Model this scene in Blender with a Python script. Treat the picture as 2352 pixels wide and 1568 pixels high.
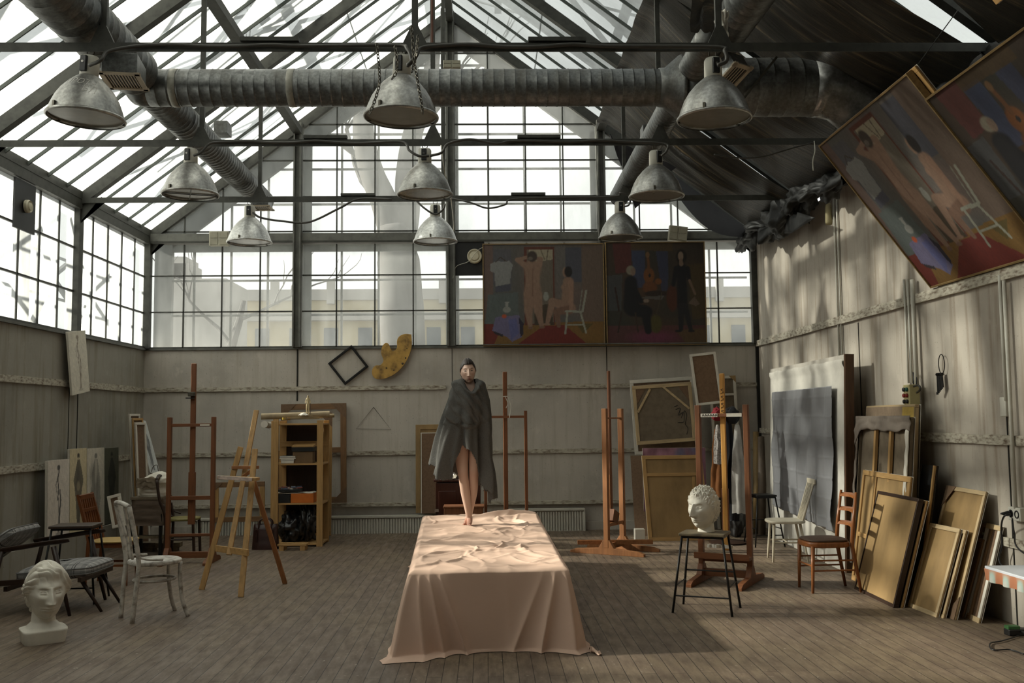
import bpy, bmesh, math, random
import numpy as np
from mathutils import Vector, Matrix, noise
random.seed(7)
rng = np.random.default_rng(5)
PI = math.pi
for o in list(bpy.data.objects): bpy.data.objects.remove(o)
S = bpy.context.scene
COL = S.collection

# ---------------------------------------------------------------- camera
FPX, YAW, PIT, ROL, CH = 2209.6, .0276, .0807, .0105, 1.6
cy_, sy_, cp_, sp_, cr_, sr_ = math.cos(YAW), math.sin(YAW), math.cos(PIT), math.sin(PIT), math.cos(ROL), math.sin(ROL)
FW = Vector((cp_*sy_, cp_*cy_, sp_)); R0 = Vector((cy_, -sy_, 0)); U0 = Vector((-sp_*sy_, -sp_*cy_, cp_))
RI = cr_*R0 - sr_*U0; UP = sr_*R0 + cr_*U0; EYE = Vector((0, 0, CH))
cam = bpy.data.cameras.new('camera'); camo = bpy.data.objects.new('camera', cam); COL.objects.link(camo)
cam.sensor_width = 36; cam.lens = FPX/2352*36; cam.clip_end = 400
M = Matrix.Identity(4)
for i in range(3):
    M[i][0] = RI[i]; M[i][1] = UP[i]; M[i][2] = -FW[i]; M[i][3] = EYE[i]
camo.matrix_world = M
S.camera = camo
# ---------------------------------------------------------------- light
S.view_settings.view_transform = 'Standard'; S.view_settings.look = 'None'
S.view_settings.gamma = 1; S.view_settings.use_curve_mapping = False
S.view_settings.exposure = -0.17
S.cycles.max_bounces = 7; S.cycles.diffuse_bounces = 3; S.cycles.glossy_bounces = 3; S.cycles.transparent_max_bounces = 14
w = bpy.data.worlds.new('world'); S.world = w; w.use_nodes = True
bg = w.node_tree.nodes['Background']; bg.inputs[0].default_value = (.98, .985, .97, 1); bg.inputs[1].default_value = 1.5
sun = bpy.data.lights.new('sun', 'SUN'); sun.energy = 15.5; sun.color = (1, .945, .85); sun.angle = math.radians(2.6)
suno = bpy.data.objects.new('sun', sun); COL.objects.link(suno)
suno.rotation_euler = Vector((1, -.14, -.49)).to_track_quat('-Z', 'Y').to_euler(); suno.location = (-8, 12, 9)

# ---------------------------------------------------------------- room numbers
D, XL, XR, ZE, ZS = 14.06, -4.95, 4.02, 4.297, 2.674
XA, ZA, XP1, XP2 = -.4956, 7.70, -2.738, 1.732
TY = [4.42, 6.83, 9.24, 11.64]           # trusses
YB = -3.0                                 # end of the room behind the camera

def ray(x, y): return FW + (x-1176)/FPX*RI - (y-784)/FPX*UP
def aty(x, y, Y): d = ray(x, y); return EYE + d*(Y/d.y)
def atz(x, y, z=0.): d = ray(x, y); return EYE + d*((z-CH)/d.z)
def atx(x, y, X): d = ray(x, y); return EYE + d*(X/d.x)
def atp(x, y, p, n): d = ray(x, y); return EYE + d*((p-EYE).dot(n)/d.dot(n))
def V(*a): return Vector(a)

# ---------------------------------------------------------------- materials
MATS = {}
def newmat(name):
    m = bpy.data.materials.new(name); m.use_nodes = True; nt = m.node_tree
    return m, nt, nt.nodes, nt.links, nt.nodes['Principled BSDF']
def ramp(N, L, src, pts):
    r = N.new('ShaderNodeValToRGB'); L.new(src, r.inputs[0]); e = r.color_ramp.elements
    while len(e) < len(pts): e.new(.5)
    for k, (p, c) in enumerate(pts):
        e[k].position = p; e[k].color = (c[0], c[1], c[2], 1)
    return r.outputs[0]
def tex(N, L, scale=5, detail=4, stretch=(1, 1, 1), coord='Object', rough=.6, rot=(0, 0, 0)):
    tc = N.new('ShaderNodeTexCoord'); mp = N.new('ShaderNodeMapping'); mp.inputs['Scale'].default_value = stretch; mp.inputs['Rotation'].default_value = rot
    L.new(tc.outputs[coord], mp.inputs[0]); n = N.new('ShaderNodeTexNoise'); n.inputs['Scale'].default_value = scale
    n.inputs['Detail'].default_value = detail; n.inputs['Roughness'].default_value = rough; L.new(mp.outputs[0], n.inputs[0])
    return n.outputs['Fac'], mp.outputs[0]
def mixc(N, L, fac, a, b, mode='MIX'):
    x = N.new('ShaderNodeMix'); x.data_type = 'RGBA'; x.blend_type = mode
    for k, s in ((0, fac), (6, a), (7, b)):
        if hasattr(s, 'is_output'): L.new(s, x.inputs[k])
        elif k == 0: x.inputs[0].default_value = s
        else: x.inputs[k].default_value = (s[0], s[1], s[2], 1)
    return x.outputs[2]
def mat(name, col, rough=.6, metal=0, var=.25, scale=6, stretch=(1, 1, 1), bump=.0, trans=0, dark=None, coord='Object', spec=.4):
    if name in MATS: return MATS[name]
    m, nt, N, L, P = newmat(name)
    f, mp = tex(N, L, scale, 5, stretch, coord)
    lo = tuple(c*(1-var) for c in col) if dark is None else dark
    hi = tuple(min(1, c*(1+var*.6)) for c in col)
    L.new(ramp(N, L, f, [(.3, lo), (.52, col), (.75, hi)]), P.inputs['Base Color'])
    P.inputs['Roughness'].default_value = rough; P.inputs['Metallic'].default_value = metal
    P.inputs['Specular IOR Level'].default_value = spec
    if bump:
        b = N.new('ShaderNodeBump'); b.inputs['Strength'].default_value = bump; b.inputs['Distance'].default_value = .01
        L.new(f, b.inputs['Height']); L.new(b.outputs[0], P.inputs['Normal'])
    if trans:
        t = N.new('ShaderNodeBsdfTranslucent'); t.inputs[0].default_value = (*col, 1); mx = N.new('ShaderNodeMixShader'); mx.inputs[0].default_value = trans
        L.new(P.outputs[0], mx.inputs[1]); L.new(t.outputs[0], mx.inputs[2]); L.new(mx.outputs[0], nt.nodes['Material Output'].inputs[0])
    MATS[name] = m; return m
def wood(name, col, axis='Z', rough=.55, var=.3):
    st = {'Z': (9, 9, .8), 'X': (.8, 9, 9), 'Y': (9, .8, 9)}[axis]
    return mat(name, col, rough, 0, var, 4, st, .15)
def vcol(name, rough=.75, bump=.2):
    if name in MATS: return MATS[name]
    m, nt, N, L, P = newmat(name)
    a = N.new('ShaderNodeAttribute'); a.attribute_name = 'paint'; L.new(a.outputs['Color'], P.inputs['Base Color'])
    P.inputs['Roughness'].default_value = rough
    f, mp = tex(N, L, 60, 3); b = N.new('ShaderNodeBump'); b.inputs['Strength'].default_value = bump; b.inputs['Distance'].default_value = .003
    L.new(f, b.inputs['Height']); L.new(b.outputs[0], P.inputs['Normal'])
    MATS[name] = m; return m

# ---------------------------------------------------------------- mesh builder
def rotm(a, axis='Z'): return Matrix.Rotation(a, 3, axis)
class MB:
    def __init__(s): s.v = []; s.f = []; s.mi = []; s.cur = 0
    def add(s, vs, fs):
        k = len(s.v); s.v += [tuple(q) for q in vs]; s.f += [tuple(i+k for i in q) for q in fs]; s.mi += [s.cur]*len(fs); return s
    def hexa(s, p): return s.add(p, [(0, 3, 2, 1), (4, 5, 6, 7), (0, 1, 5, 4), (1, 2, 6, 5), (2, 3, 7, 6), (3, 0, 4, 7)])
    def box(s, c, d, R=None):
        c = Vector(c); h = [x/2 for x in d]; P = []
        for z in (-1, 1):
            for x, y in ((-1, -1), (1, -1), (1, 1), (-1, 1)):
                q = Vector((x*h[0], y*h[1], z*h[2])); P.append(c+(R @ q if R else q))
        return s.hexa(P)
    def beam(s, a, b, w, h, up=(0, 0, 1), w2=None, h2=None):
        a = Vector(a); b = Vector(b); d = (b-a).normalized(); u = Vector(up)
        if abs(d.dot(u)) > .97: u = Vector((0, 1, 0))
        x = d.cross(u).normalized(); y = x.cross(d).normalized(); w2 = w2 or w; h2 = h2 or h; P = []
        for c, ww, hh in ((a, w, h), (b, w2, h2)):
            for i, j in ((-1, -1), (1, -1), (1, 1), (-1, 1)): P.append(c+x*(i*ww/2)+y*(j*hh/2))
        return s.hexa(P)
    def tube(s, pts, r, n=8, cap=True, flat=1.):
        pts = [Vector(p) for p in pts]; m = len(pts)
        rs = r if isinstance(r, (list, tuple)) else [r]*m
        t0 = (pts[1]-pts[0]).normalized(); u = t0.orthogonal().normalized(); vs = []; 
        for i in range(m):
            t = (pts[min(i+1, m-1)]-pts[max(i-1, 0)])
            if t.length < 1e-9: t = t0.copy()
            t.normalize(); u = (u-t*u.dot(t)); u = u.normalized() if u.length > 1e-6 else t.orthogonal().normalized(); w_ = t.cross(u)
            for k in range(n):
                a = 2*PI*k/n; vs.append(pts[i]+(u*math.cos(a)*flat+w_*math.sin(a))*rs[i])
        fs = [(i*n+k, i*n+(k+1) % n, (i+1)*n+(k+1) % n, (i+1)*n+k) for i in range(m-1) for k in range(n)]
        if cap: fs += [tuple(range(n))[::-1], tuple((m-1)*n+k for k in range(n))]
        return s.add(vs, fs)
    def lathe(s, prof, n=24, o=(0, 0, 0), R=None, cap=True, sx=1, sy=1):
        o = Vector(o); vs = []
        for r, z in prof:
            for k in range(n):
                a = 2*PI*k/n; q = Vector((r*math.cos(a)*sx, r*math.sin(a)*sy, z)); vs.append(o+(R @ q if R else q))
        m = len(prof); fs = [(i*n+k, i*n+(k+1) % n, (i+1)*n+(k+1) % n, (i+1)*n+k) for i in range(m-1) for k in range(n)]
        if cap: fs += [tuple(range(n))[::-1], tuple((m-1)*n+k for k in range(n))]
        return s.add(vs, fs)
    def grid(s, fn, nu, nv, wrap=False):
        vs = [fn(i/nu, j/nv) for j in range(nv+1) for i in range(nu if wrap else nu+1)]
        c = nu if wrap else nu+1
        fs = [(j*c+i, j*c+(i+1) % c, (j+1)*c+(i+1) % c, (j+1)*c+i) for j in range(nv) for i in range(nu)]
        return s.add(vs, fs)
    def prism(s, pts, t, o=(0, 0, 0), ax=(1, 0, 0), ay=(0, 0, 1)):
        o = Vector(o); ax = Vector(ax); ay = Vector(ay); n = ax.cross(ay).normalized(); m = len(pts)
        a = [o+ax*x+ay*y for x, y in pts]; b = [p+n*t for p in a]
        return s.add(a+b, [tuple(range(m))[::-1], tuple(range(m, 2*m))]+[(i, (i+1) % m, m+(i+1) % m, m+i) for i in range(m)])
    def obj(s, name, mats, parent=None, smooth=False, bev=0, world=False, kind=None, sub=0, solid=0, recalc=True):
        me = bpy.data.meshes.new(name)
        vs = s.v
        if world and parent is not None:
            mi = wmat(parent).inverted(); vs = [mi @ Vector(v) for v in vs]
        me.from_pydata([tuple(v) for v in vs], [], s.f)
        for m_ in (mats if isinstance(mats, (list, tuple)) else [mats]): me.materials.append(m_)
        me.polygons.foreach_set('material_index', s.mi)
        if recalc:
            bm = bmesh.new(); bm.from_mesh(me); bmesh.ops.recalc_face_normals(bm, faces=bm.faces); bm.to_mesh(me); bm.free()
        if smooth: me.polygons.foreach_set('use_smooth', [True]*len(me.polygons))
        me.update(); o = bpy.data.objects.new(name, me); COL.objects.link(o)
        if parent is not None: o.parent = parent
        if solid:
            q = o.modifiers.new('solid', 'SOLIDIFY'); q.thickness = solid; q.offset = 0
        if sub:
            q = o.modifiers.new('sub', 'SUBSURF'); q.levels = sub; q.render_levels = sub
        if bev:
            q = o.modifiers.new('bev', 'BEVEL'); q.width = bev; q.segments = 2; q.limit_method = 'ANGLE'
        if smooth == 2:
            me.polygons.foreach_set('use_smooth', [True]*len(me.polygons))
        if kind: o['kind'] = kind
        return o
def wmat(o):
    m = Matrix.LocRotScale(o.location, o.rotation_euler, o.scale)
    return wmat(o.parent) @ m if o.parent else m
def thing(name, label, cat, loc=(0, 0, 0), rz=0, group=None, tilt=None):
    o = bpy.data.objects.new(name, None); COL.objects.link(o); o.location = loc; o.rotation_euler = (0, 0, rz)
    if tilt: o.rotation_euler = tilt
    o.empty_display_size = .1
    o['label'] = label; o['category'] = cat
    if group: o['group'] = group
    return o
def tag(o, label, cat, group=None, kind=None):
    o['label'] = label; o['category'] = cat
    if group: o['group'] = group
    if kind: o['kind'] = kind
    return o
def dup(root, loc, rz=None, label=None, scale=None):
    def cp(o, par):
        c = o.copy(); COL.objects.link(c); c.parent = par
        for ch in [x for x in bpy.data.objects if x.parent == o]: cp(ch, c)
        return c
    r = cp(root, None); r.location = loc
    if rz is not None: r.rotation_euler = (0, 0, rz)
    if scale: r.scale = scale
    if label: r['label'] = label
    return r
def B(*a, **k): return MB().box(*a, **k)
def setcol(o, cols):
    at = o.data.color_attributes.new('paint', 'FLOAT_COLOR', 'POINT')
    c = np.ones((len(o.data.vertices), 4), dtype=np.float32); c[:, :3] = cols; at.data.foreach_set('color', c.ravel())
def bez(pts, n=8):
    """Catmull-Rom through pts"""
    P = [Vector(p) for p in pts]; P = [P[0]*2-P[1]]+P+[P[-1]*2-P[-2]]; out = []
    for i in range(1, len(P)-2):
        for k in range(n):
            t = k/n; a, b, c, d = P[i-1:i+3]
            out.append(.5*((2*b)+(c-a)*t+(2*a-5*b+4*c-d)*t*t+(3*b-a-3*c+d)*t**3))
    out.append(P[-2]); return out
def nz(x, y=0, z=0): return noise.noise(Vector((x, y, z)))

# common materials
m_metal = mat('dark painted steel', (.052, .052, .044), .55, .2, .35, 12)
m_metal2 = mat('grey green painted steel', (.12, .12, .105), .6, .1, .35, 7)
m_black = mat('black plastic', (.012, .012, .012), .45)
m_blackmetal = mat('black enamelled steel', (.012, .011, .010), .4, .3)
m_white = mat('off white plastic', (.55, .53, .46), .5, 0, .12)
m_easel = wood('reddish brown easel wood', (.17, .062, .022))
m_easel2 = wood('orange brown easel wood', (.30, .125, .045))
m_pine = wood('yellow pine wood', (.42, .25, .095))
m_pinex = wood('yellow pine wood across', (.42, .25, .095), 'X')
m_chairw = wood('polished brown chair wood', (.16, .052, .016), rough=.35)
m_darkw = wood('dark brown stained wood', (.030, .015, .009), rough=.4)
m_brass = mat('tarnished steel clamp', (.10, .09, .07), .4, .8)
m_linen = mat('brown raw linen', (.17, .105, .062), .9, 0, .2, 30)
m_linen2 = mat('grey brown primed linen', (.16, .125, .085), .9, 0, .2, 12)
m_board = mat('golden brown hardboard', (.30, .19, .078), .6, 0, .35, 3, (1, 1, .5))
m_strip = wood('pale stretcher wood', (.46, .34, .19), 'X')
m_stripz = wood('pale stretcher wood upright', (.46, .34, .19), 'Z')
m_gesso = mat('white primed canvas', (.62, .58, .50), .8, 0, .12, 8)
m_plaster = mat('white casting plaster', (.70, .66, .57), .6, 0, .16, 9, bump=.15)
m_cable = mat('grey rubber cable', (.05, .047, .04), .6)
m_chrome = mat('worn chrome', (.5, .48, .45), .25, .9, .2)
# ================================================================ SETTING
def wallmat(name, base, seed, streakx=True, stain=(.22, .17, .10)):
    m, nt, N, L, P = newmat(name)
    f1, _ = tex(N, L, 1.1+seed*.01, 6); f2, _ = tex(N, L, 3, 5, (3.2, 3.2, .22)); f3, _ = tex(N, L, 55, 2); f4, _ = tex(N, L, 9, 6, (1, 1, .6))
    c = ramp(N, L, f1, [(.3, tuple(x*.78 for x in base)), (.5, base), (.72, tuple(x*1.12 for x in base))])
    st = ramp(N, L, f2, [(.50, (0, 0, 0)), (.72, (.75, .75, .75))])
    c = mixc(N, L, st, c, stain)
    sp = ramp(N, L, f3, [(.68, (0, 0, 0)), (.74, (.55, .55, .55))])
    c = mixc(N, L, sp, c, (.10, .085, .06))
    s4 = ramp(N, L, f4, [(.60, (0, 0, 0)), (.80, (.6, .6, .6))]); c = mixc(N, L, s4, c, tuple(min(1, x*1.35) for x in base))
    L.new(c, P.inputs['Base Color']); P.inputs['Roughness'].default_value = .8
    b = N.new('ShaderNodeBump'); b.inputs['Strength'].default_value = .25; b.inputs['Distance'].default_value = .01; L.new(f4, b.inputs['Height']); L.new(b.outputs[0], P.inputs['Normal'])
    return m
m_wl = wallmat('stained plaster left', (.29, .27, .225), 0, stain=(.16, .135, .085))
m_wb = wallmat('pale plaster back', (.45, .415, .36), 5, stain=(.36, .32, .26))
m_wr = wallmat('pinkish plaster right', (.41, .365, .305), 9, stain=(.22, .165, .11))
m_rail = mat('peeling painted batten', (.42, .385, .31), .8, 0, .5, 14, (1, 1, 3), .4, dark=(.13, .09, .06))
m_gap = mat('dark joint', (.02, .018, .014), .9)

# floor
m, nt, N, L, P = newmat('old painted floorboards')
tc = N.new('ShaderNodeTexCoord'); mp = N.new('ShaderNodeMapping'); mp.inputs['Rotation'].default_value = (0, 0, PI/2); L.new(tc.outputs['Object'], mp.inputs[0])
br = N.new('ShaderNodeTexBrick'); br.offset = .37; br.inputs['Scale'].default_value = 1; br.inputs['Brick Width'].default_value = 2.6; br.inputs['Row Height'].default_value = .096
br.inputs['Mortar Size'].default_value = .0024; br.inputs['Mortar Smooth'].default_value = .3; br.inputs['Bias'].default_value = 0
br.inputs['Color1'].default_value = (.120, .088, .062, 1); br.inputs['Color2'].default_value = (.175, .130, .092, 1); br.inputs['Mortar'].default_value = (.018, .013, .009, 1)
L.new(mp.outputs[0], br.inputs[0])
f1, _ = tex(N, L, 1.3, 7, (1, .55, 1)); f2, _ = tex(N, L, 7, 6, (2.2, .5, 1)); f3, _ = tex(N, L, 26, 3)
c = mixc(N, L, ramp(N, L, f1, [(.44, (0, 0, 0)), (.60, (.75, .75, .75))]), br.outputs['Color'], (.185, .140, .088), 'MIX')
c = mixc(N, L, ramp(N, L, f2, [(.42, (0, 0, 0)), (.66, (.8, .8, .8))]), c, (.095, .062, .042))
c = mixc(N, L, ramp(N, L, f3, [(.66, (0, 0, 0)), (.71, (.7, .7, .7))]), c, (.42, .38, .31))
c = mixc(N, L, br.outputs['Fac'], c, (.016, .012, .008))
L.new(c, P.inputs['Base Color'])
L.new(ramp(N, L, f2, [(.3, (.42, .42, .42)), (.7, (.68, .68, .68))]), P.inputs['Roughness'])
b = N.new('ShaderNodeBump'); b.inputs['Strength'].default_value = .5; b.inputs['Distance'].default_value = .004; b.invert = True
L.new(br.outputs['Fac'], b.inputs['Height']); L.new(b.outputs[0], P.inputs['Normal'])
B(((XL+XR)/2, (D+YB)/2, -.05), (XR-XL+.5, D-YB+.4, .1)).obj('floor', m, kind='structure')

# walls (solid lower part) : left and back up to the sill, right up to the eave
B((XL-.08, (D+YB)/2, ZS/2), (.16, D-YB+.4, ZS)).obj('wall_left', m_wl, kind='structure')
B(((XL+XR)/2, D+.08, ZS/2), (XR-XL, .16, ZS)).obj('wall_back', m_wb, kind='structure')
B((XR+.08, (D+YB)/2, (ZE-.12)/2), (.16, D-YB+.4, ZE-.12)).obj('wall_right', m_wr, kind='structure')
B(((XL+XR)/2, YB-.1, 3.9), (XR-XL+.5, .16, 7.8)).obj('wall_front', mat('dim front wall', (.12, .11, .09), .9), kind='structure')
tn = [0]
def trim(mb, m_, bev=0):
    tn[0] += 1; return mb.obj('trim_%d' % tn[0], m_, kind='structure', bev=bev)
def raggedrail(a, b, h, t, n, out):
    """batten with uneven edges between two points along a wall"""
    a = V(*a); b = V(*b); o = V(*out); k = 60
    mb = MB(); vs = []
    for i in range(k+1):
        p = a.lerp(b, i/k); e = .006*nz(i*1.3, h*9, a.z*7)
        for du, dz in ((0, -h/2+e), (1, -h/2+e), (1, h/2-e*1.2), (0, h/2-e)): vs.append(p+o*(du*t)+V(0, 0, dz))
    fs = [(i*4+j, i*4+(j+1) % 4, (i+1)*4+(j+1) % 4, (i+1)*4+j) for i in range(k) for j in range(4)]+[(0, 1, 2, 3), (k*4, k*4+1, k*4+2, k*4+3)]
    return trim(mb.add(vs, fs), m_rail)
Z1, Z2, ZR = 2.075, 1.135, 1.40
raggedrail((XL, YB, Z1), (XL, D, Z1), .075, .03, 0, (1, 0, 0)); raggedrail((XL, YB, Z2), (XL, D, Z2), .075, .03, 0, (1, 0, 0))
raggedrail((XL, D, Z1), (aty(1024, 890, D).x, D, Z1), .06, .03, 0, (0, -1, 0)); raggedrail((aty(1115, 888, D).x, D, Z1), (XR, D, Z1), .06, .03, 0, (0, -1, 0))
raggedrail((XL, D, Z2), (XR, D, Z2), .06, .03, 0, (0, -1, 0))
raggedrail((XR, YB, ZS), (XR, D, ZS), .09, .04, 0, (-1, 0, 0)); raggedrail((XR, YB, ZR), (XR, D, ZR), .075, .03, 0, (-1, 0, 0))
raggedrail((XR, YB, .62), (XR, 8.2, .62), .07, .03, 0, (-1, 0, 0))
trim(B((XL+.08, (D+YB)/2, .16), (.16, D-YB, .32)), m_wl)                         # plinth along the left wall
trim(B(((XL+XR)/2, D-.025, .06), (XR-XL, .05, .12)), m_wb)
trim(B(((XL+XR)/2, D-.03, .40), (XR-XL, .06, .05)), m_rail)                      # pipe casing behind radiators
trim(B(((XL+XR)/2, D-.005, ZS-.012), (XR-XL, .05, .03)), m_metal2)                   # back sill
trim(B((XL+.01, (D+YB)/2, ZS-.012), (.06, D-YB, .03)), m_metal2)
def seam(p, h0, h1, ax, wd=.012):
    if ax == 'b': trim(B((p, D-.002, (h0+h1)/2), (wd, .008, h1-h0)), m_gap)
    elif ax == 'r': trim(B((XR-.002, p, (h0+h1)/2), (.008, wd, h1-h0)), m_gap)
    else: trim(B((XL+.002, p, (h0+h1)/2), (.008, wd, h1-h0)), m_gap)
seam(XP1, 1.9, ZS, 'b', .022); seam(aty(1038, 800, D).x, 0, ZS, 'b', .007); seam(aty(1393, 800, D).x, 0, ZS, 'b', .01)
trim(B((XR-.02, D-.02, 1.6), (.04, .04, 3.2)), m_gap)
for x_, a_, b_ in ((1925, 2.7, 4.1), (1970, 1.4, 2.6), (2085, 1.2, 2.7)): seam(atx(x_, 700, XR).y, a_, b_, 'r', .012)
seam(atx(2300, 700, XR).y, 0, 2.6, 'r'); seam(atx(177, 960, XL).y, Z2, Z1, 'l'); seam(atx(160, 850, XL).y, 0, ZS, 'l', .008)

# ---- glass
def glass(name, haze, haze2, scale, tint=(.95, .965, .945), st=(1, 1, .35)):
    m, nt, N, L, P = newmat(name); N.remove(P)
    tr = N.new('ShaderNodeBsdfTransparent'); tr.inputs[0].default_value = (*tint, 1)
    df = N.new('ShaderNodeBsdfTranslucent'); df.inputs[0].default_value = (.82, .84, .81, 1)
    f, _ = tex(N, L, scale, 5, st)
    mr = N.new('ShaderNodeMapRange'); mr.inputs['From Min'].default_value = .35; mr.inputs['From Max'].default_value = .68; mr.inputs['To Min'].default_value = haze; mr.inputs['To Max'].default_value = haze2
    L.new(f, mr.inputs[0]); mx = N.new('ShaderNodeMixShader'); L.new(mr.outputs[0], mx.inputs[0]); L.new(tr.outputs[0], mx.inputs[1]); L.new(df.outputs[0], mx.inputs[2])
    L.new(mx.outputs[0], nt.nodes['Material Output'].inputs[0]); return m
g_roof = glass('frosted roof glass', .28, .50, 1.6, tint=(.78, .80, .79), st=(1, 1, 1)); g_back = glass('dirty window glass', .09, .27, 1.3); g_left = glass('hazy side glass', .07, .32, 1.0)
g_out = glass('outer glazing', .05, .2, 1.5)

def rafz(x):   # roof plane height
    return ZE+(ZA-ZE)*(1-abs(x-XA)/((XA-XL) if x < XA else (XR-XA)))
# left side window bands, one window per bay
BAY = 2.405; ys = [D-BAY*k for k in range(8)]
wn = [0]
def window(): wn[0] += 1; o = thing('window_%d' % wn[0], '', ''); del o['label']; del o['category']; o['kind'] = 'structure'; return o
HD = ZE-.10
B((XL-.05, (YB+2.04)/2, (ZS+ZE)/2), (.1, 2.04-YB, ZE-ZS)).obj('wall_left', m_wl, kind='structure')  # unseen rear window bays walled up to cut light from behind the camera
for k in range(5):
    y1, y0 = ys[k], max(ys[k+1], YB)
    w_ = window(); w_.location = (XL, (y0+y1)/2, ZS)
    f_ = MB(); f_.box((XL, y0, (ZS+HD)/2), (.13, .12, HD-ZS))
    n_ = 5
    for j in range(1, n_): f_.box((XL, y0+(y1-y0)*j/n_, (ZS+HD)/2), (.03, .022, HD-ZS))
    for z_ in (3.19, 3.72): f_.box((XL, (y0+y1)/2, z_), (.03, y1-y0, .022))
    f_.box((XL, (y0+y1)/2, ZS+.015), (.05, y1-y0, .03))
    f_.obj('window_frame', m_metal, w_, world=True)
    B((XL, (y0+y1)/2, (ZS+HD)/2), (.004, y1-y0-.1, HD-ZS)).obj('pane', g_left, w_, world=True)
trim(B((XL, (D+YB)/2, ZE-.02), (.16, D-YB, .17)), m_metal)
trim(B((XL+.06, (D+YB)/2, ZE+.06), (.05, D-YB, .10)), m_metal)
# back wall windows: four bays below the header, four above
xs = [XL, XP1, XA, XP2, XR]
def bars(f_, X0, X1, n_, z0, topf, y, zs_, bw=.018):
    for j in range(1, n_):
        x = X0+(X1-X0)*j/n_; t = topf(x)
        if t > z0+.05: f_.box((x, y, (z0+t)/2), (bw, .03, t-z0))
    for z_ in zs_:
        # clip horizontally by the roof line
        a_, b_ = X0, X1; q = 60; ok = [X0+(X1-X0)*i/q for i in range(q+1) if topf(X0+(X1-X0)*i/q) > z_]
        if len(ok) > 2: f_.box(((ok[0]+ok[-1])/2, y, z_), (ok[-1]-ok[0], .03, bw))
for k in range(4):
    w_ = window(); w_.location = ((xs[k]+xs[k+1])/2, D, ZS); f_ = MB()
    bars(f_, xs[k], xs[k+1], 4, ZS, lambda x: HD, D, (ZS+.012, 3.205, 3.735))
    f_.obj('window_frame', m_metal, w_, world=True)
    B(((xs[k]+xs[k+1])/2, D+.012, (ZS+HD)/2), (xs[k+1]-xs[k], .004, HD-ZS)).obj('pane', g_back, w_, world=True)
hz = [ZE+.06+.545*i for i in range(1, 7)]
for k in range(4):
    w_ = window(); w_.location = ((xs[k]+xs[k+1])/2, D, ZE); f_ = MB()
    bars(f_, xs[k], xs[k+1], 4, ZE, rafz, D, [ZE+.09]+hz)
    f_.obj('window_frame', m_metal, w_, world=True)
    a_, b_ = xs[k], xs[k+1]
    pg = [(a_, ZE), (b_, ZE), (b_, rafz(b_)), (a_, rafz(a_))]
    MB().prism(pg, .004, (0, D+.014, 0), (1, 0, 0), (0, 0, 1)).obj('pane', g_back, w_, world=True)
trim(B(((XL+XR)/2, D-.01, ZE-.02), (XR-XL, .15, .14)), m_metal2)
trim(B(((XL+XR)/2, D-.07, ZE-.075), (XR-XL, .03, .03)), m_metal)
for x_ in (XP1, XA, XP2):
    q = MB().box((x_, D-.02, (ZS+rafz(x_))/2), (.13, .14, rafz(x_)-ZS)); q.box((x_-.045, D-.11, (ZS+rafz(x_))/2), (.022, .06, rafz(x_)-ZS)); q.box((x_+.045, D-.11, (ZS+rafz(x_))/2), (.022, .06, rafz(x_)-ZS)); trim(q, m_metal2)
for x_ in (XL+.03, XR-.03): trim(B((x_, D-.03, (ZS+ZE)/2), (.11, .11, ZE-ZS)), m_metal)

YG = 2.04
for xe in (XL, XR):
    MB().add([V(xe, YB, ZE+.05), V(XA, YB, ZA+.05), V(XA, YG, ZA+.05), V(xe, YG, ZE+.05)], [(0, 1, 2, 3)]).obj('ceiling', mat('added light-blocking roof', (.05, .045, .04), .9), kind='structure', solid=.06)  # opaque cover over the unseen rear bays, added to block light from behind
# ---- roof: glazed slopes, glazing bars, rafters, purlins, ridge
for nm, xe in (('ceiling', XL), ('ceiling', XR)):
    a_ = V(xe, YG, ZE); b_ = V(XA, YG, ZA); up = V(0, 0, .05)
    vs = [a_+up, b_+up, V(XA, D, ZA)+up, V(xe, D, ZE)+up]
    o_ = MB().add(vs, [(0, 1, 2, 3)]).obj(nm, g_roof, kind='structure', solid=.004)
    q = MB()
    nb = int((D-YB)/(BAY/5))
    for i in range(nb+1):
        y = D-i*BAY/5
        if i % 5: q.beam((xe, y, ZE+.01), (XA, y, ZA+.01), .017, .034)
    for t_ in (.30, .72):
        q.beam((xe+(XA-xe)*t_, YB, ZE+(ZA-ZE)*t_+.06), (xe+(XA-xe)*t_, D, ZE+(ZA-ZE)*t_+.06), .012, .012)
    trim(q, mat('glazing bar steel', (.075, .085, .075), .55, .2))
    xp = XP1 if xe < XA else XP2
    q = MB().beam((xp, YB, rafz(xp)-.12), (xp, D, rafz(xp)-.12), .12, .10); trim(q, m_metal)
    q = MB()
    for i in range(0, 8):
        y = D-i*BAY
        if y > YB: q.beam((xe, y, ZE-.03), (XA, y, ZA-.03), .10 if i else .12, .13)
        if y > YB:   # gusset at the eave
            s_ = 1 if xe < XA else -1
            q.prism([(0, 0), (.34, 0), (.30, .08), (0, -.30)] if s_ > 0 else [(0, 0), (0, -.30), (-.30, .08), (-.34, 0)], .02, (xe, y, ZE-.03))
    trim(q, m_metal)
trim(MB().beam((XA, YB, ZA-.10), (XA, D, ZA-.10), .10, .16), m_metal)

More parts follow.
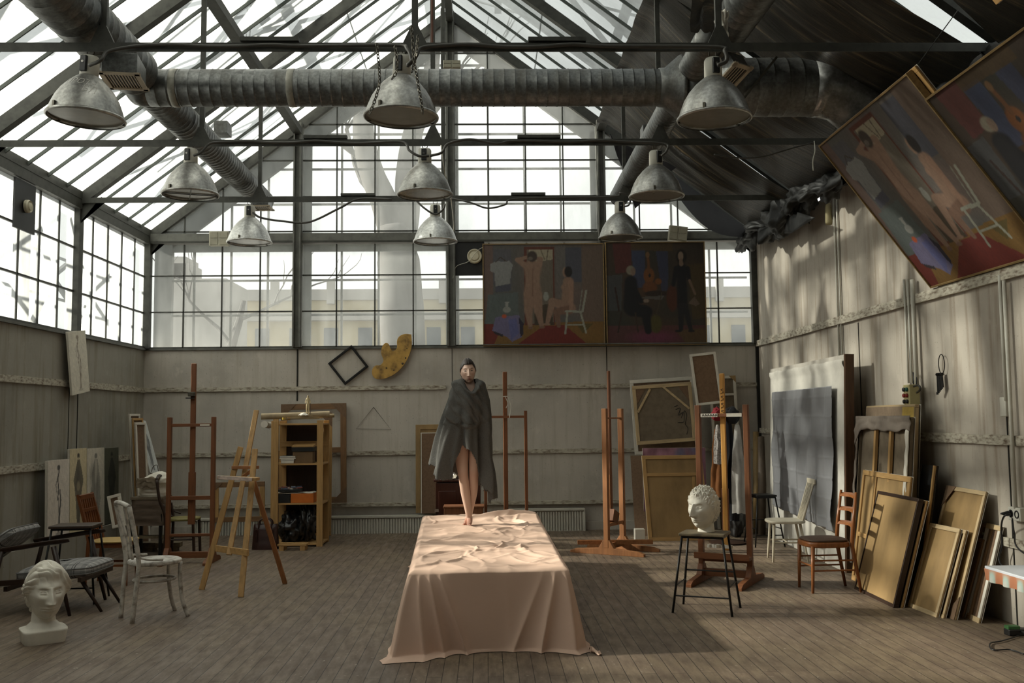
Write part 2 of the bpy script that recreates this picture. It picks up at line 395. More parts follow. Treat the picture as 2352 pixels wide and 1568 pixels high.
# trusses: tie beam and hangers
for i, y in enumerate(TY[1:] + [TY[0]]):
    q = MB(); q.box(((XL+XR)/2, y, ZE+.012), (XR-XL, .06, .045)); q.box(((XL+XR)/2, y-.035, ZE-.004), (XR-XL, .012, .062))
    o_ = thing('roof_truss', '', '', (XA, y, ZE)); del o_['label']; del o_['category']; o_['kind'] = 'structure'
    q.obj('tie_beam', m_metal, o_, world=True)
    for x_ in (XP1, XA, XP2):
        MB().beam((x_, y, ZE), (x_, y, rafz(x_)-.1), .045, .035).beam((x_, y-.02, ZE+.16), (x_, y-.02, ZE), .05, .03, w2=.20).obj('hanger', m_metal, o_, world=True)
    for x_ in (aty(622, 111, 6.83).x, aty(1560, 115, 6.83).x-.9):
        MB().box((x_, y-.02, ZE+.055), (.42, .07, .03)).obj('splice_plate', m_metal, o_, world=True)
q = MB()   # thin service pipes going up beside the middle hanger
q.tube([aty(993, 120, 9.24), aty(993, -60, 9.24)], .022, 8)
MB().beam(aty(1018, 520, 13.6), aty(1016, 20, 13.6), .05, .05).obj('trim_90', m_metal2, kind='structure')
trim(q, mat('rusty pipe', (.10, .045, .03), .7, .3))

# ---- outer skin seen as grey ghosts through the dusty glass
m_outer = mat('outer weathered steel', (.11, .115, .11), .8)
OG = .5
q = MB()
for x_ in (XP1, XA, XP2): q.box((x_, D+OG, (ZS+rafz(x_))/2), (.2, .08, rafz(x_)-ZS))
q.box((XL+.1, D+OG, (ZS+ZE)/2), (.26, .1, ZE-ZS)); q.box(((XL+XR)/2, D+OG, ZE), (XR-XL, .08, .24))
for k in range(4):
    bars(q, xs[k], xs[k+1], 4, ZS, lambda x: HD, D+OG, (3.205, 3.735), .03); bars(q, xs[k], xs[k+1], 4, ZE, rafz, D+OG, hz, .03)
for xe in (XL, XR): q.beam((xe, D+OG, ZE-.05), (XA, D+OG, ZA-.05), .08, .32)
trim(q, m_outer)
q = MB()
for k in range(7):
    y = D-BAY*k; q.box((XL-OG, y-.3, (ZS+ZE)/2), (.1, .22, ZE-ZS))
    q.beam((XL-OG, y-.3, ZS), (XL-OG, y-1.9, 3.45), .05, .05); q.beam((XL-OG, y-.3, ZE), (XL-OG, y-1.9, 3.45), .05, .05)
    q.beam((XL-OG, y-2.5, ZS), (XL-OG, y-1.9, 3.45), .05, .05); q.beam((XL-OG, y-2.5, ZE), (XL-OG, y-1.9, 3.45), .05, .05)
for z_ in (3.19, 3.72): q.box((XL-OG, (D+YB)/2, z_), (.03, D-YB, .03))
trim(q, m_outer)
q = MB(); q2 = MB()
def slope(xe, t, y, dz): return V(xe+(XA-xe)*t, y, ZE+(ZA-ZE)*t+dz)
for xe in (XL, XR):
    for k in range(7):
        y = D-BAY*k-.8
        q.beam(slope(xe, 0, y, .55), slope(xe, 1, y, .55), .16, .2)
        for t_ in (.0, .33, .66):
            q.beam(slope(xe, t_, y, .45), slope(xe, t_+.33, y-1.25, .6), .05, .06); q.beam(slope(xe, t_+.33, y, .45), slope(xe, t_, y-1.25, .6), .05, .06)
            q.beam(slope(xe, t_+.08, y+.02, .5), slope(xe, t_+.27, y+.9, .5), .12, .02)
    for k in range(13):
        y = D-BAY*k/2-.3; q.beam(slope(xe, .02, y, .8), slope(xe, .98, y-.6, .75), .05, .05); q.beam(slope(xe, .05+.4*(k % 2), y, .9), slope(xe, .45+.4*(k % 2), y-1.1, .7), .09, .06); q.beam(slope(xe, .5, y, .9), slope(xe, .2, y-.9, .7), .04, .05)
    for t_ in (.18, .5, .84): q.beam(slope(xe, t_, YB, .6), slope(xe, t_, D, .6), .10, .12)
trim(q, m_outer)

# ---- outdoors: ground, street front, tree
B((0, 60, -1.2), (240, 90, .2)).obj('ground', mat('pale street ground', (.30, .29, .27), .9), kind='structure')
m_bld = mat('ochre facade', (.36, .31, .20), .9, 0, .15, .4); m_bld2 = mat('grey facade', (.30, .29, .27), .9, 0, .15, .4); m_pn = mat('dark house window', (.07, .08, .09), .3)
bt = thing('apartment_building', 'long pale ochre building with a cornice seen hazily through the back windows', 'building', (0, 62, -1.1))
zt = aty(800, 668, 62).z
x0_, x1_ = aty(560, 700, 62).x, aty(2300, 700, 62).x
B(((x0_+x1_)/2, 66, (zt-1)/2), (x1_-x0_, 8, zt+1)).obj('facade', m_bld, bt, world=True)
B(((x0_+x1_)/2, 61.7, zt-1.7), (x1_-x0_, .6, .5)).obj('cornice', m_bld2, bt, world=True)
B(((x0_+x1_)/2, 62.1, zt-.25), (x1_-x0_, .5, .7)).obj('parapet', m_bld2, bt, world=True)
for i in range(14): B((x0_+2+i*3.6, 61.9, zt-.1), (.5, .4, 1.5)).obj('parapet_post', m_bld2, bt, world=True)
for r_ in range(2):
    for i in range(22): B((x0_+1.2+i*2.2, 61.98, zt-3.2-r_*2.6), (.9, .1, 1.6)).obj('window', m_pn, bt, world=True)
b2 = thing('tower_building', 'dark blocky house with a chimney beyond the left panes of the back window', 'building', (-17, 45, -1.1))
pa = aty(375, 640, 45); pb = aty(520, 640, 45)
B(((pa.x+pb.x)/2, 47, aty(400, 640, 45).z/2-.5), (pb.x-pa.x, 4, aty(400, 640, 45).z+1)).obj('wall', m_bld2, b2, world=True)
pc = aty(392, 585, 45); B((pc.x, 46.5, pc.z/2), (1.1, 2, pc.z)).obj('chimney', m_bld2, b2, world=True)
pc = aty(435, 600, 45); B((pc.x-.6, 46.5, pc.z/2), (.9, 2, pc.z)).obj('chimney', m_bld2, b2, world=True)
m_bark = mat('grey bark', (.09, .085, .08), .9, 0, .4, 2, (1, 1, .3), .4)
TYY = 24.
def tp(x, y): return aty(x, y, TYY)
tr = thing('tree', 'bare forked tree trunk standing outside behind the middle window', 'tree', (tp(925, 800).x, TYY, -1.1))
sc = TYY/FPX
q = MB().tube(bez([tp(930, 1300), tp(928, 900), tp(922, 700), tp(915, 600), tp(905, 520)], 6), [52*sc]*13+[50*sc]*6+[46*sc]*5+[40*sc], 14)
q.obj('trunk', m_bark, tr, smooth=True, world=True)
q = MB(); P_ = bez([tp(910, 560), tp(885, 470), tp(855, 400), tp(838, 330), tp(835, 260), tp(850, 150), tp(840, 40)], 6); q.tube(P_, [(36-20*i/len(P_))*sc for i in range(len(P_))], 12)
q.obj('branch', m_bark, tr, smooth=True, world=True)
q = MB(); P_ = bez([tp(920, 570), tp(935, 480), tp(935, 400), tp(950, 300), tp(985, 200), tp(1000, 60)], 6); q.tube(P_, [(34-19*i/len(P_))*sc for i in range(len(P_))], 12)
q.obj('branch', m_bark, tr, smooth=True, world=True)
random.seed(3)
def twig(p, d, l, r, q, dep):
    pts = [p]; 
    for i in range(4): d = (d+V(random.uniform(-.35, .35), random.uniform(-.2, .2), random.uniform(-.1, .3))).normalized(); pts.append(pts[-1]+d*l/4)
    q.tube(pts, [r*(1-.15*i) for i in range(5)], 5)
    if dep:
        for j in (2, 3, 4): twig(pts[j], (d+V(random.uniform(-1, 1), 0, random.uniform(-.2, .6))).normalized(), l*.6, r*.5, q, dep-1)
for s_ in ((850, 380, -1, 3), (838, 270, -1, 2.6), (940, 330, 1, 2.6), (860, 450, -1, 2.)):
    q = MB(); twig(tp(s_[0], s_[1]), V(s_[2], 0, .9).normalized(), s_[3], .09, q, 2); q.obj('branch', m_bark, tr, world=True)
t2 = thing('tree', 'thin leaning bare tree low outside the left bay of the back window', 'tree', (tp(530, 790).x, 26, -1.1))
q = MB(); q.tube([aty(528, 1200, 26), aty(530, 800, 26), aty(550, 735, 26), aty(560, 690, 26)], [.16, .13, .1, .06], 8); q.obj('trunk', m_bark, t2, world=True)
q = MB(); twig(aty(530, 790, 26), V(-.7, 0, .7), 2.2, .06, q, 2); twig(aty(550, 735, 26), V(.8, 0, .5), 2, .05, q, 2); q.obj('branch', m_bark, t2, world=True)
# ================================================================ LAMPS, DUCTS, CABLES, TARP
def galv(name, col, rough, dirt, var=.3):
    m, nt, N, L, P = newmat(name)
    f, _ = tex(N, L, 38, 3); f2, _ = tex(N, L, 4, 6, (1, 1, .5))
    c = ramp(N, L, f, [(.35, tuple(x*(1-var) for x in col)), (.6, col), (.72, tuple(min(1, x*1.2) for x in col))])
    c = mixc(N, L, ramp(N, L, f2, [(.48, (0, 0, 0)), (.75, (.85, .85, .85))]), c, dirt)
    L.new(c, P.inputs['Base Color']); P.inputs['Metallic'].default_value = .75; 
    L.new(ramp(N, L, f2, [(.3, (rough, )*3), (.7, (rough+.25, )*3)]), P.inputs['Roughness'])
    return m
m_lamp = galv('worn aluminium shade', (.42, .415, .39), .28, (.17, .14, .095))
m_lamp2 = galv('cleaner aluminium shade', (.62, .62, .60), .30, (.34, .32, .27))
m_duct = galv('galvanised duct', (.17, .175, .17), .30, (.075, .068, .055), .35)
m_ductin = mat('lamp interior', (.20, .185, .14), .35, 0, .15)
m_glassl = mat('dusty lamp glass', (.16, .15, .12), .18, 0, .2, spec=.8)

def lamp(px, py, Y, label, mt, tilt=0, clamp=False, cross=False):
    p = aty(px, py, Y)
    t = thing('pendant_lamp', label, 'lamp', (p.x, Y, ZE-.03), group='industrial dome lamps under the tie beams')
    t.rotation_euler = (0, tilt, random.uniform(-.4, .4) if not tilt else 0)
    h = (ZE-.03)-p.z; R = MB()
    prof = [(.262, 0), (.258, .02), (.242, .07), (.218, .13), (.182, .19), (.135, .245), (.09, .285), (.070, .30)]
    R.lathe([(r, -h+z) for r, z in prof]+[(.066, -h+.30)]+[(r-.006, -h+z) for r, z in reversed(prof[:-1])], 40, cap=False).obj('shade', mt, t, smooth=True)
    MB().lathe([(.262, -h-.014), (.272, -h-.010), (.274, -h), (.268, -h+.010), (.258, -h+.004)], 40, cap=False).obj('rim_ring', mt, t, smooth=True)
    g = MB().lathe([(.0, -h+.004), (.15, -h+.004), (.257, -h+.004)], 32, cap=False).obj('glass', m_glassl, t)
    if cross:
        q = MB()
        for a in (.3, .3+PI/2): q.beam((-.26*math.cos(a), -.26*math.sin(a), -h-.002), (.26*math.cos(a), .26*math.sin(a), -h-.002), .008, .008)
        q.obj('guard', m_brass, t)
    MB().lathe([(.050, -h+.29), (.066, -h+.30), (.064, -h+.43), (.055, -h+.447), (.0, -h+.45)], 24, cap=False).obj('housing', m_white, t, smooth=True)
    ph = -.25 if px < 1300 else .1
    bx = B((.062*math.sin(ph), -.062*math.cos(ph), -h+.375), (.05, .04, .115), rotm(ph)).obj('ballast_box', m_black, t, bev=.004)
    MB().lathe([(.009, 0), (.009, .004)], 10, o=(.083*math.sin(ph), -.083*math.cos(ph), -h+.385), R=rotm(PI/2, 'X')).obj('screw', m_chrome, bx)
    q = MB()
    q.tube([(0, 0, -h+.44), (-.025, 0, -h+.47), (-.025, 0, -h+.50), (0, 0, -h+.52), (.025, 0, -h+.50), (.025, 0, -h+.47), (0, 0, -h+.44)], .004, 6); q.tube([(0, 0, -h+.50), (0, 0, 0)], .005, 6)
    q.obj('hook', m_brass, t)
    for a in (-.5, 2.2, 4.3): B((.262*math.sin(a), -.262*math.cos(a), -h+.02), (.018, .02, .045), rotm(a)).obj('clip', m_brass, t)
    return t
L1 = lamp(205, 270, 6.83, 'large dome lamp with scratched lettering, nearest on the left', m_lamp, .05)
L2 = lamp(924, 268, 6.83, 'dome lamp draped with chains, nearest in the middle', m_lamp, .02)
L3 = lamp(1641, 272, 6.83, 'dome lamp hanging in front of the wide duct joint, nearest on the right', m_lamp, .001)
lamp(437, 446, 9.24, 'dome lamp with a wire cross under its rim, second on the left side', m_lamp, 0, cross=True)
lamp(976, 446, 9.24, 'dark speckled dome lamp, second down the middle row', m_lamp)
lamp(1508, 450, 9.24, 'dome lamp hanging before the dark tarpaulin, second on the right', m_lamp)
lamp(573, 556, 11.64, 'bright dome lamp, farthest on the left', m_lamp2)
lamp(1000, 554, 11.64, 'bright dome lamp, farthest in the middle row', m_lamp2)
lamp(1425, 546, 11.64, 'dull dome lamp, farthest on the right above the dark painting', m_lamp)
# scratched lettering on the nearest left lamp
def textverts(s, size):
    cu = bpy.data.curves.new('t', 'FONT'); cu.body = s; cu.size = size; cu.resolution_u = 2; cu.offset = -.001
    o = bpy.data.objects.new('t', cu); COL.objects.link(o); me = bpy.data.meshes.new_from_object(o.evaluated_get(bpy.context.evaluated_depsgraph_get()))
    vs = [v.co.copy() for v in me.vertices]; fs = [tuple(p.vertices) for p in me.polygons]
    bpy.data.objects.remove(o); bpy.data.meshes.remove(me); return vs, fs
hL = (ZE-.03)-aty(205, 270, 6.83).z
dp = [(.262, 0), (.258, .02), (.242, .07), (.218, .13), (.182, .19), (.135, .245), (.09, .285), (.070, .30)]
def domer(z):
    for (r0, z0), (r1, z1) in zip(dp, dp[1:]):
        if z0 <= z <= z1: return r0+(r1-r0)*(z-z0)/(z1-z0)
    return .07
q = MB()
for s_, sz, x0, z0, rt in (('ИЕ', .045, -.10, .262, -.15), ('ПРОТЯ', .068, -.105, .205, -.12), ('БЛ', .075, .04, .128, -.1)):
    vs, fs = textverts(s_, sz); out = []
    for v in vs:
        x = x0+v.x*math.cos(rt)-v.y*math.sin(rt); z = z0+v.x*math.sin(rt)+v.y*math.cos(rt); z = min(max(z, .0), .298)
        r = domer(z)+.0015; a = x/max(r, .05); out.append((r*math.sin(a), -r*math.cos(a), z-hL))
    q.add(out, fs)
q.obj('lettering', mat('scratched paint', (.62, .60, .55), .7), L1)

# chains
def chain(pts, label, r=.0035, ln=.034):
    P = bez(pts, 10); seg = [P[0]]; acc = 0; q = MB(); 
    L_ = sum((P[i+1]-P[i]).length for i in range(len(P)-1)); n = int(L_/(ln*.72))
    def at(s):
        for i in range(len(P)-1):
            d = (P[i+1]-P[i]).length
            if s <= d: return P[i].lerp(P[i+1], s/max(d, 1e-6)), (P[i+1]-P[i]).normalized()
            s -= d
        return P[-1], (P[-1]-P[-2]).normalized()
    for k in range(n):
        c, d = at(k*L_/n); u = d.orthogonal().normalized(); w_ = d.cross(u)
        if k % 2: u, w_ = w_, u
        q.tube([c+d*(math.cos(a)*ln/2)+u*(math.sin(a)*ln*.3) for a in [2*PI*i/8 for i in range(9)]], r, 5, cap=False)
    o = q.obj('chain', m_brass); tag(o, label, 'chain', 'steel chains round the nearest middle lamp'); return o
Yc = 6.55
chain([aty(866, 105, Yc), aty(872, 180, Yc), aty(866, 215, Yc), aty(848, 265, Yc)], 'steel chain hanging down left of the nearest middle lamp')
chain([aty(946, 65, Yc), aty(950, 130, Yc), aty(958, 180, Yc), aty(966, 225, Yc), aty(972, 265, Yc)], 'steel chain falling across the right face of the nearest middle lamp')
chain([aty(908, 110, Yc), aty(912, 140, Yc), aty(910, 165, Yc), aty(898, 185, Yc)], 'short steel chain looped over the housing of the nearest middle lamp')
chain([aty(960, 85, Yc+.1), aty(955, 130, Yc+.1), aty(945, 170, Yc+.2)], 'short doubled chain right of the nearest middle lamp housing')

# cables on the tie beams
def cable(pts, label, r=.011, n=8, mt=None, group=None):
    o = MB().tube(bez(pts, n), r, 7).obj('cable', mt or m_cable, smooth=True); tag(o, label, 'cable', group); return o
def run(y, x0, x1, n, amp, z=ZE+.0):
    return [V(x0+(x1-x0)*i/n, y-.06, z+amp*math.sin(i*1.9)+amp*nz(i*.7, y)) for i in range(n+1)]
a_ = aty
cable([a_(205, 150, 6.7), a_(232, 138, 6.65), a_(250, 118, 6.72)]+run(6.83, -2.45, -1.3, 5, .008)+[a_(905, 104, 6.75), a_(935, 112, 6.7), a_(945, 140, 6.68), a_(935, 152, 6.7)], 'grey cable along the nearest tie beam between the left and middle lamps', .013)
cable([a_(936, 150, 6.68), a_(955, 130, 6.68), a_(965, 112, 6.75)]+run(6.83, -.35, .9, 5, .012)+[a_(1640, 108, 6.74), a_(1665, 118, 6.7), a_(1668, 140, 6.7), a_(1648, 150, 6.7)], 'grey cable along the nearest tie beam between the middle and right lamps', .015)
cable([a_(445, 357, 9.1), a_(462, 350, 9.08), a_(482, 330, 9.12)]+run(9.24, -2.5, -1.2, 6, .010)+[a_(922, 326, 9.14), a_(940, 345, 9.1), a_(962, 358, 9.08), a_(985, 358, 9.1)], 'grey cable drooping to the second middle lamp from the left', .013)
cable([a_(988, 358, 9.1), a_(1015, 350, 9.08), a_(1030, 330, 9.12), a_(1080, 320, 9.14), a_(1140, 330, 9.14)]+run(9.24, .25, 1.35, 5, .008)+[a_(1525, 330, 9.14), a_(1532, 345, 9.1), a_(1520, 358, 9.1)], 'grey cable arching along the second tie beam right of the middle lamp', .013)
cable([a_(580, 488, 11.5), a_(600, 500, 11.5), a_(650, 508, 11.5), a_(710, 510, 11.5), a_(780, 478, 11.5), a_(825, 457, 11.55), a_(900, 458, 11.55)], 'thin cable sagging right from the farthest left lamp', .013)
cable([a_(950, 455, 11.55), a_(975, 478, 11.5), a_(1000, 492, 11.5), a_(1018, 480, 11.5), a_(1022, 468, 11.5)], 'thin cable looping under the tie beam to the farthest middle lamp', .012)
cable([a_(1035, 455, 11.55), a_(1080, 465, 11.5), a_(1120, 478, 11.5), a_(1160, 470, 11.5), a_(1190, 456, 11.55), a_(1400, 452, 11.55), a_(1425, 443, 11.5), a_(1446, 452, 11.5), a_(1445, 470, 11.5), a_(1432, 475, 11.5)], 'thin cable sagging below the farthest tie beam right of the middle post', .011)
cable([a_(1013, 333, 9.17), a_(1022, 400, 9.3), a_(1035, 450, 10.5), a_(1042, 520, 13.0), a_(1038, 540, 13.85)], 'white cord falling beside the middle post', .006, mt=m_white)
cable([a_(1640, 355, 9.0), a_(1690, 362, 9.0), a_(1750, 360, 9.0), a_(1820, 340, 9.0), a_(1868, 328, 9.1)], 'slack cord under the second tie beam against the tarpaulin', .008)
cable([a_(1870, 324, 9.2), a_(1872, 345, 9.17), a_(1867, 370, 9.17), a_(1868, 392, 9.17)], 'short white cord hanging at the end of the second tie beam', .006, mt=m_white)

# ducts
def ductpts(a, b, r0, r1, q, sp=.10, n=28):
    a = V(*a); b = V(*b); L_ = (b-a).length; k = max(2, int(L_/sp)); pts = []; rs = []
    for i in range(k):
        for s_, dr in ((0, 0), (.82, 0), (.88, .0035), (.93, .0035), (.985, 0)):
            t = (i+s_)/k; pts.append(a.lerp(b, t)); rs.append(r0+(r1-r0)*t+dr)
    pts.append(b); rs.append(r1); q.tube(pts, rs, n)
dl = thing('ventilation_duct', 'long spiral duct running into the distance under the left glass roof', 'duct', (-2.95, 9, 4.56))
zz = 4.56; q = MB()
ductpts((-2.95, 4.6, zz+.02), (-2.95, 8.0, zz), .215, .20, q, .12); q.obj('near_section', m_duct, dl, smooth=True, world=True)
q = MB(); ductpts((-2.95, 8.0, zz-.01), (-2.95, 12.75, zz-.02), .165, .135, q, .085); q.obj('far_section', m_duct, dl, smooth=True, world=True)
def vent(parent, p, sz, n_, tiltx=0, rz=0):
    R = rotm(rz) @ rotm(tiltx, 'X'); b_ = B(p, sz, R).obj('vent_box', m_duct, parent, world=True, bev=.005)
    q = MB(); w_, d_, h_ = sz
    c = V(*p)+R @ V(0, 0, -h_/2-.006)
    for sx, sy, x, y in ((w_+.05, .035, 0, -d_/2), (w_+.05, .035, 0, d_/2), (.035, d_+.05, -w_/2, 0), (.035, d_+.05, w_/2, 0)): q.box(c+R @ V(x, y, 0), (sx, sy, .014), R)
    for i in range(n_):
        q.box(c+R @ V((i+.5)/n_*w_-w_/2, 0, .004), (w_/n_*.35, d_, .008), R)
    q.obj('grille', mat('cream vent grille', (.34, .28, .20), .6), b_, world=True)
    B(V(*p)+R @ V(0, 0, -h_/2+.001), (w_*.96, d_*.96, .004), R).obj('grille_backing', m_black, b_, world=True)
pv = aty(285, 162, 7.35); vent(dl, pv, (.26, .34, .16), 12, .0, .15)
pv = aty(603, 466, 12.2); vent(dl, pv, (.20, .26, .12), 8)
pv = aty(512, 297, 10.7); B(pv, (.15, .2, .14)).obj('vent_box', m_duct, dl, world=True, bev=.004)
# cross duct
yc, zc = 8.2, aty(900, 202, 8.2).z
dc = thing('ventilation_duct', 'thick spiral duct crossing the whole studio from left to right', 'duct', (0, yc, zc))
xa, xb = aty(345, 205, yc).x, aty(1525, 200, yc).x
q = MB(); ductpts((xa, yc, zc), (xb, yc, zc), .158, .160, q, .093); q.obj('main_section', m_duct, dc, smooth=True, world=True)
for x_ in (aty(672, 200, yc).x, aty(405, 200, yc).x):
    q = MB().tube([(x_-.03, yc, zc), (x_-.028, yc, zc), (x_+.028, yc, zc), (x_+.03, yc, zc)], [.158, .1635, .1635, .158], 28); q.obj('joint_tape', mat('silver joint tape', (.27, .26, .22), .5, .2, .3, 20), dc, smooth=True, world=True)
q = MB().tube([(xa-.16, yc+.02, zc-.03), (xa-.1, yc, zc-.01), (xa+.01, yc, zc)], [.12, .15, .156], 28); q.obj('end_cap', m_duct, dc, smooth=True, world=True)
x1_ = aty(1562, 200, yc).x; zc2 = zc+.0
q = MB().tube([(xb-.05, yc, zc), (xb, yc, zc), (x1_-.02, yc, zc2), (x1_, yc, zc2), (x1_+.02, yc, zc2)], [.168, .17, .275, .285, .262], 32); q.obj('reducer_collar', m_duct, dc, smooth=True, world=True)
x2_ = aty(1865, 200, yc).x
q = MB(); ductpts((x1_, yc, zc2), (x2_, yc, zc2), .252, .252, q, .118, 32); q.obj('wide_section', m_duct, dc, smooth=True, world=True)
q = MB(); q.tube([(x2_-.02, yc, zc2), (x2_+.10, yc-.0, zc2-.0), (x2_+.26, yc, zc2-.05), (x2_+.40, yc, zc2-.15), (x2_+.72, yc, zc2-.46), (x2_+.74, yc, zc2-.48)], [.258, .262, .258, .262, .25, .25], 32)
q.obj('elbow', galv('shiny duct elbow', (.30, .30, .29), .22, (.12, .11, .09)), dc, smooth=True, world=True)
q = MB()
q.beam((aty(1785, 130, yc-.3).x, yc-.28, aty(1785, 130, yc-.3).z), (aty(1705, 230, yc-.3).x, yc-.28, aty(1705, 230, yc-.3).z), .035, .02); q.obj('brace', m_brass, dc, world=True)
dr_ = thing('ventilation_duct', 'narrow spiral duct running back beside the dark tarpaulin', 'duct', (1.79, 9, 4.56))
q = MB(); ductpts((1.80, 7.3, 4.58), (1.80, 12.6, 4.54), .125, .125, q, .085); q.obj('far_section', m_duct, dr_, smooth=True, world=True)
pv = aty(1676, 160, 7.5); vent(dr_, pv, (.18, .22, .14), 6, -.5, .6)
pv = aty(1486, 312, 10.4); B(pv, (.12, .2, .2)).obj('vent_box', m_duct, dr_, world=True, bev=.004)
dn = thing('ventilation_duct', 'short thick spiral duct rising out of view at the top right', 'duct', (2.05, 6.5, 4.7))
q = MB(); ductpts((2.10, 4.6, 4.80), (1.98, 7.95, 4.74), .18, .165, q, .12); q.obj('section', m_duct, dn, smooth=True, world=True)
# rags tied round the duct
def rag(p, w_, h_, label, mt, seed):
    q = MB().grid(lambda u, v: V(*p)+V((u-.5)*w_*(1-.3*v)+.02*nz(v*5, seed), .05*nz(u*6, v*2, seed)-.03, -v*h_+.02*nz(u*5, v*5, seed)), 12, 14)
    o = q.obj('rag', mt, smooth=True, solid=.01); return tag(o, label, 'rag')
rag(aty(1655, 28, 7.0), .10, .28, 'white rag hanging at the top of the right-hand ducts', m_gesso, 3)
# twin-panel boxes
def twin(px0, py0, px1, py1, Y, label, rot=0):
    a = aty(px0, py0, Y); b = aty(px1, py1, Y); c = (a+b)/2; w_ = abs(b.x-a.x); h_ = abs(b.z-a.z); R = rotm(rot, 'Y')
    t = thing('wall_heater_box', label, 'box', (c.x, Y, c.z-h_/2)); MB().box(c, (w_, .08, h_), R).obj('casing', mat('cream enamel', (.38, .36, .28), .5), t, world=True, bev=.006)
    for s_ in (-1, 1):
        for s2 in (-1, 1): B(c+R @ V(s_*w_*.25, -.045, s2*h_*.23), (w_*.40, .012, h_*.38), R).obj('panel', mat('cream louvre', (.30, .28, .21), .6), t, world=True)
    return t
twin(482, 532, 526, 565, D-.16, 'cream four-panel box fixed on the header beam at the left')
twin(1018, 141, 1058, 159, 9.9, 'small cream box high up beside the middle post')
twin(1535, 520, 1578, 554, D-.16, 'tilted cream box on the header above the dark painting', .12)
def fan(c, R, w_, h_, label, rr, off=(0, 0)):
    t = thing('ventilator_panel', label, 'vent', c, 0); Rm = R
    MB().box(c, (w_, .02, h_), Rm).obj('panel', m_black, t, world=True)
    o_ = V(*c)+Rm @ V(off[0], -.02, off[1])
    MB().lathe([(rr, 0), (rr, .03), (rr*.88, .045), (rr*.7, .03), (rr*.62, .03), (rr*.55, .05), (0, .055)], 28, o=o_, R=Rm @ rotm(PI/2, 'X')).obj('round_valve', mat('cream valve', (.50, .46, .34), .5), t, smooth=False, world=True)
c_ = (aty(1046, 555, D-.05)+aty(1112, 633, D-.05))/2
fan(c_, Matrix.Identity(3), .43, .50, 'black panel with a round cream air valve left of the nude painting', .108, (.07, .03))
c_ = atx(56, 474, XL+.05)
fan(c_, rotm(PI/2), .46, .53, 'dark panel with a round valve in the upper left side window', .07)
cable([a_(1112, 566, D-.1), a_(1096, 576, D-.12), a_(1076, 600, D-.12), a_(1048, 612, D-.1), a_(1040, 640, D-.1)], 'thin wire strung across the black ventilator panel', .004, mt=m_white)

# ---------------- tarpaulin under the right-hand roof
m, nt, N, L, P = newmat('black tarpaulin with painted lit streaks')
f, _ = tex(N, L, 3.2, 7, (.25, 6, .25), rot=(0, 0, .16), rough=.7); f2, _ = tex(N, L, 1.3, 3)
c = ramp(N, L, f, [(.38, (.010, .009, .007)), (.55, (.035, .030, .022)), (.70, (.26, .19, .11))])  # tan end of the ramp paints in light caught along the folds
bb = N.new('ShaderNodeBump'); bb.inputs['Strength'].default_value = .8; bb.inputs['Distance'].default_value = .05; L.new(f, bb.inputs['Height']); L.new(bb.outputs[0], P.inputs['Normal'])
c = mixc(N, L, ramp(N, L, f2, [(.42, (.35, .35, .35)), (.58, (1, 1, 1))]), (.016, .014, .011), c); L.new(c, P.inputs['Base Color']); P.inputs['Roughness'].default_value = .38; P.inputs['Specular IOR Level'].default_value = .6
m_tarp = m
tarp = thing('tarpaulin', 'black tarpaulin with painted lit streaks sagging in long folds below the right half of the glass roof', 'tarpaulin', (3, 8, ZE))
edges = [13.4, 11.35, 9.1, 6.75, 4.4, 2.0]
def tpanel(y0, y1, k):
    def fn(u, v):      # v along slope from purlin (0) to eave (1), u from y0 (far) to y1 (near)
        x = XP2-.12+(XR-.10-XP2+.12)*v
        y = y0+(y1-y0)*u - .55*math.sin(PI*v)*(1-u)*.6 - .25*v*(1-v)
        z = rafz(min(max(x, XP2), XR))-.16
        sag = .30*math.sin(PI*v)**.8*(.55+.45*math.sin(PI*u))
        fold = .050*math.sin(u*19+2.5*v+k*1.7+2*nz(u*3, v*1.5, k))+.03*nz(u*16, v*1.6, k)
        return V(x, y, z-sag+fold*math.sin(PI*min(1, v*1.2+.1)) - .05)
    q = MB().grid(fn, 90, 44); q.obj('panel', m_tarp, tarp, smooth=True, world=True)
for k in range(5): tpanel(edges[k], edges[k+1]-( .05 if k in (0, 1) else -.12), k)
def endsheet(u, v):
    x = 2.35+(XR-.15-2.35)*u; zt_ = rafz(x)-.18
    return V(x, 13.55-.25*v*(1-u), zt_-v*(.10+.42*math.sin(PI*u)**1.3*.9)-.0)
MB().grid(endsheet, 30, 10).obj('end_flap', mat('black plastic sheet', (.022, .02, .022), .6), tarp, smooth=True, world=True)
pen = MB().grid(lambda u, v: V(1.60+(.85*v)*(.35+.65*u)+.02*nz(u*3, v*3), 11.9+.1*u, 5.18-.95*v+(.55*u*v)+.03*nz(u*4, v*4, 3)), 14, 14)
tag(pen.obj('hanging_cloth', mat('dark grey cloth', (.035, .033, .036), .8), smooth=True), 'dark grey cloth hanging from the purlin at the tarpaulin corner', 'cloth')
pk = MB().grid(lambda u, v: V(1.62+.42*u*(1-.4*v)+.05*nz(u*3, v*4, 9), 6.9+.35*v, 5.55-.0*u-.95*v+.08*nz(u*5, v*5, 2)), 20, 20)
pk.obj('edge_bundle', m_tarp, tarp, smooth=True, world=True)
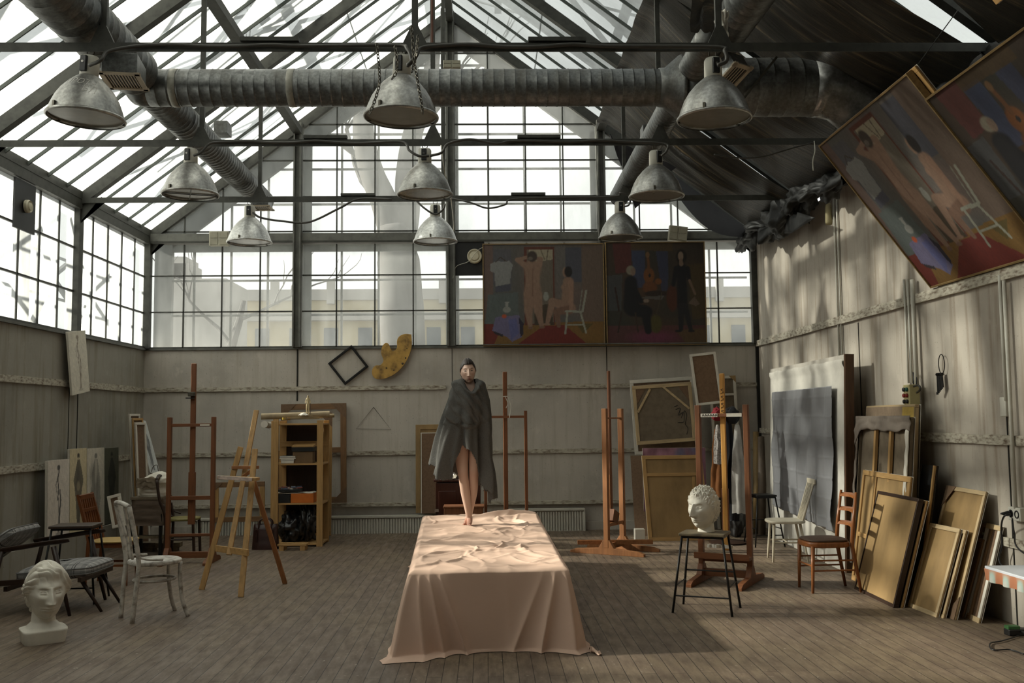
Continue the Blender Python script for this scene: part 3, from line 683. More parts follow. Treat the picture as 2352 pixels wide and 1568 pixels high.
# crumpled black fabric along the eave
def crump(y0, y1, r, seed, n=120):
    def fn(u, v):
        y = y0+(y1-y0)*v; a = 2*PI*u
        rr = r*(.75+.9*nz(math.cos(a)*1.3+seed, math.sin(a)*1.3, y*2.6)+.35*nz(math.cos(a)*4, math.sin(a)*4, y*7))*(.35+.65*math.sin(PI*min(max(v, .03), .97))**.4)
        return V(XR-.26+rr*math.cos(a), y, ZE-.16+.05*math.sin(y*3)+rr*math.sin(a)*1.25)
    return MB().grid(fn, 40, n, wrap=True)
m_bun = mat('black crumpled fabric', (.010, .010, .009), .55, 0, .5, 12, bump=.5)
o_ = crump(13.9, 9.7, .17, 1, 160).obj('bundled_fabric', m_bun, smooth=True); tag(o_, 'black crumpled fabric bundled along the right eave near the far corner', 'fabric')
o_ = crump(9.5, 6.4, .13, 5, 110).obj('bundled_fabric', m_bun, smooth=True); tag(o_, 'black crumpled fabric bunched on the eave above the tilted nude painting', 'fabric')
hgp = MB().grid(lambda u, v: atx(1812+60*u*(1-v*.75)-10*v, 480+20*u*(1-v)+56*v, XR-.30)+V(0, 0, 0), 6, 6)
tag(hgp.obj('fabric_scrap', m_bun, smooth=True, solid=.01), 'pointed black fabric scrap hanging below the bundle on the right wall', 'fabric')
for p_, q_ in (((XR-.1, 13.9, ZE+.02), (XR-.1, YB, ZE+.02)),): trim(MB().beam(p_, q_, .12, .10), m_metal)
# ================================================================ CANVASES, EASELS, CHAIRS
class Paint:
    def __init__(s, w, h, bg, seed=0):
        s.w, s.h = w, h; s.a = np.zeros((h+1, w+1, 3)); s.a[:] = bg
        s.U, s.Vv = np.meshgrid(np.linspace(0, 1, w+1), np.linspace(0, 1, h+1)); s.asp = 1.; s.r = np.random.default_rng(seed)
    def blend(s, m, c, al=1.):
        m = np.clip(m, 0, 1)[..., None]*al; s.a = s.a*(1-m)+np.array(c)*m; return s
    def poly(s, P, c, al=1.):
        ins = np.zeros(s.U.shape, bool); n = len(P)
        for i in range(n):
            x0, y0 = P[i]; x1, y1 = P[(i+1) % n]
            if y0 == y1: continue
            cond = ((y0 > s.Vv) != (y1 > s.Vv)) & (s.U < (x1-x0)*(s.Vv-y0)/(y1-y0)+x0); ins ^= cond
        return s.blend(ins.astype(float), c, al)
    def ell(s, cx, cy, rx, ry, c, rot=0., soft=.25, al=1.):
        dx = s.U-cx; dy = (s.Vv-cy); co, si = math.cos(rot), math.sin(rot); X = (dx*co+dy*si)/rx; Y_ = (-dx*si+dy*co)/ry
        return s.blend((1-np.sqrt(X*X+Y_*Y_))/soft+.5, c, al)
    def limb(s, p, q, r0, r1, c, al=1., soft=.3):
        dx, dy = q[0]-p[0], q[1]-p[1]; L2 = dx*dx+dy*dy+1e-9
        t = np.clip(((s.U-p[0])*dx+(s.Vv-p[1])*dy)/L2, 0, 1); d = np.hypot(s.U-p[0]-t*dx, s.Vv-p[1]-t*dy); r = r0+(r1-r0)*t
        return s.blend((1-d/r)/soft+.5, c, al)
    def line(s, P, r, c, al=1.):
        for a, b in zip(P, P[1:]): s.limb(a, b, r, r, c, al)
        return s
    def cloud(s, c, k=6, al=.5, cx=(0, 1), cy=(0, 1), rr=(.05, .2)):
        for _ in range(k): s.ell(s.r.uniform(*cx), s.r.uniform(*cy), s.r.uniform(*rr), s.r.uniform(*rr), c, s.r.uniform(0, 3), 1.5, al)
        return s
    def out(s, nzv=.06):
        g = s.r.normal(0, 1, s.a.shape[:2]); g = (g+np.roll(g, 1, 0)+np.roll(g, 2, 0)+np.roll(g, 3, 0)+np.roll(g, 1, 1))/2.3
        a = s.a*(1+nzv*g[..., None]); return np.clip(a, .002, 1).reshape(-1, 3)
def nudes(lift=1.):
    p = Paint(170, 150, (.095, .082, .070), 1)
    X = lambda x: (x-258)/902; Y_ = lambda y: 1-(y-95)/755; Q = lambda *L: [(X(a), Y_(b)) for a, b in L]
    p.cloud((.13, .09, .075), 10); p.cloud((.075, .085, .082), 10)
    p.poly(Q((258, 95), (330, 95), (330, 690), (258, 690)), (.145, .075, .055), .6); p.poly(Q((1000, 95), (1160, 95), (1160, 680), (1000, 680)), (.13, .085, .06), .7)
    p.poly(Q((875, 120), (1000, 120), (1000, 380), (875, 380)), (.055, .058, .080), .8); p.poly(Q((800, 95), (875, 95), (875, 500), (800, 500)), (.12, .11, .10), .6)
    p.poly(Q((330, 130), (470, 130), (470, 400), (330, 400)), (.075, .07, .09), .5)
    p.poly(Q((258, 690), (1160, 675), (1160, 850), (258, 850)), (.16, .085, .018)); p.poly(Q((500, 850), (700, 710), (860, 700), (1040, 850)), (.13, .016, .010)); p.poly(Q((258, 690), (400, 690), (330, 850), (258, 850)), (.13, .018, .010)); p.poly(Q((950, 690), (1080, 690), (1000, 770)), (.06, .055, .015), .7)
    p.poly(Q((565, 115), (792, 115), (792, 700), (565, 700)), (.10, .028, .015)); p.poly(Q((582, 133), (778, 133), (778, 690), (582, 690)), (.12, .10, .075))
    p.poly(Q((600, 135), (778, 135), (778, 210), (600, 230)), (.30, .26, .18)); p.line(Q((690, 135), (720, 210)), .004, (.12, .09, .06)); p.line(Q((745, 135), (735, 210)), .004, (.12, .09, .06))
    p.poly(Q((640, 560), (760, 540), (780, 700), (640, 700)), (.05, .035, .02))
    p.poly(Q((310, 240), (360, 215), (400, 225), (450, 215), (480, 250), (465, 300), (455, 390), (345, 410), (340, 310), (305, 290)), (.20, .20, .19)); p.poly(Q((345, 410), (462, 392), (465, 440), (345, 455)), (.06, .06, .08)); p.line(Q((350, 225), (385, 190), (430, 222)), .004, (.05, .03, .02))
    p.poly(Q((290, 470), (515, 455), (520, 690), (265, 690)), (.085, .10, .095)); p.poly(Q((345, 640), (520, 625), (550, 700), (540, 790), (470, 825), (430, 790), (320, 740)), (.13, .115, .20)); p.poly(Q((440, 660), (500, 650), (520, 760), (460, 815)), (.09, .10, .24), .8); p.poly(Q((320, 740), (400, 770), (400, 790), (340, 765)), (.02, .015, .02)); p.poly(Q((520, 640), (556, 690), (550, 770), (530, 790)), (.02, .016, .03))
    for a, b, rx, ry in ((430, 585, .032, .030), (430, 548, .014, .025), (432, 530, .02, .008)): p.ell(X(a), Y_(b), rx, ry, (.24, .24, .22))
    p.ell(X(410), Y_(634), .02, .02, (.38, .07, .02)); p.ell(X(726), Y_(490), .022, .04, (.25, .25, .22)); p.ell(X(726), Y_(462), .016, .012, (.25, .25, .22))
    sk = (.235, .145, .10); sk2 = (.16, .09, .06)
    for a, b, r0, r1 in (((600, 470), (592, 600), .048, .034), ((592, 600), (605, 705), .032, .018), ((655, 470), (668, 600), .048, .034), ((668, 600), (690, 705), .032, .018)): p.limb((X(a[0]), Y_(a[1])), (X(b[0]), Y_(b[1])), r0, r1, sk)
    p.ell(X(606), Y_(722), .022, .012, sk2); p.ell(X(692), Y_(718), .026, .012, sk2)
    p.limb((X(628), Y_(270)), (X(626), Y_(350)), .075, .058, sk); p.limb((X(626), Y_(350)), (X(626), Y_(450)), .055, .072, sk); p.limb((X(628), Y_(280)), (X(626), Y_(420)), .008, .006, sk2, .6); p.limb((X(626), Y_(430)), (X(626), Y_(480)), .005, .006, sk2, .8)
    p.limb((X(572), Y_(255)), (X(515), Y_(210)), .028, .022, sk); p.limb((X(515), Y_(210)), (X(590), Y_(190)), .020, .016, sk); p.limb((X(675), Y_(250)), (X(688), Y_(205)), .028, .022, sk); p.limb((X(686), Y_(200)), (X(645), Y_(200)), .018, .016, sk)
    p.ell(X(625), Y_(185), .042, .055, (.045, .03, .022)); p.ell(X(612), Y_(200), .02, .018, (.12, .10, .08))
    p.limb((X(895), Y_(375)), (X(885), Y_(540)), .045, .05, sk); p.ell(X(868), Y_(420), .032, .034, sk); p.limb((X(900), Y_(575)), (X(775), Y_(525)), .055, .035, sk); p.limb((X(775), Y_(525)), (X(735), Y_(680)), .032, .017, sk); p.ell(X(730), Y_(695), .03, .012, sk)
    p.limb((X(890), Y_(590)), (X(805), Y_(600)), .045, .03, sk2); p.limb((X(805), Y_(600)), (X(820), Y_(710)), .028, .016, sk2); p.limb((X(915), Y_(380)), (X(915), Y_(590)), .022, .017, (.27, .16, .11))
    p.ell(X(872), Y_(305), .022, .048, sk); p.ell(X(897), Y_(302), .033, .055, (.012, .009, .008))
    wc = (.25, .25, .20)
    p.poly(Q((870, 590), (1000, 595), (998, 612), (865, 605)), wc); p.line(Q((1000, 600), (1030, 445)), .009, wc); p.line(Q((975, 600), (1000, 440)), .004, wc, .6); p.line(Q((885, 610), (868, 765)), .008, wc); p.line(Q((985, 610), (1025, 762)), .008, wc); p.line(Q((880, 700), (1000, 700)), .006, wc)
    p.a *= lift; return p
def musicians(lift=1.):
    p = Paint(140, 150, (.030, .022, .015), 2)
    X = lambda x: (x-1180)/750; Y_ = lambda y: 1-(y-85)/755; Q = lambda *L: [(X(a), Y_(b)) for a, b in L]
    p.cloud((.055, .03, .015), 10, .6); p.cloud((.022, .026, .02), 8, .6)
    p.poly(Q((1230, 90), (1370, 90), (1370, 300), (1250, 315)), (.075, .016, .014), .8); p.poly(Q((1375, 130), (1480, 130), (1470, 420), (1385, 420)), (.030, .042, .085), .8); p.poly(Q((1560, 140), (1655, 150), (1650, 440), (1600, 450)), (.028, .035, .075), .7)
    p.poly(Q((1370, 90), (1690, 90), (1690, 150), (1370, 140)), (.06, .035, .012), .8); p.poly(Q((1800, 250), (1930, 240), (1930, 650), (1830, 660)), (.055, .035, .010), .7)
    p.poly(Q((1185, 330), (1300, 320), (1290, 590), (1185, 590)), (.045, .048, .052), .7); p.poly(Q((1180, 700), (1930, 700), (1930, 840), (1180, 840)), (.075, .024, .025), .8); p.ell(X(1530), Y_(790), .22, .06, (.11, .025, .05), soft=1); p.poly(Q((1700, 740), (1930, 720), (1930, 840), (1780, 840)), (.07, .045, .012), .7)
    p.ell(X(1505), Y_(330), .055, .075, (.13, .045, .010)); p.limb((X(1500), Y_(190)), (X(1505), Y_(300)), .014, .014, (.10, .04, .012)); p.ell(X(1498), Y_(175), .02, .03, (.13, .07, .03)); p.ell(X(1510), Y_(420), .075, .06, (.10, .035, .010)); p.ell(X(1575), Y_(375), .035, .03, (.13, .045, .010)); p.ell(X(1510), Y_(330), .012, .02, (.01, .01, .01))
    p.ell(X(1560), Y_(465), .12, .03, (.02, .012, .008)); p.poly(Q((1430, 490), (1620, 480), (1600, 510), (1470, 505)), (.09, .085, .08), .7)
    p.ell(X(1680), Y_(500), .06, .13, (.06, .018, .008)); p.ell(X(1550), Y_(690), .06, .09, (.055, .045, .010))
    p.line(Q((1600, 460), (1550, 640)), .005, (.05, .035, .02))
    bl = (.006, .006, .008)
    p.limb((X(1365), Y_(380)), (X(1365), Y_(560)), .065, .085, bl); p.limb((X(1370), Y_(580)), (X(1480), Y_(600)), .07, .06, bl); p.limb((X(1470), Y_(590)), (X(1490), Y_(740)), .05, .035, bl); p.limb((X(1380), Y_(420)), (X(1440), Y_(520)), .032, .025, bl); p.ell(X(1480), Y_(518), .03, .018, (.16, .12, .09))
    p.ell(X(1365), Y_(290), .045, .045, (.17, .15, .11)); p.ell(X(1383), Y_(300), .026, .04, (.16, .11, .08)); p.line(Q((1270, 590), (1245, 420)), .009, (.022, .010, .006)); p.line(Q((1290, 600), (1260, 750)), .008, (.022, .012, .008)); p.line(Q((1395, 610), (1412, 745)), .008, (.03, .018, .01))
    p.limb((X(1755), Y_(280)), (X(1755), Y_(400)), .055, .045, bl); p.limb((X(1755), Y_(400)), (X(1755), Y_(560)), .05, .055, bl); p.limb((X(1745), Y_(560)), (X(1740), Y_(730)), .035, .022, (.010, .010, .012)); p.limb((X(1775), Y_(560)), (X(1815), Y_(735)), .033, .02, (.010, .010, .012)); p.limb((X(1715), Y_(280)), (X(1690), Y_(400)), .027, .02, bl); p.limb((X(1800), Y_(280)), (X(1815), Y_(370)), .027, .02, bl); p.limb((X(1815), Y_(370)), (X(1855), Y_(470)), .014, .011, (.14, .09, .06))
    p.ell(X(1757), Y_(190), .055, .075, (.010, .007, .005)); p.ell(X(1752), Y_(187), .027, .045, (.20, .14, .10)); p.limb((X(1752), Y_(215)), (X(1755), Y_(245)), .016, .022, (.15, .10, .07)); p.poly(Q((1800, 540), (1850, 490), (1890, 545), (1860, 560)), (.10, .07, .05)); p.ell(X(1720), Y_(745), .035, .012, bl); p.ell(X(1820), Y_(745), .035, .012, bl)
    p.a *= lift; return p
def figure(w, h, bg, ink, seed, kind=0, al=.8):
    p = Paint(w, h, bg, seed); p.cloud(tuple(x*1.08 for x in bg), 5, .5); a = p
    if kind == 0:     # slender standing sketch
        a.ell(.50, .90, .07, .035, ink, al=al); a.line([(.52, .86), (.46, .76), (.50, .62), (.46, .50)], .022, ink, al); a.line([(.47, .80), (.38, .68), (.42, .58)], .015, ink, al*.7)
        a.line([(.56, .60), (.60, .48), (.55, .30), (.52, .10)], .025, ink, al); a.line([(.50, .50), (.52, .30), (.48, .08)], .018, ink, al*.8); a.ell(.5, .06, .12, .02, ink, al=al*.5)
    elif kind == 1:   # cloaked figure
        a.ell(.5, .91, .07, .035, ink, al=al); a.poly([(.45, .87), (.57, .87), (.72, .72), (.80, .60), (.72, .52), (.62, .30), (.58, .06), (.42, .06), (.36, .35), (.28, .54), (.22, .62), (.33, .74)], ink, al*.85); a.ell(.5, .55, .10, .06, bg, al=.3); a.ell(.5, .88, .035, .02, bg, al=.7)
        a.cloud(ink, 5, .35, (.3, .7), (.1, .7), (.05, .12))
    else:             # smoky shape
        a.ell(.5, .9, .08, .035, ink, al=al*.8); a.poly([(.42, .86), (.6, .86), (.75, .6), (.78, .35), (.6, .08), (.3, .08), (.22, .4), (.3, .7)], ink, al*.5); a.limb((.5, .8), (.48, .1), .05, .03, bg, .7); a.cloud(ink, 9, .35, (.15, .85), (.1, .8), (.05, .15))
    return p
def paintpanel(p, W, H, y, parent, name='canvas', mt=None):
    q = MB().grid(lambda u, v: V(W*u, y, H*v), p.w, p.h); o = q.obj(name, mt or vcol('oil paint'), parent, smooth=True, recalc=False); setcol(o, p.out()); return o

def board(label, b0, b1, tl, name='canvas', cat='canvas', group=None):
    """an Empty at the lower left corner, x along the bottom edge, z up the leaning face"""
    b0 = V(*b0); b1 = V(*b1); e = (b1-b0); W = e.length; e.normalize()
    T = tl if isinstance(tl, Vector) else atp(tl[0], tl[1], b0, e); u = T-b0; u = u-e*u.dot(e); H = u.length; u.normalize(); yv = u.cross(e)
    Mx = Matrix((e, yv, u)).transposed()
    t = thing(name, label, cat, b0, 0, group, tilt=Mx.to_euler()); return t, W, H
def backframe(t, W, H, bars=m_strip, barsz=m_stripz, panel=m_linen, bw=.045, th=.022, corners=(), cross=(), vert=(), brace=None):
    B((W/2, th*.75, H/2), (W-.006, .004, H-.006)).obj('canvas_back', panel, t)
    for z in (bw/2, H-bw/2): B((W/2, th*.35, z), (W, th*.7, bw)).obj('stretcher_bar', bars, t, bev=.003)
    for x in (bw/2, W-bw/2): B((x, th*.35, H/2), (bw, th*.7, H-2*bw)).obj('stretcher_bar', barsz, t, bev=.003)
    for c in cross: B((W/2, th*.3, H*c), (W-2*bw, th*.6, bw*.85)).obj('crossbar', bars, t, bev=.003)
    for c in vert: B((W*c, th*.3, H/2), (bw*.85, th*.5, H-2*bw)).obj('crossbar', barsz, t, bev=.003)
    s = min(W, H)*.26
    for cx, cz in corners:
        x0, z0 = (0 if cx < 0 else W), (0 if cz < 0 else H); sx, sz = (1 if cx < 0 else -1), (1 if cz < 0 else -1)
        pts = [(x0, z0), (x0+sx*s, z0), (x0, z0+sz*s)]
        MB().prism(pts, .004, (0, -.001, 0)).obj('corner_plate', brace or m_linen, t)
    # linen wrapped edge
    MB().box((W/2, th+.001, H/2), (W+.004, .003, H+.004)).obj('edge', m_gesso, t)
def P3(px, py, Y): return aty(px, py, Y)

# --- two dark paintings in front of the back windows
def bigpainting(label, b0, b1, tl, p, group=None, fr=None):
    t, W, H = board(label, b0, b1, tl, 'painting', 'painting', group)
    paintpanel(p, W, H, -.002, t); B((W/2, .018, H/2), (W-.004, .034, H-.004)).obj('stretcher', m_pine, t)
    q = MB(); f_ = .014
    for c, d in (((W/2, .01, -f_/2), (W+2*f_, .05, f_)), ((W/2, .01, H+f_/2), (W+2*f_, .05, f_)), ((-f_/2, .01, H/2), (f_, .05, H)), ((W+f_/2, .01, H/2), (f_, .05, H))): q.box(c, d)
    q.obj('frame', fr or wood('thin gilt lath', (.22, .145, .06), 'X'), t); return t
Yp = D-.22
bigpainting('large oil painting of two nude women, upright before the back windows', P3(1112, 793, Yp), P3(1388, 791, Yp), P3(1112, 562, Yp), nudes(.8))
bigpainting('dark oil painting of two women in black with instruments, before the back windows', P3(1396, 791, Yp), P3(1622, 789, Yp), P3(1397, 558, Yp), musicians(.9))
B((aty(1370, 790, Yp).x, D-.14, ZS-.0), (aty(1625, 790, D).x-aty(1115, 790, D).x, .24, .014)).obj('trim_91', m_metal2, kind='structure')
# --- tilted paintings over the right wall rail
c0 = atx(2140, 668, XR-.06); yb = 6.05
d_ = V(0, -1, 0)
c0 = V(c0.x, c0.y, ZS+.065)
T0 = atp(1885, 335, c0, d_)
c1 = V(c0.x, 6.58, c0.z)
bigpainting('tilted painting of two nude women leaning out over the right wall', c0, c1, T0, nudes(.80), 'paintings leaning out from the right wall')
c2 = V(c0.x-.02, c1.y-.03, c0.z); upv = (T0-c0); 
T2 = c2+upv*.85
bigpainting('tilted dark painting with a pale face at its top, at the right edge', c2, c2+V(0, -1.5, 0), T2, musicians(.85), 'paintings leaning out from the right wall')
t, W, H = board('back of a brown canvas in the top right corner, beyond the tilted dark painting', aty(2288, 12, 5.5), aty(2288, 12, 5.5)+V(0, -.8, 0), aty(2288, 12, 5.5)+upv*.55, 'canvas', 'canvas'); backframe(t, W, H, m_pinex, m_pine, m_linen)
t, W, H = board('narrow brown canvas edge showing behind the tilted nude painting', c0+V(.02, -.15, .02), c1+V(.02, -.06, .02), c0+upv*1.03+V(.05, -.15, 0), 'canvas', 'canvas'); backframe(t, W, H, m_pinex, m_pine, m_linen)
q = MB()
for i, (p_, z_) in enumerate(((c0+upv*.99, 0), (c1+upv*.99, 0))): q.tube([p_, V(p_.x+.5, p_.y, ZE+.35)], .004, 5)
tag(q.obj('hanging_rope', m_cable), 'thin ropes holding the tilted nude painting to the roof', 'rope')

# --- small panel on the left rail, frame and palette on the back wall
b0 = atx(166, 908, XL+.12); b1 = atx(206, 898, XL+.12)
t, W, H = board('narrow white board with a pencil figure hung crooked on the left wall', b0, b1, (155, 762), 'drawing_board', 'drawing'); paintpanel(figure(30, 90, (.58, .54, .44), (.14, .10, .07), 4, 0, .75), W, H, -.002, t); B((W/2, .012, H/2), (W, .024, H)).obj('board', m_gesso, t, bev=.003)
cf = aty(800, 838, D-.03); t = thing('picture_frame', 'empty black wooden frame hung diamond-wise on the back wall', 'frame', cf, 0, tilt=(0, math.radians(-38), 0))
w_, h_ = .40, .37
for c, d in (((0, 0, h_/2), (w_, .03, .035)), ((0, 0, -h_/2), (w_, .03, .035)), ((w_/2, 0, 0), (.035, .03, h_+.035)), ((-w_/2, 0, 0), (.035, .03, h_+.035))): B(c, d).obj('frame_side', m_blackmetal, t, bev=.006)
pp = [(945, 768), (946, 795), (938, 820), (925, 842), (908, 858), (888, 868), (868, 871), (857, 864), (855, 850), (862, 840), (874, 838), (881, 828), (876, 812), (878, 797), (885, 788), (893, 790), (897, 800), (903, 806), (912, 800), (912, 784), (917, 773), (930, 767)]
cp = aty(902, 820, D-.06); pts = [(aty(x, y, D-.06).x-cp.x, aty(x, y, D-.06).z-cp.z) for x, y in pp]
pts = [(v.x, v.z) for v in bez([(a, 0, b) for a, b in pts]+[(pts[0][0], 0, pts[0][1])], 4)][:-1]
t = thing('palette', 'big yellow wooden painter\'s palette with a thumb notch on the back wall', 'palette', cp)
MB().prism(pts, .014, (0, -.01, 0)).obj('palette_board', mat('stained palette wood', (.42, .25, .06), .5, 0, .5, 7, (1, 1, 1), .1, dark=(.10, .055, .02)), t, bev=.002)
for x, y, r in ((925, 835, .016), (932, 822, .012), (935, 800, .008), (905, 850, .01), (888, 845, .012)): pz = aty(x, y, D-.06)-cp; MB().lathe([(r, 0), (r*.6, .004), (0, .005)], 10, o=(pz.x, -.025, pz.z), R=rotm(PI/2, 'X')).obj('paint_blob', mat('dried dark paint', (.05, .035, .02), .7), t, smooth=True)
q = MB().tube([aty(858, 935, D-.01), aty(818, 984, D-.01), aty(898, 986, D-.01), aty(858, 935, D-.01)], .003, 4); tag(q.obj('pencil_triangle', m_gap), 'thin triangle drawn on the back wall right of the shelves', 'drawing')

# --- drawings along the left wall
def leftcanvas(x0, x1, ytop, X, z, label, p, mt=None, tp=None):
    b0 = atx(x0, 1200, X); b1 = atx(x1, 1200, X); b0.z = b1.z = z
    t, W, H = board(label, b0, b1, (x0, ytop), 'drawing_board', 'drawing', 'figure sketches along the left wall'); paintpanel(p, W, H, -.002, t); B((W/2, .014, H/2), (W, .026, H)).obj('board', m_gesso, t, bev=.003); return t
leftcanvas(109, 159, 1058, XL+.17, .33, 'white sketch of a slender figure, nearest along the left wall', figure(40, 110, (.62, .56, .48), (.06, .055, .05), 5, 0, .95))
leftcanvas(160, 199, 1031, XL+.13, .33, 'yellowish sketch of a robed dark figure leaning on the left wall', figure(40, 110, (.58, .49, .31), (.045, .04, .035), 6, 1, .95))
leftcanvas(200, 239, 1030, XL+.13, .33, 'pale sketch of a smoky grey figure leaning on the left wall', figure(40, 110, (.60, .55, .45), (.07, .07, .065), 7, 2, .95))
leftcanvas(240, 272, 1029, XL+.13, .33, 'dark green and black figure sketch, farthest of the row on the left wall', figure(36, 110, (.09, .09, .06), (.006, .008, .008), 8, 1))
b0 = V(-4.58, 11.35, .33); b1 = V(-4.42, 11.75, .33)
b0 = aty(258, 1214, 11.6); b1 = aty(288, 1206, 11.6); t, W, H = board('small brown-backed canvas with white edges behind the brown chair', b0, b1, (245, 1140), 'canvas', 'canvas'); backframe(t, W, H, m_gesso, m_gesso, m_linen, .035)
Yk = 12.6
for i, (xa_, xb_, lb, kind) in enumerate(((299, 309, 'edge of a pale canvas in the left corner, leftmost of the stack', 0), (306, 316, 'yellow-edged canvas in the left corner stack', 1), (313, 322, 'white-edged canvas in the left corner stack, next to the leaning sketch', 2))):
    b0 = aty(xa_+12, 1190, Yk-.1*i); b1 = aty(xb_+26, 1195, Yk-.1*i+.25); b0.z = b1.z = 0; t, W, H = board(lb, b0, b1, (xa_-1, 950+i*10), 'canvas', 'canvas'); backframe(t, W, H, (m_gesso, m_pinex, m_gesso)[i], (m_gesso, m_pine, m_gesso)[i], m_linen, .03)
b0 = aty(345, 1085, 12.8); b1 = aty(368, 1088, 12.95)
t, W, H = board('white board with a dark figure study leaning askew in the left corner', b0, b1, (312, 962), 'drawing_board', 'drawing'); paintpanel(figure(30, 100, (.42, .43, .41), (.03, .03, .03), 9, 1), W, H, -.002, t); B((W/2, .012, H/2), (W, .022, H)).obj('board', m_gesso, t)

# --- stretchers on the back wall by the shelves
Yw = D-.10
def wallc(x0, yb_, x1, yb1, tlx, tly, Y, label, **k):
    nm = k.pop('name', 'canvas'); t, W, H = board(label, aty(x0, yb_, Y), aty(x1, yb1, Y), aty(tlx, tly, Y), nm, 'canvas'); backframe(t, W, H, **k); return t, W, H
def stretcher(t, W, H, bw, corners, cross=(), mt=m_pinex, mtz=m_pine, pl=m_linen):
    for z in (bw/2, H-bw/2): B((W/2, .012, z), (W, .024, bw)).obj('stretcher_bar', mt, t, bev=.003)
    for x in (bw/2, W-bw/2): B((x, .012, H/2), (bw, .024, H-2*bw)).obj('stretcher_bar', mtz, t, bev=.003)
    for c in cross: B((W/2, .010, H*c), (W-2*bw, .02, bw*.9)).obj('crossbar', mt, t, bev=.003)
    s = min(W, H)*.24
    for cx, cz in corners:
        x0, z0 = (0 if cx < 0 else W), (0 if cz < 0 else H); sx, sz = (1 if cx < 0 else -1), (1 if cz < 0 else -1)
        MB().prism([(x0, z0), (x0+sx*s, z0), (x0, z0+sz*s)], .005, (0, -.001, 0)).obj('corner_plate', pl, t)
m_stb = wood('mid brown stretcher wood', (.20, .11, .05), 'X'); m_stbz = wood('mid brown stretcher wood upright', (.20, .11, .05), 'Z')
t, W, H = board('large open wooden stretcher with corner plates on the back wall behind the shelves', aty(645, 1157, Yw), aty(796, 1154, Yw), aty(644, 928, Yw), 'stretcher_frame', 'stretcher'); stretcher(t, W, H, .085, [(-1, 1), (1, 1), (1, -1)], (.53,), m_stb, m_stbz)
t, W, H = board('pine stretcher standing just behind the shelf unit', aty(623, 1231, 13.45), aty(760, 1230, 13.45), aty(624, 948, 13.45), 'stretcher_frame', 'stretcher'); stretcher(t, W, H, .075, [(1, 1)], (.35,), m_pinex, m_pine); B((W*.5, .018, H*.36), (W*.8, .006, H*.66)).obj('backing', m_linen, t)
t, W, H = board('low brown stretcher behind the light wooden easel', aty(490, 1200, 13.5), aty(608, 1197, 13.5), aty(489, 1108, 13.5), 'stretcher_frame', 'stretcher'); stretcher(t, W, H, .07, [(-1, 1)], (), m_stb, m_pine)
# behind the woman
t, W, H = board('brown canvas back with a golden edge standing behind the woman', aty(955, 1178, 13.92), aty(1075, 1176, 13.92), aty(953, 975, 13.98), 'canvas', 'canvas'); backframe(t, W, H, m_board, m_board, m_board, .07)
t, W, H = board('dark brown board leaning on the golden edged canvas', aty(967, 1179, 13.86), aty(1078, 1177, 13.86), aty(960, 995, 13.94), 'board', 'board'); B((W/2, .01, H/2), (W, .02, H)).obj('panel', m_linen, t)
B((W/2, .012, H+.004), (W+.01, .024, .012)).obj('edge', m_gesso, t); B((.006, -.001, H/2), (.012, .01, H)).obj('edge', m_gesso, t)

# --- canvases stacked at the back right
G = 'canvases stacked at the back right'
def bc(label, bl, br_, tl, Y, grp=None, **k):
    t, W, H = board(label, aty(*bl, Y), aty(*br_, Y), aty(tl[0], tl[1], Y+.02), 'canvas', 'canvas', grp); backframe(t, W, H, **k); return t, W, H
bc('canvas back with white wrapped edges, rearmost above the lower stack', (1459, 1045), (1606, 1036), (1445, 873), 13.75, bars=m_gesso, barsz=m_gesso, panel=m_linen, bw=.05)
t, W, H = bc('large canvas back with pine corner braces and a black scrawl', (1463, 1022), (1600, 1012), (1457, 886), 13.6, panel=m_linen2, bw=.05)
for a, b in (((.06, .55), (.30, .93)), ((.52, .95), (.93, .55))): MB().beam((W*a[0], .004, H*a[1]), (W*b[0], .004, H*b[1]), .03, .014, up=(0, 1, 0)).obj('corner_brace', m_strip, t)
for c in ((0, 1), (1, 1)):
    x0 = 0 if c[0] == 0 else W; s_ = 1 if c[0] == 0 else -1
    MB().prism([(x0, H), (x0+s_*W*.26, H), (x0, H*.58)], .003, (0, .010, 0)).obj('corner_plate', m_linen, t)
q = MB()
for L_ in ([(.70, .55), (.78, .57), (.74, .45), (.82, .50), (.78, .40)], [(.72, .33), (.82, .34), (.84, .52), (.88, .44), (.84, .30), (.88, .22), (.85, .12)], [(.68, .60), (.74, .62)]): q.tube(bez([(W*a, .011, H*b) for a, b in L_], 5), .004, 5)
q.obj('scrawl', m_black, t)
bc('small upright canvas back balanced above the stack near the far right corner', (1600, 932), (1660, 925), (1582, 814), 13.5, bars=m_gesso, barsz=m_gesso, panel=m_linen, bw=.035)
t, W, H = board('tall white-edged frame behind the orange easel mast', aty(1650, 1225, 13.9), aty(1712, 1222, 13.9), aty(1640, 864, 13.9), 'canvas', 'canvas'); backframe(t, W, H, m_gesso, m_gesso, m_linen2, .04, corners=((1, 1),), cross=(.88,), brace=m_board)
t, W, H = board('painting with a pink and violet strip peeping over the lower stack', aty(1480, 1227, 13.35), aty(1625, 1225, 13.35), aty(1478, 1029, 13.35), 'canvas', 'canvas')
p = Paint(60, 40, (.22, .10, .13), 3); p.cloud((.45, .22, .28), 9, .8, (.05, .6), (.8, 1), (.03, .08)); p.cloud((.14, .13, .20), 9, .8, (.5, 1), (.7, 1), (.03, .08)); paintpanel(p, W, H, -.002, t); B((W/2, .013, H/2), (W, .024, H)).obj('stretcher', m_gesso, t)
b0 = atz(1490, 1243); b1 = atz(1632, 1240)
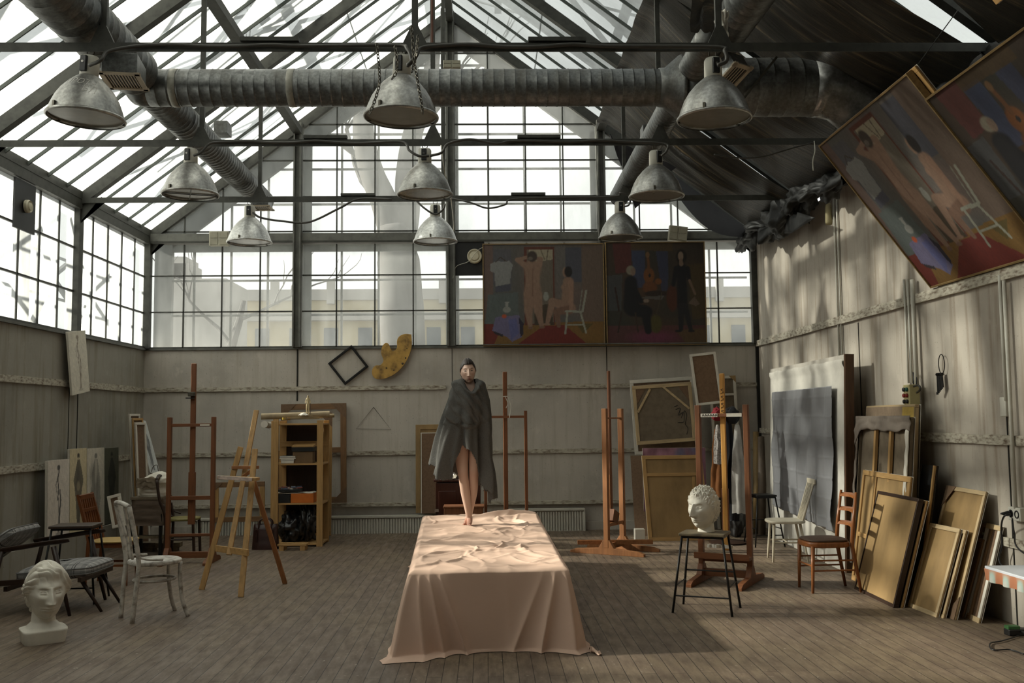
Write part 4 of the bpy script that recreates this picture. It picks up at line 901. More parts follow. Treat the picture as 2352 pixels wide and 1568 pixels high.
t, W, H = board('big pine-framed hardboard back at the front of the back right stack', b0, b1, (1474, 1046), 'canvas', 'canvas'); backframe(t, W, H, m_pinex, m_pine, m_board, .05, cross=(.77,)); B((W*.80, .012, H*.38), (.035, .014, H*.72), rotm(.06, 'Y')).obj('brace', m_pine, t)
b0 = atz(1466, 1236)+V(0, .25, 0); b1 = atz(1486, 1236)+V(.1, .25, 0)
t, W, H = board('plain brown board leaning left of the back right stack', b0, b1, (1448, 1046), 'board', 'board'); B((W/2, .006, H/2), (W, .012, H)).obj('panel', m_linen, t)
c = aty(1469, 1240, 12.75); c.z = .0; t = B((c.x, c.y, .075), (.13, .12, .15)).obj('carton', m_gesso, bev=.004); tag(t, 'small white carton on the floor at the foot of the back right stack', 'box')

# --- right wall: white board with plastic sheet
b1 = atz(1938, 1313); b0 = atz(1768, 1232)
t, W, H = board('huge white papered board leaning on the right wall', b0, b1, (1768, 856), 'backdrop_board', 'board')
B((W/2, .03, H/2), (W+.10, .02, H+.10)).obj('panel', m_wb, t); B((W+.05, .05, H/2), (.05, .09, H+.10)).obj('edge_plank', wood('dull brown plank', (.09, .045, .022)), t)
q = MB().grid(lambda u, v: V(W*u+.02*nz(v*9, 1)*(u > .97 or u < .03), .012-.012*nz(u*4, v*4)+(-.02 if v > .97 else 0), H*v+(.02*nz(u*11, 2) if v > .96 else 0)), 40, 50); q.obj('paper', mat('creased white paper', (.56, .53, .47), .85, 0, .15, 5, bump=.3), t, smooth=True)
m, nt, N, L, P = newmat('grey plastic sheet'); P.inputs['Base Color'].default_value = (.205, .205, .215, 1); P.inputs['Roughness'].default_value = .33; P.inputs['Specular IOR Level'].default_value = .7; m_sheet = m
def sh(u, v):
    x = W*(.10+.83*u); z = H*(.875-.67*v-.03*u*(v)); 
    cr = .035*math.sin(u*PI)*math.sin(v*PI); f = .020*math.sin(u*26+6*(u-.5)*v*3+2*nz(v*2, u*3))*(.35+.65*v)+.014*nz(u*14, v*5, 4)
    grid_ = -.004*(abs(math.sin(u*PI*6)) > .985)-.004*(abs(math.sin(v*PI*7)) > .985)
    return V(x+.02*math.sin(v*PI)*(1 if u < .5 else -1)*abs(u-.5), -.045-cr-f+grid_, z)
o_ = MB().grid(sh, 120, 120).obj('plastic_sheet', m_sheet, None, smooth=True, solid=.003); o_.data.transform(wmat(t)); tag(o_, 'crumpled grey plastic sheet pinned over the white papered board', 'sheet')

# --- right wall stack
def rs(label, bl, br_, tl, **k):
    st = k.pop('style', 'back'); nm = k.pop('name', 'canvas'); t, W, H = board(label, atz(*bl), atz(*br_), tl, nm, 'canvas')
    if st == 'back': backframe(t, W, H, **k)
    return t, W, H
t, W, H = rs('tallest canvas of the right wall stack with a yellow painted top band', (1978, 1318), (2090, 1372), (1990, 932), panel=m_linen2, bw=.03, th=.05)
p = Paint(50, 12, (.24, .17, .11), 4); p.poly([(.78, 0), (1, 0), (1, 1), (.78, 1)], (.45, .30, .06)); q = MB().grid(lambda u, v: V(W*u, -.003, H*(.90+.09*v)), 50, 12); o_ = q.obj('painted_band', vcol('oil paint'), t, recalc=False); setcol(o_, p.out())
t, W, H = rs('canvas wrapped in loose grey cloth with two pine uprights, right wall stack', (1958, 1322), (2074, 1378), (1975, 958), panel=m_linen2, bw=.02, th=.04, vert=(.36, .64), bars=m_linen2, barsz=m_linen2)
m_rag = mat('greyish linen cloth', (.20, .165, .135), .9, 0, .2, 10)
MB().grid(lambda u, v: V(-.06+(W+.10)*u, -.02-.02*nz(u*7, v*3), H+.01-H*(.085+.02*nz(u*6, 3)+.10*max(0, 1-u*9))*v), 40, 8).obj('folded_cloth', m_rag, t, smooth=True, solid=.006)
for x_ in (.36, .66): B((W*x_, .004, H*.5), (.05, .03, H-.02)).obj('upright', m_pine, t, bev=.003)
MB().grid(lambda u, v: V(-.05+.06*u+.03*nz(v*6, 5)*(u), -.015-.02*nz(v*8, u*3), H*(.93-.85*v)), 6, 50).obj('hanging_cloth_edge', m_rag, t, smooth=True, solid=.005)
MB().grid(lambda u, v: V(W-.06+.07*u+.02*nz(v*9, 8)*(1-u), -.015-.012*nz(v*12, u*3), H*(.93-.80*v)), 6, 50).obj('hanging_cloth_edge', m_gesso, t, smooth=True, solid=.005)
rs('golden canvas back with pine crossbars, mid height in the right wall stack', (1955, 1330), (2062, 1384), (1982, 1078), bars=m_pinex, barsz=m_pine, panel=m_board, bw=.05, cross=(.42,), vert=(.30,))
t, W, H = rs('golden hardboard in a dark frame at the front of the right wall stack', (1962, 1352), (2052, 1396), (2016, 1126), style='', name='framed_board')
B((W/2, .012, H/2), (W-.03, .012, H-.03)).obj('panel', m_board, t)
q = MB()
for c, d in (((W/2, .0, .015), (W, .045, .03)), ((W/2, .0, H-.015), (W, .045, .03)), ((.008, .0, H/2), (.016, .045, H-.06)), ((W-.012, .0, H/2), (.024, .045, H-.06))): B(V(*c)+V(0, .02, 0), d).obj('frame_side', m_darkw, t, bev=.003)
rs('pine-edged canvas tucked behind the framed golden hardboard', (2002, 1362), (2070, 1396), (2056, 1135), bars=m_pinex, barsz=m_pine, panel=m_linen, bw=.03)
t, W, H = rs('black panel with a pine edge standing in the right wall stack', (2080, 1372), (2112, 1386), (2118, 1066), style='', name='board'); B((W/2, .01, H/2), (W, .02, H)).obj('panel', m_black, t); B((W-.015, .0, H/2), (.03, .03, H)).obj('edge', m_pine, t)
rs('brown canvas with pine frame, tall and tipped left of the wall sockets', (2108, 1384), (2192, 1424), (2175, 1114), bars=m_strip, barsz=m_stripz, panel=m_board, bw=.035, corners=((-1, 1), (1, -1)))
rs('second pale-framed canvas just behind the small front one', (2100, 1392), (2166, 1420), (2150, 1202), bars=m_strip, barsz=m_stripz, panel=m_board, bw=.03)
rs('small pale-framed canvas at the front, below the tipped brown one', (2084, 1392), (2150, 1418), (2136, 1200), bars=m_strip, barsz=m_stripz, panel=m_board, bw=.035)
rs('dark thin canvas edge between the tipped brown canvas and the white frame', (2185, 1405), (2210, 1418), (2232, 1230), bars=m_stb, barsz=m_stbz, panel=m_linen, bw=.03)
rs('pine canvas edge beside the white-framed one', (2200, 1410), (2226, 1422), (2254, 1200), bars=m_stb, barsz=m_stbz, panel=m_linen, bw=.03)
rs('white-framed canvas, rightmost of the row leaning on the right wall', (2215, 1416), (2247, 1431), (2266, 1200), bars=m_strip, barsz=m_gesso, panel=m_linen, bw=.04)
# rolls in the right corner
for i, (x, ytop, r_, lb, c_) in enumerate(((1736, 992, .045, 'brown paper roll standing in the far right corner', (.20, .13, .05)), (1748, 1003, .05, 'darker mottled paper roll in front of the far right corner', (.11, .08, .055)))):
    b_ = aty(x+2, 1235, 13.3-.2*i); b_.z = 0; tq = aty(x, ytop, 13.6-.2*i); q = MB().tube([b_, b_.lerp(tq, .5)+V(.01, 0, 0), tq], [r_, r_*1.15, r_*.9], 14); tag(q.obj('paper_roll', mat('mottled roll %d' % i, c_, .6, 0, .5, 9, (1, 1, .3)), smooth=True), lb, 'roll')
# ================================================================ EASELS
def h_easel(label, loc, rz, w_, ph, mast, bars_, mt, mtx, mmt=None, foot=.55, tray=None, px_=.045, mw=.05, tri=False, tape=False, mz0=.25, group=None):
    t = thing('easel', label, 'easel', loc, rz, group)
    for s_ in (-1, 1):
        B((s_*w_/2, 0, ph/2+.04), (px_, .06, ph-.08)).obj('post', mt, t, bev=.004)
        f_ = MB().prism([(-foot*.5, 0), (foot*.5, 0), (foot*.5, .03), (foot*.42, .055), (.10, .075), (.04, .17), (-.04, .17), (-.10, .075), (-foot*.42, .055), (-foot*.5, .03)], .055, (s_*w_/2-.0275, 0, 0), (0, 1, 0), (0, 0, 1))
        f_.obj('foot', mt, t, bev=.003)
    B((0, .045, (mz0+mast)/2), (mw, .03, mast-mz0)).obj('mast', mmt or mt, t, bev=.008)
    B((0, .045, mz0+.30), (mw*1.35, .02, .6)).obj('mast_guide', mt, t, bev=.003) if not tri else None
    for z, h in bars_: B((0, -.005, z), (w_-.02, .03, h)).obj('crossbar', mtx, t, bev=.003)
    B((0, .0, .09), (w_, .05, .07)).obj('base_bar', mtx, t, bev=.003)
    if tri: MB().prism([(-w_*.46, 0), (w_*.46, 0), (w_*.40, .06), (.08, .19), (0, .21), (-.08, .19), (-w_*.40, .06)], .03, (0, -.02, .30)).obj('gusset', mtx, t, bev=.003)
    if tray:
        tr_ = B((0, -.07, tray), (w_+.06, .16, .03)).obj('tray', mtx, t, bev=.004); B((0, -.145, tray+.02), (w_+.06, .012, .05)).obj('tray_lip', mtx, tr_)
    return t
m_ex = wood('reddish brown easel wood across', (.17, .062, .022), 'X'); m_ex2 = wood('orange brown easel wood across', (.30, .125, .045), 'X')
# left H easel
yl = 11.3; cl = aty(437, 1200, yl)
t = h_easel('tall reddish brown easel with two posts by the left corner', (cl.x, yl, 0), 0, .505, aty(485, 957, yl).z, aty(437, 834, yl).z, [(aty(437, 976, yl).z, .035), (aty(437, 1143, yl).z, .045), (aty(437, 1228, yl).z, .03)], m_easel, m_ex, mw=.062, mz0=aty(436, 1205, yl).z)
B((-.01, .01, aty(437, 905, yl).z), (.075, .06, .05)).obj('clamp', m_brass, t, bev=.004); B((-.025, 0, aty(437, 912, yl).z-.01), (.09, .05, .012)).obj('clamp_plate', m_blackmetal, t)
B((.155, -.022, aty(460, 976, yl).z), (.11, .004, .018)).obj('paper_label', m_gesso, t)
# easel behind the woman
ye = 11.9; ce = aty(1163, 1200, ye)
t = h_easel('plain reddish easel with a bare mast standing behind the woman', (ce.x, ye, 0), 0, .50, aty(1210, 943, ye).z, aty(1158, 853, ye).z, [(aty(1160, 957, ye).z, .03)], m_easel, m_ex, mw=.055, tri=True, mz0=.35, px_=.038)
t.scale = (1, 1, 1)
q = MB().tube(bez([(-.03, -.03, 1.88), (.03, -.035, 1.88), (.05, -.03, 1.83), (.07, -.03, 1.75), (.05, -.03, 1.62)], 5), .004, 5); q.tube(bez([(.0, -.03, 1.88), (.03, -.035, 1.80), (.01, -.03, 1.74)], 4), .004, 5); q.obj('string', m_white, t)
# easel in profile
y4 = 11.55; c4 = aty(1412, 1250, y4)
t = h_easel('orange brown easel turned sideways right of the draped platform', (c4.x+.02, y4+.12, 0), math.radians(58), .46, aty(1390, 938, y4).z, aty(1404, 850, y4).z, [(aty(1400, 960, y4).z, .02), (.34, .04)], m_easel2, m_ex2, mmt=m_easel, mw=.05, foot=.95, mz0=.32, px_=.06)
B((0, 0, .12), (.06, .9, .05), rotm(.5)).obj('brace', m_ex2, t); B((0, .03, .42), (.16, .1, .14), rotm(.4, 'Y')).obj('block', m_easel, t)
# big easel on the right
y5 = 9.45; c5 = (aty(1620, 1330, y5)+aty(1716, 1330, y5))/2
t = h_easel('big dark easel with a bright yellow mast behind the bust stool', (c5.x, y5, 0), -.52, .48, aty(1610, 930, y5).z, aty(1655, 857, y5).z, [(aty(1660, 953, y5).z, .035), (.22, .05)], m_easel, m_ex, mmt=wood('bright yellow mast wood', (.55, .27, .06)), foot=.86, tray=.25, mw=.052, mz0=.30, px_=.05)
for x, w_ in ((-.12, .17), (.13, .15)): B((x, -.024, aty(1660, 953, y5).z), (w_, .004, .034)).obj('paper_tape', m_gesso, t)
q = MB()
for i in range(6): q.tube([(-.19+.026*i, -.028, aty(1660, 953, y5).z-.01), (-.18+.026*i, -.028, aty(1660, 953, y5).z+.012), (-.172+.026*i, -.028, aty(1660, 953, y5).z-.008)], .0025, 4)
for i in range(4): q.tube(bez([(-.015, .028, 1.62+.07*i), (.015, .028, 1.64+.07*i), (-.01, .028, 1.66+.07*i), (.012, .028, 1.67+.07*i)], 4), .0025, 4)
q.obj('scribble', m_black, t)
q = MB()
for i in range(7): q.box((random.uniform(-.2, .2), -.07+random.uniform(-.04, .04), .355), (.05, .03, .03), rotm(random.uniform(0, 3)))
q.obj('paint_crumbs', m_gesso, t)
# light tripod easel
t = thing('easel', 'light yellow pine tripod easel with a paint-stained tray', 'easel', atz(555, 1355))
Lf, Rf, Kf = atz(463, 1354), atz(553, 1371), atz(655, 1340)
Lt, Rt = aty(553, 1026, 9.62), aty(586, 1031, 9.45); Mt_, Mb = aty(589, 942, 9.85), aty(526, 1274, 9.30); Kt = aty(583, 1105, 9.5)
def bm(nm, a, b, w_, h_, mt=m_pine, up=(0, 1, 0)): return MB().beam(a, b, w_, h_, up=up).obj(nm, mt, t, world=True, bev=.003)
bm('leg', Lf, Lt, .052, .028); bm('leg', Rf, Rt, .052, .028); bm('rear_leg', Kf, Kt, .045, .028, m_easel2); bm('mast', Mb, Mt_, .048, .028)
a, b = aty(503, 1096, 9.28), aty(592, 1100, 9.22); bm('tray', a, b, .10, .03, m_pinex, (0, 0, 1)); bm('tray_cloth', a+V(0, -.055, .004), b+V(-.04, -.055, .0), .012, .035, mat('stained white tray strip', (.55, .44, .38), .8, 0, .4, 20), (0, 0, 1))
bm('crossbar', aty(535, 1073, 9.6), aty(592, 1073, 9.5), .03, .05, m_easel2, (0, 1, 0)); bm('crossbar', aty(497, 1259, 9.5), aty(570, 1269, 9.1), .022, .06, m_pinex, (0, 0, 1)); bm('slide_block', aty(558, 1095, 9.5), aty(578, 1080, 9.45), .03, .04, m_easel2)

# ================================================================ SHELF AND CONTENTS
ys_ = 12.58; dS = .50
xl0, xl1 = aty(621, 1240, ys_).x, aty(638, 1240, ys_).x; xr0, xr1 = aty(727, 1240, ys_).x, aty(741, 1240, ys_).x
hS = aty(630, 966, ys_).z
t = thing('shelf_unit', 'open pine shelf unit with four boards by the back wall', 'shelf', ((xl0+xr1)/2, ys_+dS/2, 0)); SH = t
for x0, x1 in ((xl0, xl1), (xr0, xr1)):
    for y in (ys_, ys_+dS): B(((x0+x1)/2, y, hS/2), (x1-x0, .03, hS)).obj('post', m_pine, t, world=True, bev=.003)
shz = [aty(680, y, ys_).z for y in (974, 1066, 1157, 1250)]
for z in shz: B(((xl0+xr1)/2, ys_+dS/2+.0, z), (xr1-xl0-.02, dS, .022)).obj('shelf_board', m_pinex, t, world=True, bev=.002)
B(((xl0+xr1)/2, ys_+dS+.02, hS*.52), (xr1-xl0-.03, .006, hS*.9)).obj('back_panel', m_darkw, t, world=True)
B(((xl0+xr1)/2, ys_+dS-.02, aty(680, 1021, ys_).z), (xr1-xl0-.03, .02, .07)).obj('rear_rail', m_pinex, t, world=True)
xm = (xl1+xr0)/2
def onshelf(px0, px1, z, dy=.1): a = aty(px0, 1000, ys_+dy).x; b = aty(px1, 1000, ys_+dy).x; return (a+b)/2, b-a
# top: rolls, sticks, mannequin
ztop = hS+.005
def roll(a, b, r, label, mt): tag(MB().tube([a, a.lerp(b, .5), b], [r, r*.95, r], 18).obj('canvas_roll', mt, smooth=False), label, 'roll'); 
m_roll = mat('cream rolled canvas', (.34, .27, .17), .85, 0, .2, 12)
roll(aty(600, 960, ys_+.05)+V(0, 0, .02), aty(757, 954, ys_+.18)+V(0, 0, .02), .040, 'long cream canvas roll lying across the top of the shelf unit', m_roll)
roll(aty(622, 949, ys_+.36)+V(0, 0, -.035), aty(768, 948, ys_+.42)+V(0, 0, -.035), .025, 'thinner roll lying behind the long one on the shelf unit', mat('tan rolled canvas', (.22, .17, .10), .85))
roll(aty(607, 974, ys_+.0), aty(618, 976, ys_+.32), .045, 'short white roll sticking out left of the shelf top', m_gesso)
for i, (x, c_) in enumerate(((649, (.5, .33, .03)), (660, (.55, .25, .02)))):
    w0, _ = onshelf(x, x+6, 0, .03); tag(MB().lathe([(.02, 0), (.025, .005), (.025, .03), (.02, .035)], 16, o=(w0, ys_+.03, ztop-.01+.012)).obj('tape_roll', mat('tape %d' % i, c_, .5)), ('yellow tape roll on the shelf top, left one', 'orange tape roll on the shelf top, right one')[i], 'tape')
q = MB(); random.seed(11)
for i in range(16): x, _ = onshelf(670+random.uniform(0, 50), 700, 0, .1); q.tube([(x-.18, ys_-.02+random.uniform(0, .1), ztop+.01+random.uniform(0, .03)), (x+.2, ys_+random.uniform(0, .1), ztop+.01+random.uniform(0, .04))], .004, 4)
tag(q.obj('dry_twigs', mat('dry reed', (.30, .23, .13), .8), kind='stuff'), 'dry reeds and sticks scattered on the shelf top', 'twigs')
sk = MB().grid(lambda u, v: V(onshelf(688, 712, 0)[0]-.06+.12*u, ys_-.02+.06*v, ztop+.06+.035*math.sin(PI*u)*math.sin(PI*v)+.012*nz(u*6, v*6)), 14, 10); tag(sk.obj('crumpled_paper', m_gesso, smooth=True, solid=.004), 'crumpled white paper on the canvas roll on the shelves', 'paper')
# écorché-like figure
fb = aty(707, 952, ys_+.1); fb.z = fb.z+.0; F0 = fb
t = thing('figurine', 'small yellowish anatomical figurine standing on the canvas roll with a stick', 'figurine', F0)
def skin(nodes, edges, name, mt, parent, sub=2, local=True, apply=False):
    me = bpy.data.meshes.new(name); me.from_pydata([n[0] for n in nodes], edges, []); o = bpy.data.objects.new(name, me); COL.objects.link(o)
    s_ = o.modifiers.new('skin', 'SKIN'); s_.use_smooth_shade = True
    for i, n in enumerate(nodes): me.skin_vertices[0].data[i].radius = (n[1], n[1]) if not isinstance(n[1], tuple) else n[1]
    me.skin_vertices[0].data[0].use_root = True
    u_ = o.modifiers.new('sub', 'SUBSURF'); u_.levels = sub; u_.render_levels = sub
    dg = bpy.context.evaluated_depsgraph_get(); m2 = bpy.data.meshes.new_from_object(o.evaluated_get(dg)); bpy.data.objects.remove(o)
    m2.materials.clear(); m2.materials.append(mt); m2.name = name
    m2.polygons.foreach_set('use_smooth', [True]*len(m2.polygons))
    o = bpy.data.objects.new(name, m2); COL.objects.link(o); o.parent = parent; return o
k = .155/1.0*1.55
NB = [((0, 0, .55), .075), ((0, 0, .70), .07), ((0, 0, .84), .085), ((0, 0, .92), .04), ((0, -.01, .99), .055), ((0, -.01, 1.04), .05), ((.07, 0, .87), .035), ((.12, .02, .72), .028), ((.13, -.04, .58), .022), ((-.07, 0, .87), .035), ((-.13, 0, .72), .028), ((-.12, -.05, .60), .022), ((.045, 0, .48), .06), ((.05, 0, .27), .038), ((.05, .02, .05), .022), ((.05, -.06, .01), .02), ((-.045, 0, .48), .06), ((-.06, -.01, .27), .038), ((-.05, .02, .05), .022), ((-.05, -.06, .01), .02)]
NB = [((x*k*1.0, y*k, z*k), r*k) for (x, y, z), r in NB]
skin(NB, [(0, 1), (1, 2), (2, 3), (3, 4), (4, 5), (2, 6), (6, 7), (7, 8), (2, 9), (9, 10), (10, 11), (0, 12), (12, 13), (13, 14), (14, 15), (0, 16), (16, 17), (17, 18), (18, 19)], 'body', mat('yellowed plaster', (.52, .42, .24), .6), t)
MB().tube([(.04, -.02, 0), (.035, -.02, .15)], .003, 6).obj('stick', m_darkw, t)
# shelf two
z1 = shz[1]+.012
bk = [((.03, .05, .07), 'dark blue book lying lowest', .16), ((.34, .33, .32), 'white book in the middle', .14), ((.04, .07, .07), 'dark green book', .17), ((.10, .12, .12), 'grey blue book on top', .15)]
z_ = z1
for i, (c_, lb, w_) in enumerate((((.45, .44, .42), 'thick white book, lowest of the pile on the second shelf', .16), ((.40, .39, .38), 'thin white book in the middle of the pile on the second shelf', .17), ((.02, .03, .035), 'black book with dark covers near the top of the pile on the second shelf', .21), ((.06, .10, .11), 'blue grey book on top of the pile on the second shelf', .20))):
    h_ = (.035, .02, .018, .018)[i]; o = thing('book', lb, 'book', (xl1+.11, ys_+.12, z_), 0, 'books piled on the second shelf')
    B((0, 0, h_/2), (w_, .22, h_)).obj('cover', mat('book %d' % i, c_, .5), o, bev=.002); B((.004, -.003, h_/2), (w_-.004, .222, h_*.7)).obj('pages', m_gesso, o); z_ += h_+.001
x0, w_ = onshelf(672, 722, 0, .06)
t = thing('wooden_box', 'brown case with a pale pine lid on the second shelf', 'box', (x0, ys_+.12, z1)); B((0, 0, .075), (w_*.92, .2, .15)).obj('body', mat('cork brown', (.14, .085, .04), .8), t, bev=.003); B((0, 0, .18), (w_, .22, .055)).obj('latch_band', m_black, t); MB().beam((0, .08, .235), (0, -.11, .21), w_, .03).obj('lid', m_pinex, t, bev=.002)
q = MB()
# shelf three
z2 = shz[2]+.012
x0, w_ = onshelf(671, 723, 0, .06); o = B((x0, ys_+.12, z2+.06), (w_, .24, .12)).obj('box', mat('orange cardboard', (.50, .13, .015), .6), bev=.003); tag(o, 'bright orange box on the third shelf', 'box')
x0, w_ = onshelf(638, 670, 0, .06); o = B((x0, ys_+.12, z2+.055), (w_, .22, .11)).obj('box', m_black, bev=.004); tag(o, 'black box on the third shelf beside the orange one', 'box')
x0, w_ = onshelf(637, 722, 0, .06); o = MB().grid(lambda u, v: V(x0-w_/2+w_*u, ys_+.28*v, z2+.126+.012*nz(u*5, v*3)), 14, 6).obj('paper_sheet', m_gesso, solid=.003); tag(o, 'white paper sheets lying over the boxes on the third shelf', 'paper')
x0, w_ = onshelf(640, 692, 0, .06); t = thing('paint_tray', 'black tray heaped with paint tubes on the third shelf', 'tray', (x0, ys_+.10, z2+.14)); B((0, 0, .018), (w_, .2, .03)).obj('tray', m_black, t, bev=.004)
random.seed(5); 
for i in range(26): B((random.uniform(-.45, .45)*w_, random.uniform(-.08, .08), .045+random.uniform(-.005, .018)), (.055, .018, .015), rotm(random.uniform(0, 3))).obj('paint_tube', mat('paint tube %d' % (i % 3), ((.45, .42, .38), (.30, .10, .08), (.10, .13, .2))[i % 3], .4), t)
# under: black bags, pallet, bag
def blob(name, c, rx, ry, rz, amp, seed, mt, label, cat, n=2.2, parent=None, flat=True):
    def fn(u, v):
        a = 2*PI*u; p_ = PI*(v*.998+.001); d = V(math.cos(a)*math.sin(p_), math.sin(a)*math.sin(p_), -math.cos(p_)); r = 1+amp*nz(d.x*n+seed, d.y*n, d.z*n)+amp*.5*nz(d.x*n*3, d.y*n*3+seed, d.z*n*3)
        z = d.z*r*rz; z = max(z, -rz*.92) if flat else z
        return V(c[0]+d.x*r*rx, c[1]+d.y*r*ry, c[2]+z)
    o = MB().grid(fn, 40, 28, wrap=True).obj(name, mt, parent, smooth=True, world=parent is not None)
    if label: tag(o, label, cat)
    return o
m_bag = mat('black bin bag plastic', (.014, .014, .015), .28, 0, .4, 8, bump=.6, spec=.7)
zb = shz[3]+.012
x0, _ = onshelf(668, 672, 0, .2); blob('plastic_bag', (x0, ys_+.22, zb+.17), .15, .18, .18, .5, 1, m_bag, 'black plastic bag stuffed in the bottom of the shelf unit, left one', 'bag', 3)
x0, _ = onshelf(704, 708, 0, .2); blob('plastic_bag', (x0, ys_+.24, zb+.23), .12, .16, .24, .5, 7, m_bag, 'taller black plastic bag in the bottom right of the shelf unit', 'bag', 3)
x0, w_ = onshelf(652, 672, 0, .3); o = B((x0, ys_+.40, zb+.32), (.11, .1, .12)).obj('carton', m_linen2); tag(o, 'small pale carton behind the black bags', 'box')
t = thing('wooden_pallet', 'little pine slatted pallet on the floor before the shelf unit', 'pallet', atz(674, 1262))
for x in (-.13, .13): B((x, 0, .03), (.06, .2, .06)).obj('block', m_pine, t)
for y in (-.07, .07): B((0, y, .07), (.36, .07, .022)).obj('slat', m_pinex, t, bev=.002)
cb = atz(605, 1263); cb.y += .12
m_leather = mat('dark oxblood leather', (.035, .014, .011), .35, 0, .4, 10, bump=.3)
t = thing('leather_bag', 'dark oxblood leather holdall on the floor left of the shelves', 'bag', (cb.x, cb.y, 0))
def bagf(u, v):
    a = 2*PI*u; s_ = abs(math.cos(a))**.6*(1 if math.cos(a) > 0 else -1); c_ = abs(math.sin(a))**.8*(1 if math.sin(a) > 0 else -1)
    f = (1-.25*v**2)*(1 if v < .85 else 1-(v-.85)*3.5); return V(.17*s_*(1-.12*v), .10*c_*f*(1-.45*v), .31*v+.012*nz(u*9, v*4)*(v > .02))
MB().grid(bagf, 44, 18, wrap=True).obj('body', m_leather, t, smooth=True); MB().box((0, 0, .28), (.30, .03, .02)).obj('frame_top', m_blackmetal, t, bev=.004)
for y in (-.05, .05): MB().tube(bez([(-.08, y, .26), (-.075, y*.7, .35), (0, y*.5, .385), (.075, y*.7, .35), (.08, y, .26)], 6), .009, 8).obj('handle', m_leather, t, smooth=True)
for x in (-.1, .1): B((x, -.085, .17), (.025, .012, .16)).obj('strap', m_leather, t); 

# ================================================================ RADIATORS
def radiator(px0, px1, ytop, ybot, label):
    Y = D-.12; a = aty(px0, ytop, Y); b = aty(px1, ytop, Y); z0 = aty((px0+px1)/2, ybot, Y).z; zt_ = (a.z+b.z)/2; W = b.x-a.x; H = zt_-z0
    t = thing('radiator', label, 'radiator', (a.x, Y, z0), 0, 'cream panel radiators along the back wall'); B((W/2, .02, H/2), (W, .05, H)).obj('panel', m_white, t)
    q = MB(); n = int(W/.038)
    for i in range(n): q.box(((i+.5)*W/n, -.015, H/2-.01), (W/n*.55, .03, H-.06))
    q.obj('fins', m_white, t); B((W/2, .0, H-.01), (W+.01, .09, .03)).obj('top_grille', m_white, t); B((W/2, -.003, .012), (W, .05, .02)).obj('bottom_rail', m_white, t)
    for x in (0, W): B((x, 0, H/2), (.02, .07, H)).obj('end_cap', m_white, t)
    q = MB().tube([(-.06, 0, H-.04), (.02, 0, H-.04)], .012, 8); q.obj('valve', m_brass, t); 
    for x in (W*.2, W*.8): B((x, .04, -z0/2+.0), (.03, .03, z0)).obj('foot', m_metal, t)
radiator(446, 600, 1190, 1243, 'cream ribbed radiator behind the light wooden easel')
radiator(751, 990, 1184, 1236, 'long cream ribbed radiator between the shelves and the platform')
radiator(1170, 1342, 1168, 1222, 'cream ribbed radiator right of the draped platform')

# ================================================================ CABINET BEHIND THE WOMAN
Yc_ = 12.2; a = aty(996, 1100, Yc_); b = aty(1108, 1100, Yc_); zt_ = a.z; W = b.x-a.x
m_mah = wood('dark mahogany', (.050, .014, .008), rough=.3)
t = thing('cabinet', 'dark mahogany cabinet with carved rails behind the woman', 'cabinet', ((a.x+b.x)/2, Yc_+.2, 0))
B((0, 0, zt_/2-.02), (W-.05, .4, zt_-.06)).obj('body', m_mah, t, bev=.004); B((0, 0, zt_-.02), (W, .44, .03)).obj('top', m_mah, t, bev=.008); B((0, -.01, .05), (W, .43, .10)).obj('plinth', m_mah, t, bev=.006)
for s_ in (-1, 1): B((s_*W*.22, -.205, zt_*.52), (W*.36, .02, zt_*.62)).obj('door', m_mah, t, bev=.008)
B((0, .19, zt_+.16), (W, .03, .30)).obj('back_rail', m_mah, t, bev=.004)
for s_ in (-1, 1): MB().lathe([(.025, 0), (.03, .05), (.018, .10), (.032, .16), (.018, .22), (.03, .27), (.02, .30), (.028, .33), (0, .35)], 14, o=(s_*W*.46, .12, zt_)).obj('turned_post', m_mah, t, smooth=True)
B((-W*.44, -.215, zt_*.55), (.05, .01, .035)).obj('lock_plate', m_chrome, t)
c = aty(1052, 1098, Yc_+.1); t = thing('tin_bowl', 'pale metal jug on the dark cabinet behind her knee', 'bowl', (c.x, Yc_+.1, zt_)); MB().lathe([(.04, 0), (.075, .03), (.08, .08), (.06, .13), (.05, .15), (.045, .15), (.05, .12)], 24, cap=False).obj('bowl', m_chrome, t, smooth=True)
c = aty(1037, 1098, Yc_+.05); tag(MB().lathe([(.05, 0), (.06, .006), (.06, .012), (.0, .012)], 20, o=(c.x, Yc_+.02, zt_)).obj('saucer', m_gesso), 'small white dish beside the jug on the cabinet', 'dish')
a = aty(1020, 1164, 11.6); b = aty(1110, 1164, 11.6); t = thing('wooden_crate', 'brown wooden box low behind the platform', 'box', ((a.x+b.x)/2, 11.7, 0)); B((0, 0, a.z/2), (b.x-a.x, .3, a.z)).obj('body', m_easel, t, bev=.005); B((0, 0, a.z), (b.x-a.x+.02, .32, .02)).obj('lid', m_easel, t, bev=.004)

# ================================================================ CHAIRS
def place4(bl, br_, fl, fr_):
    """front direction from the four feet (world points): back-left/right, front-left/right"""
    bm_, fm = (bl+br_)/2, (fl+fr_)/2; d = fm-bm_; return (bm_+fm)/2, math.atan2(d.y, d.x)
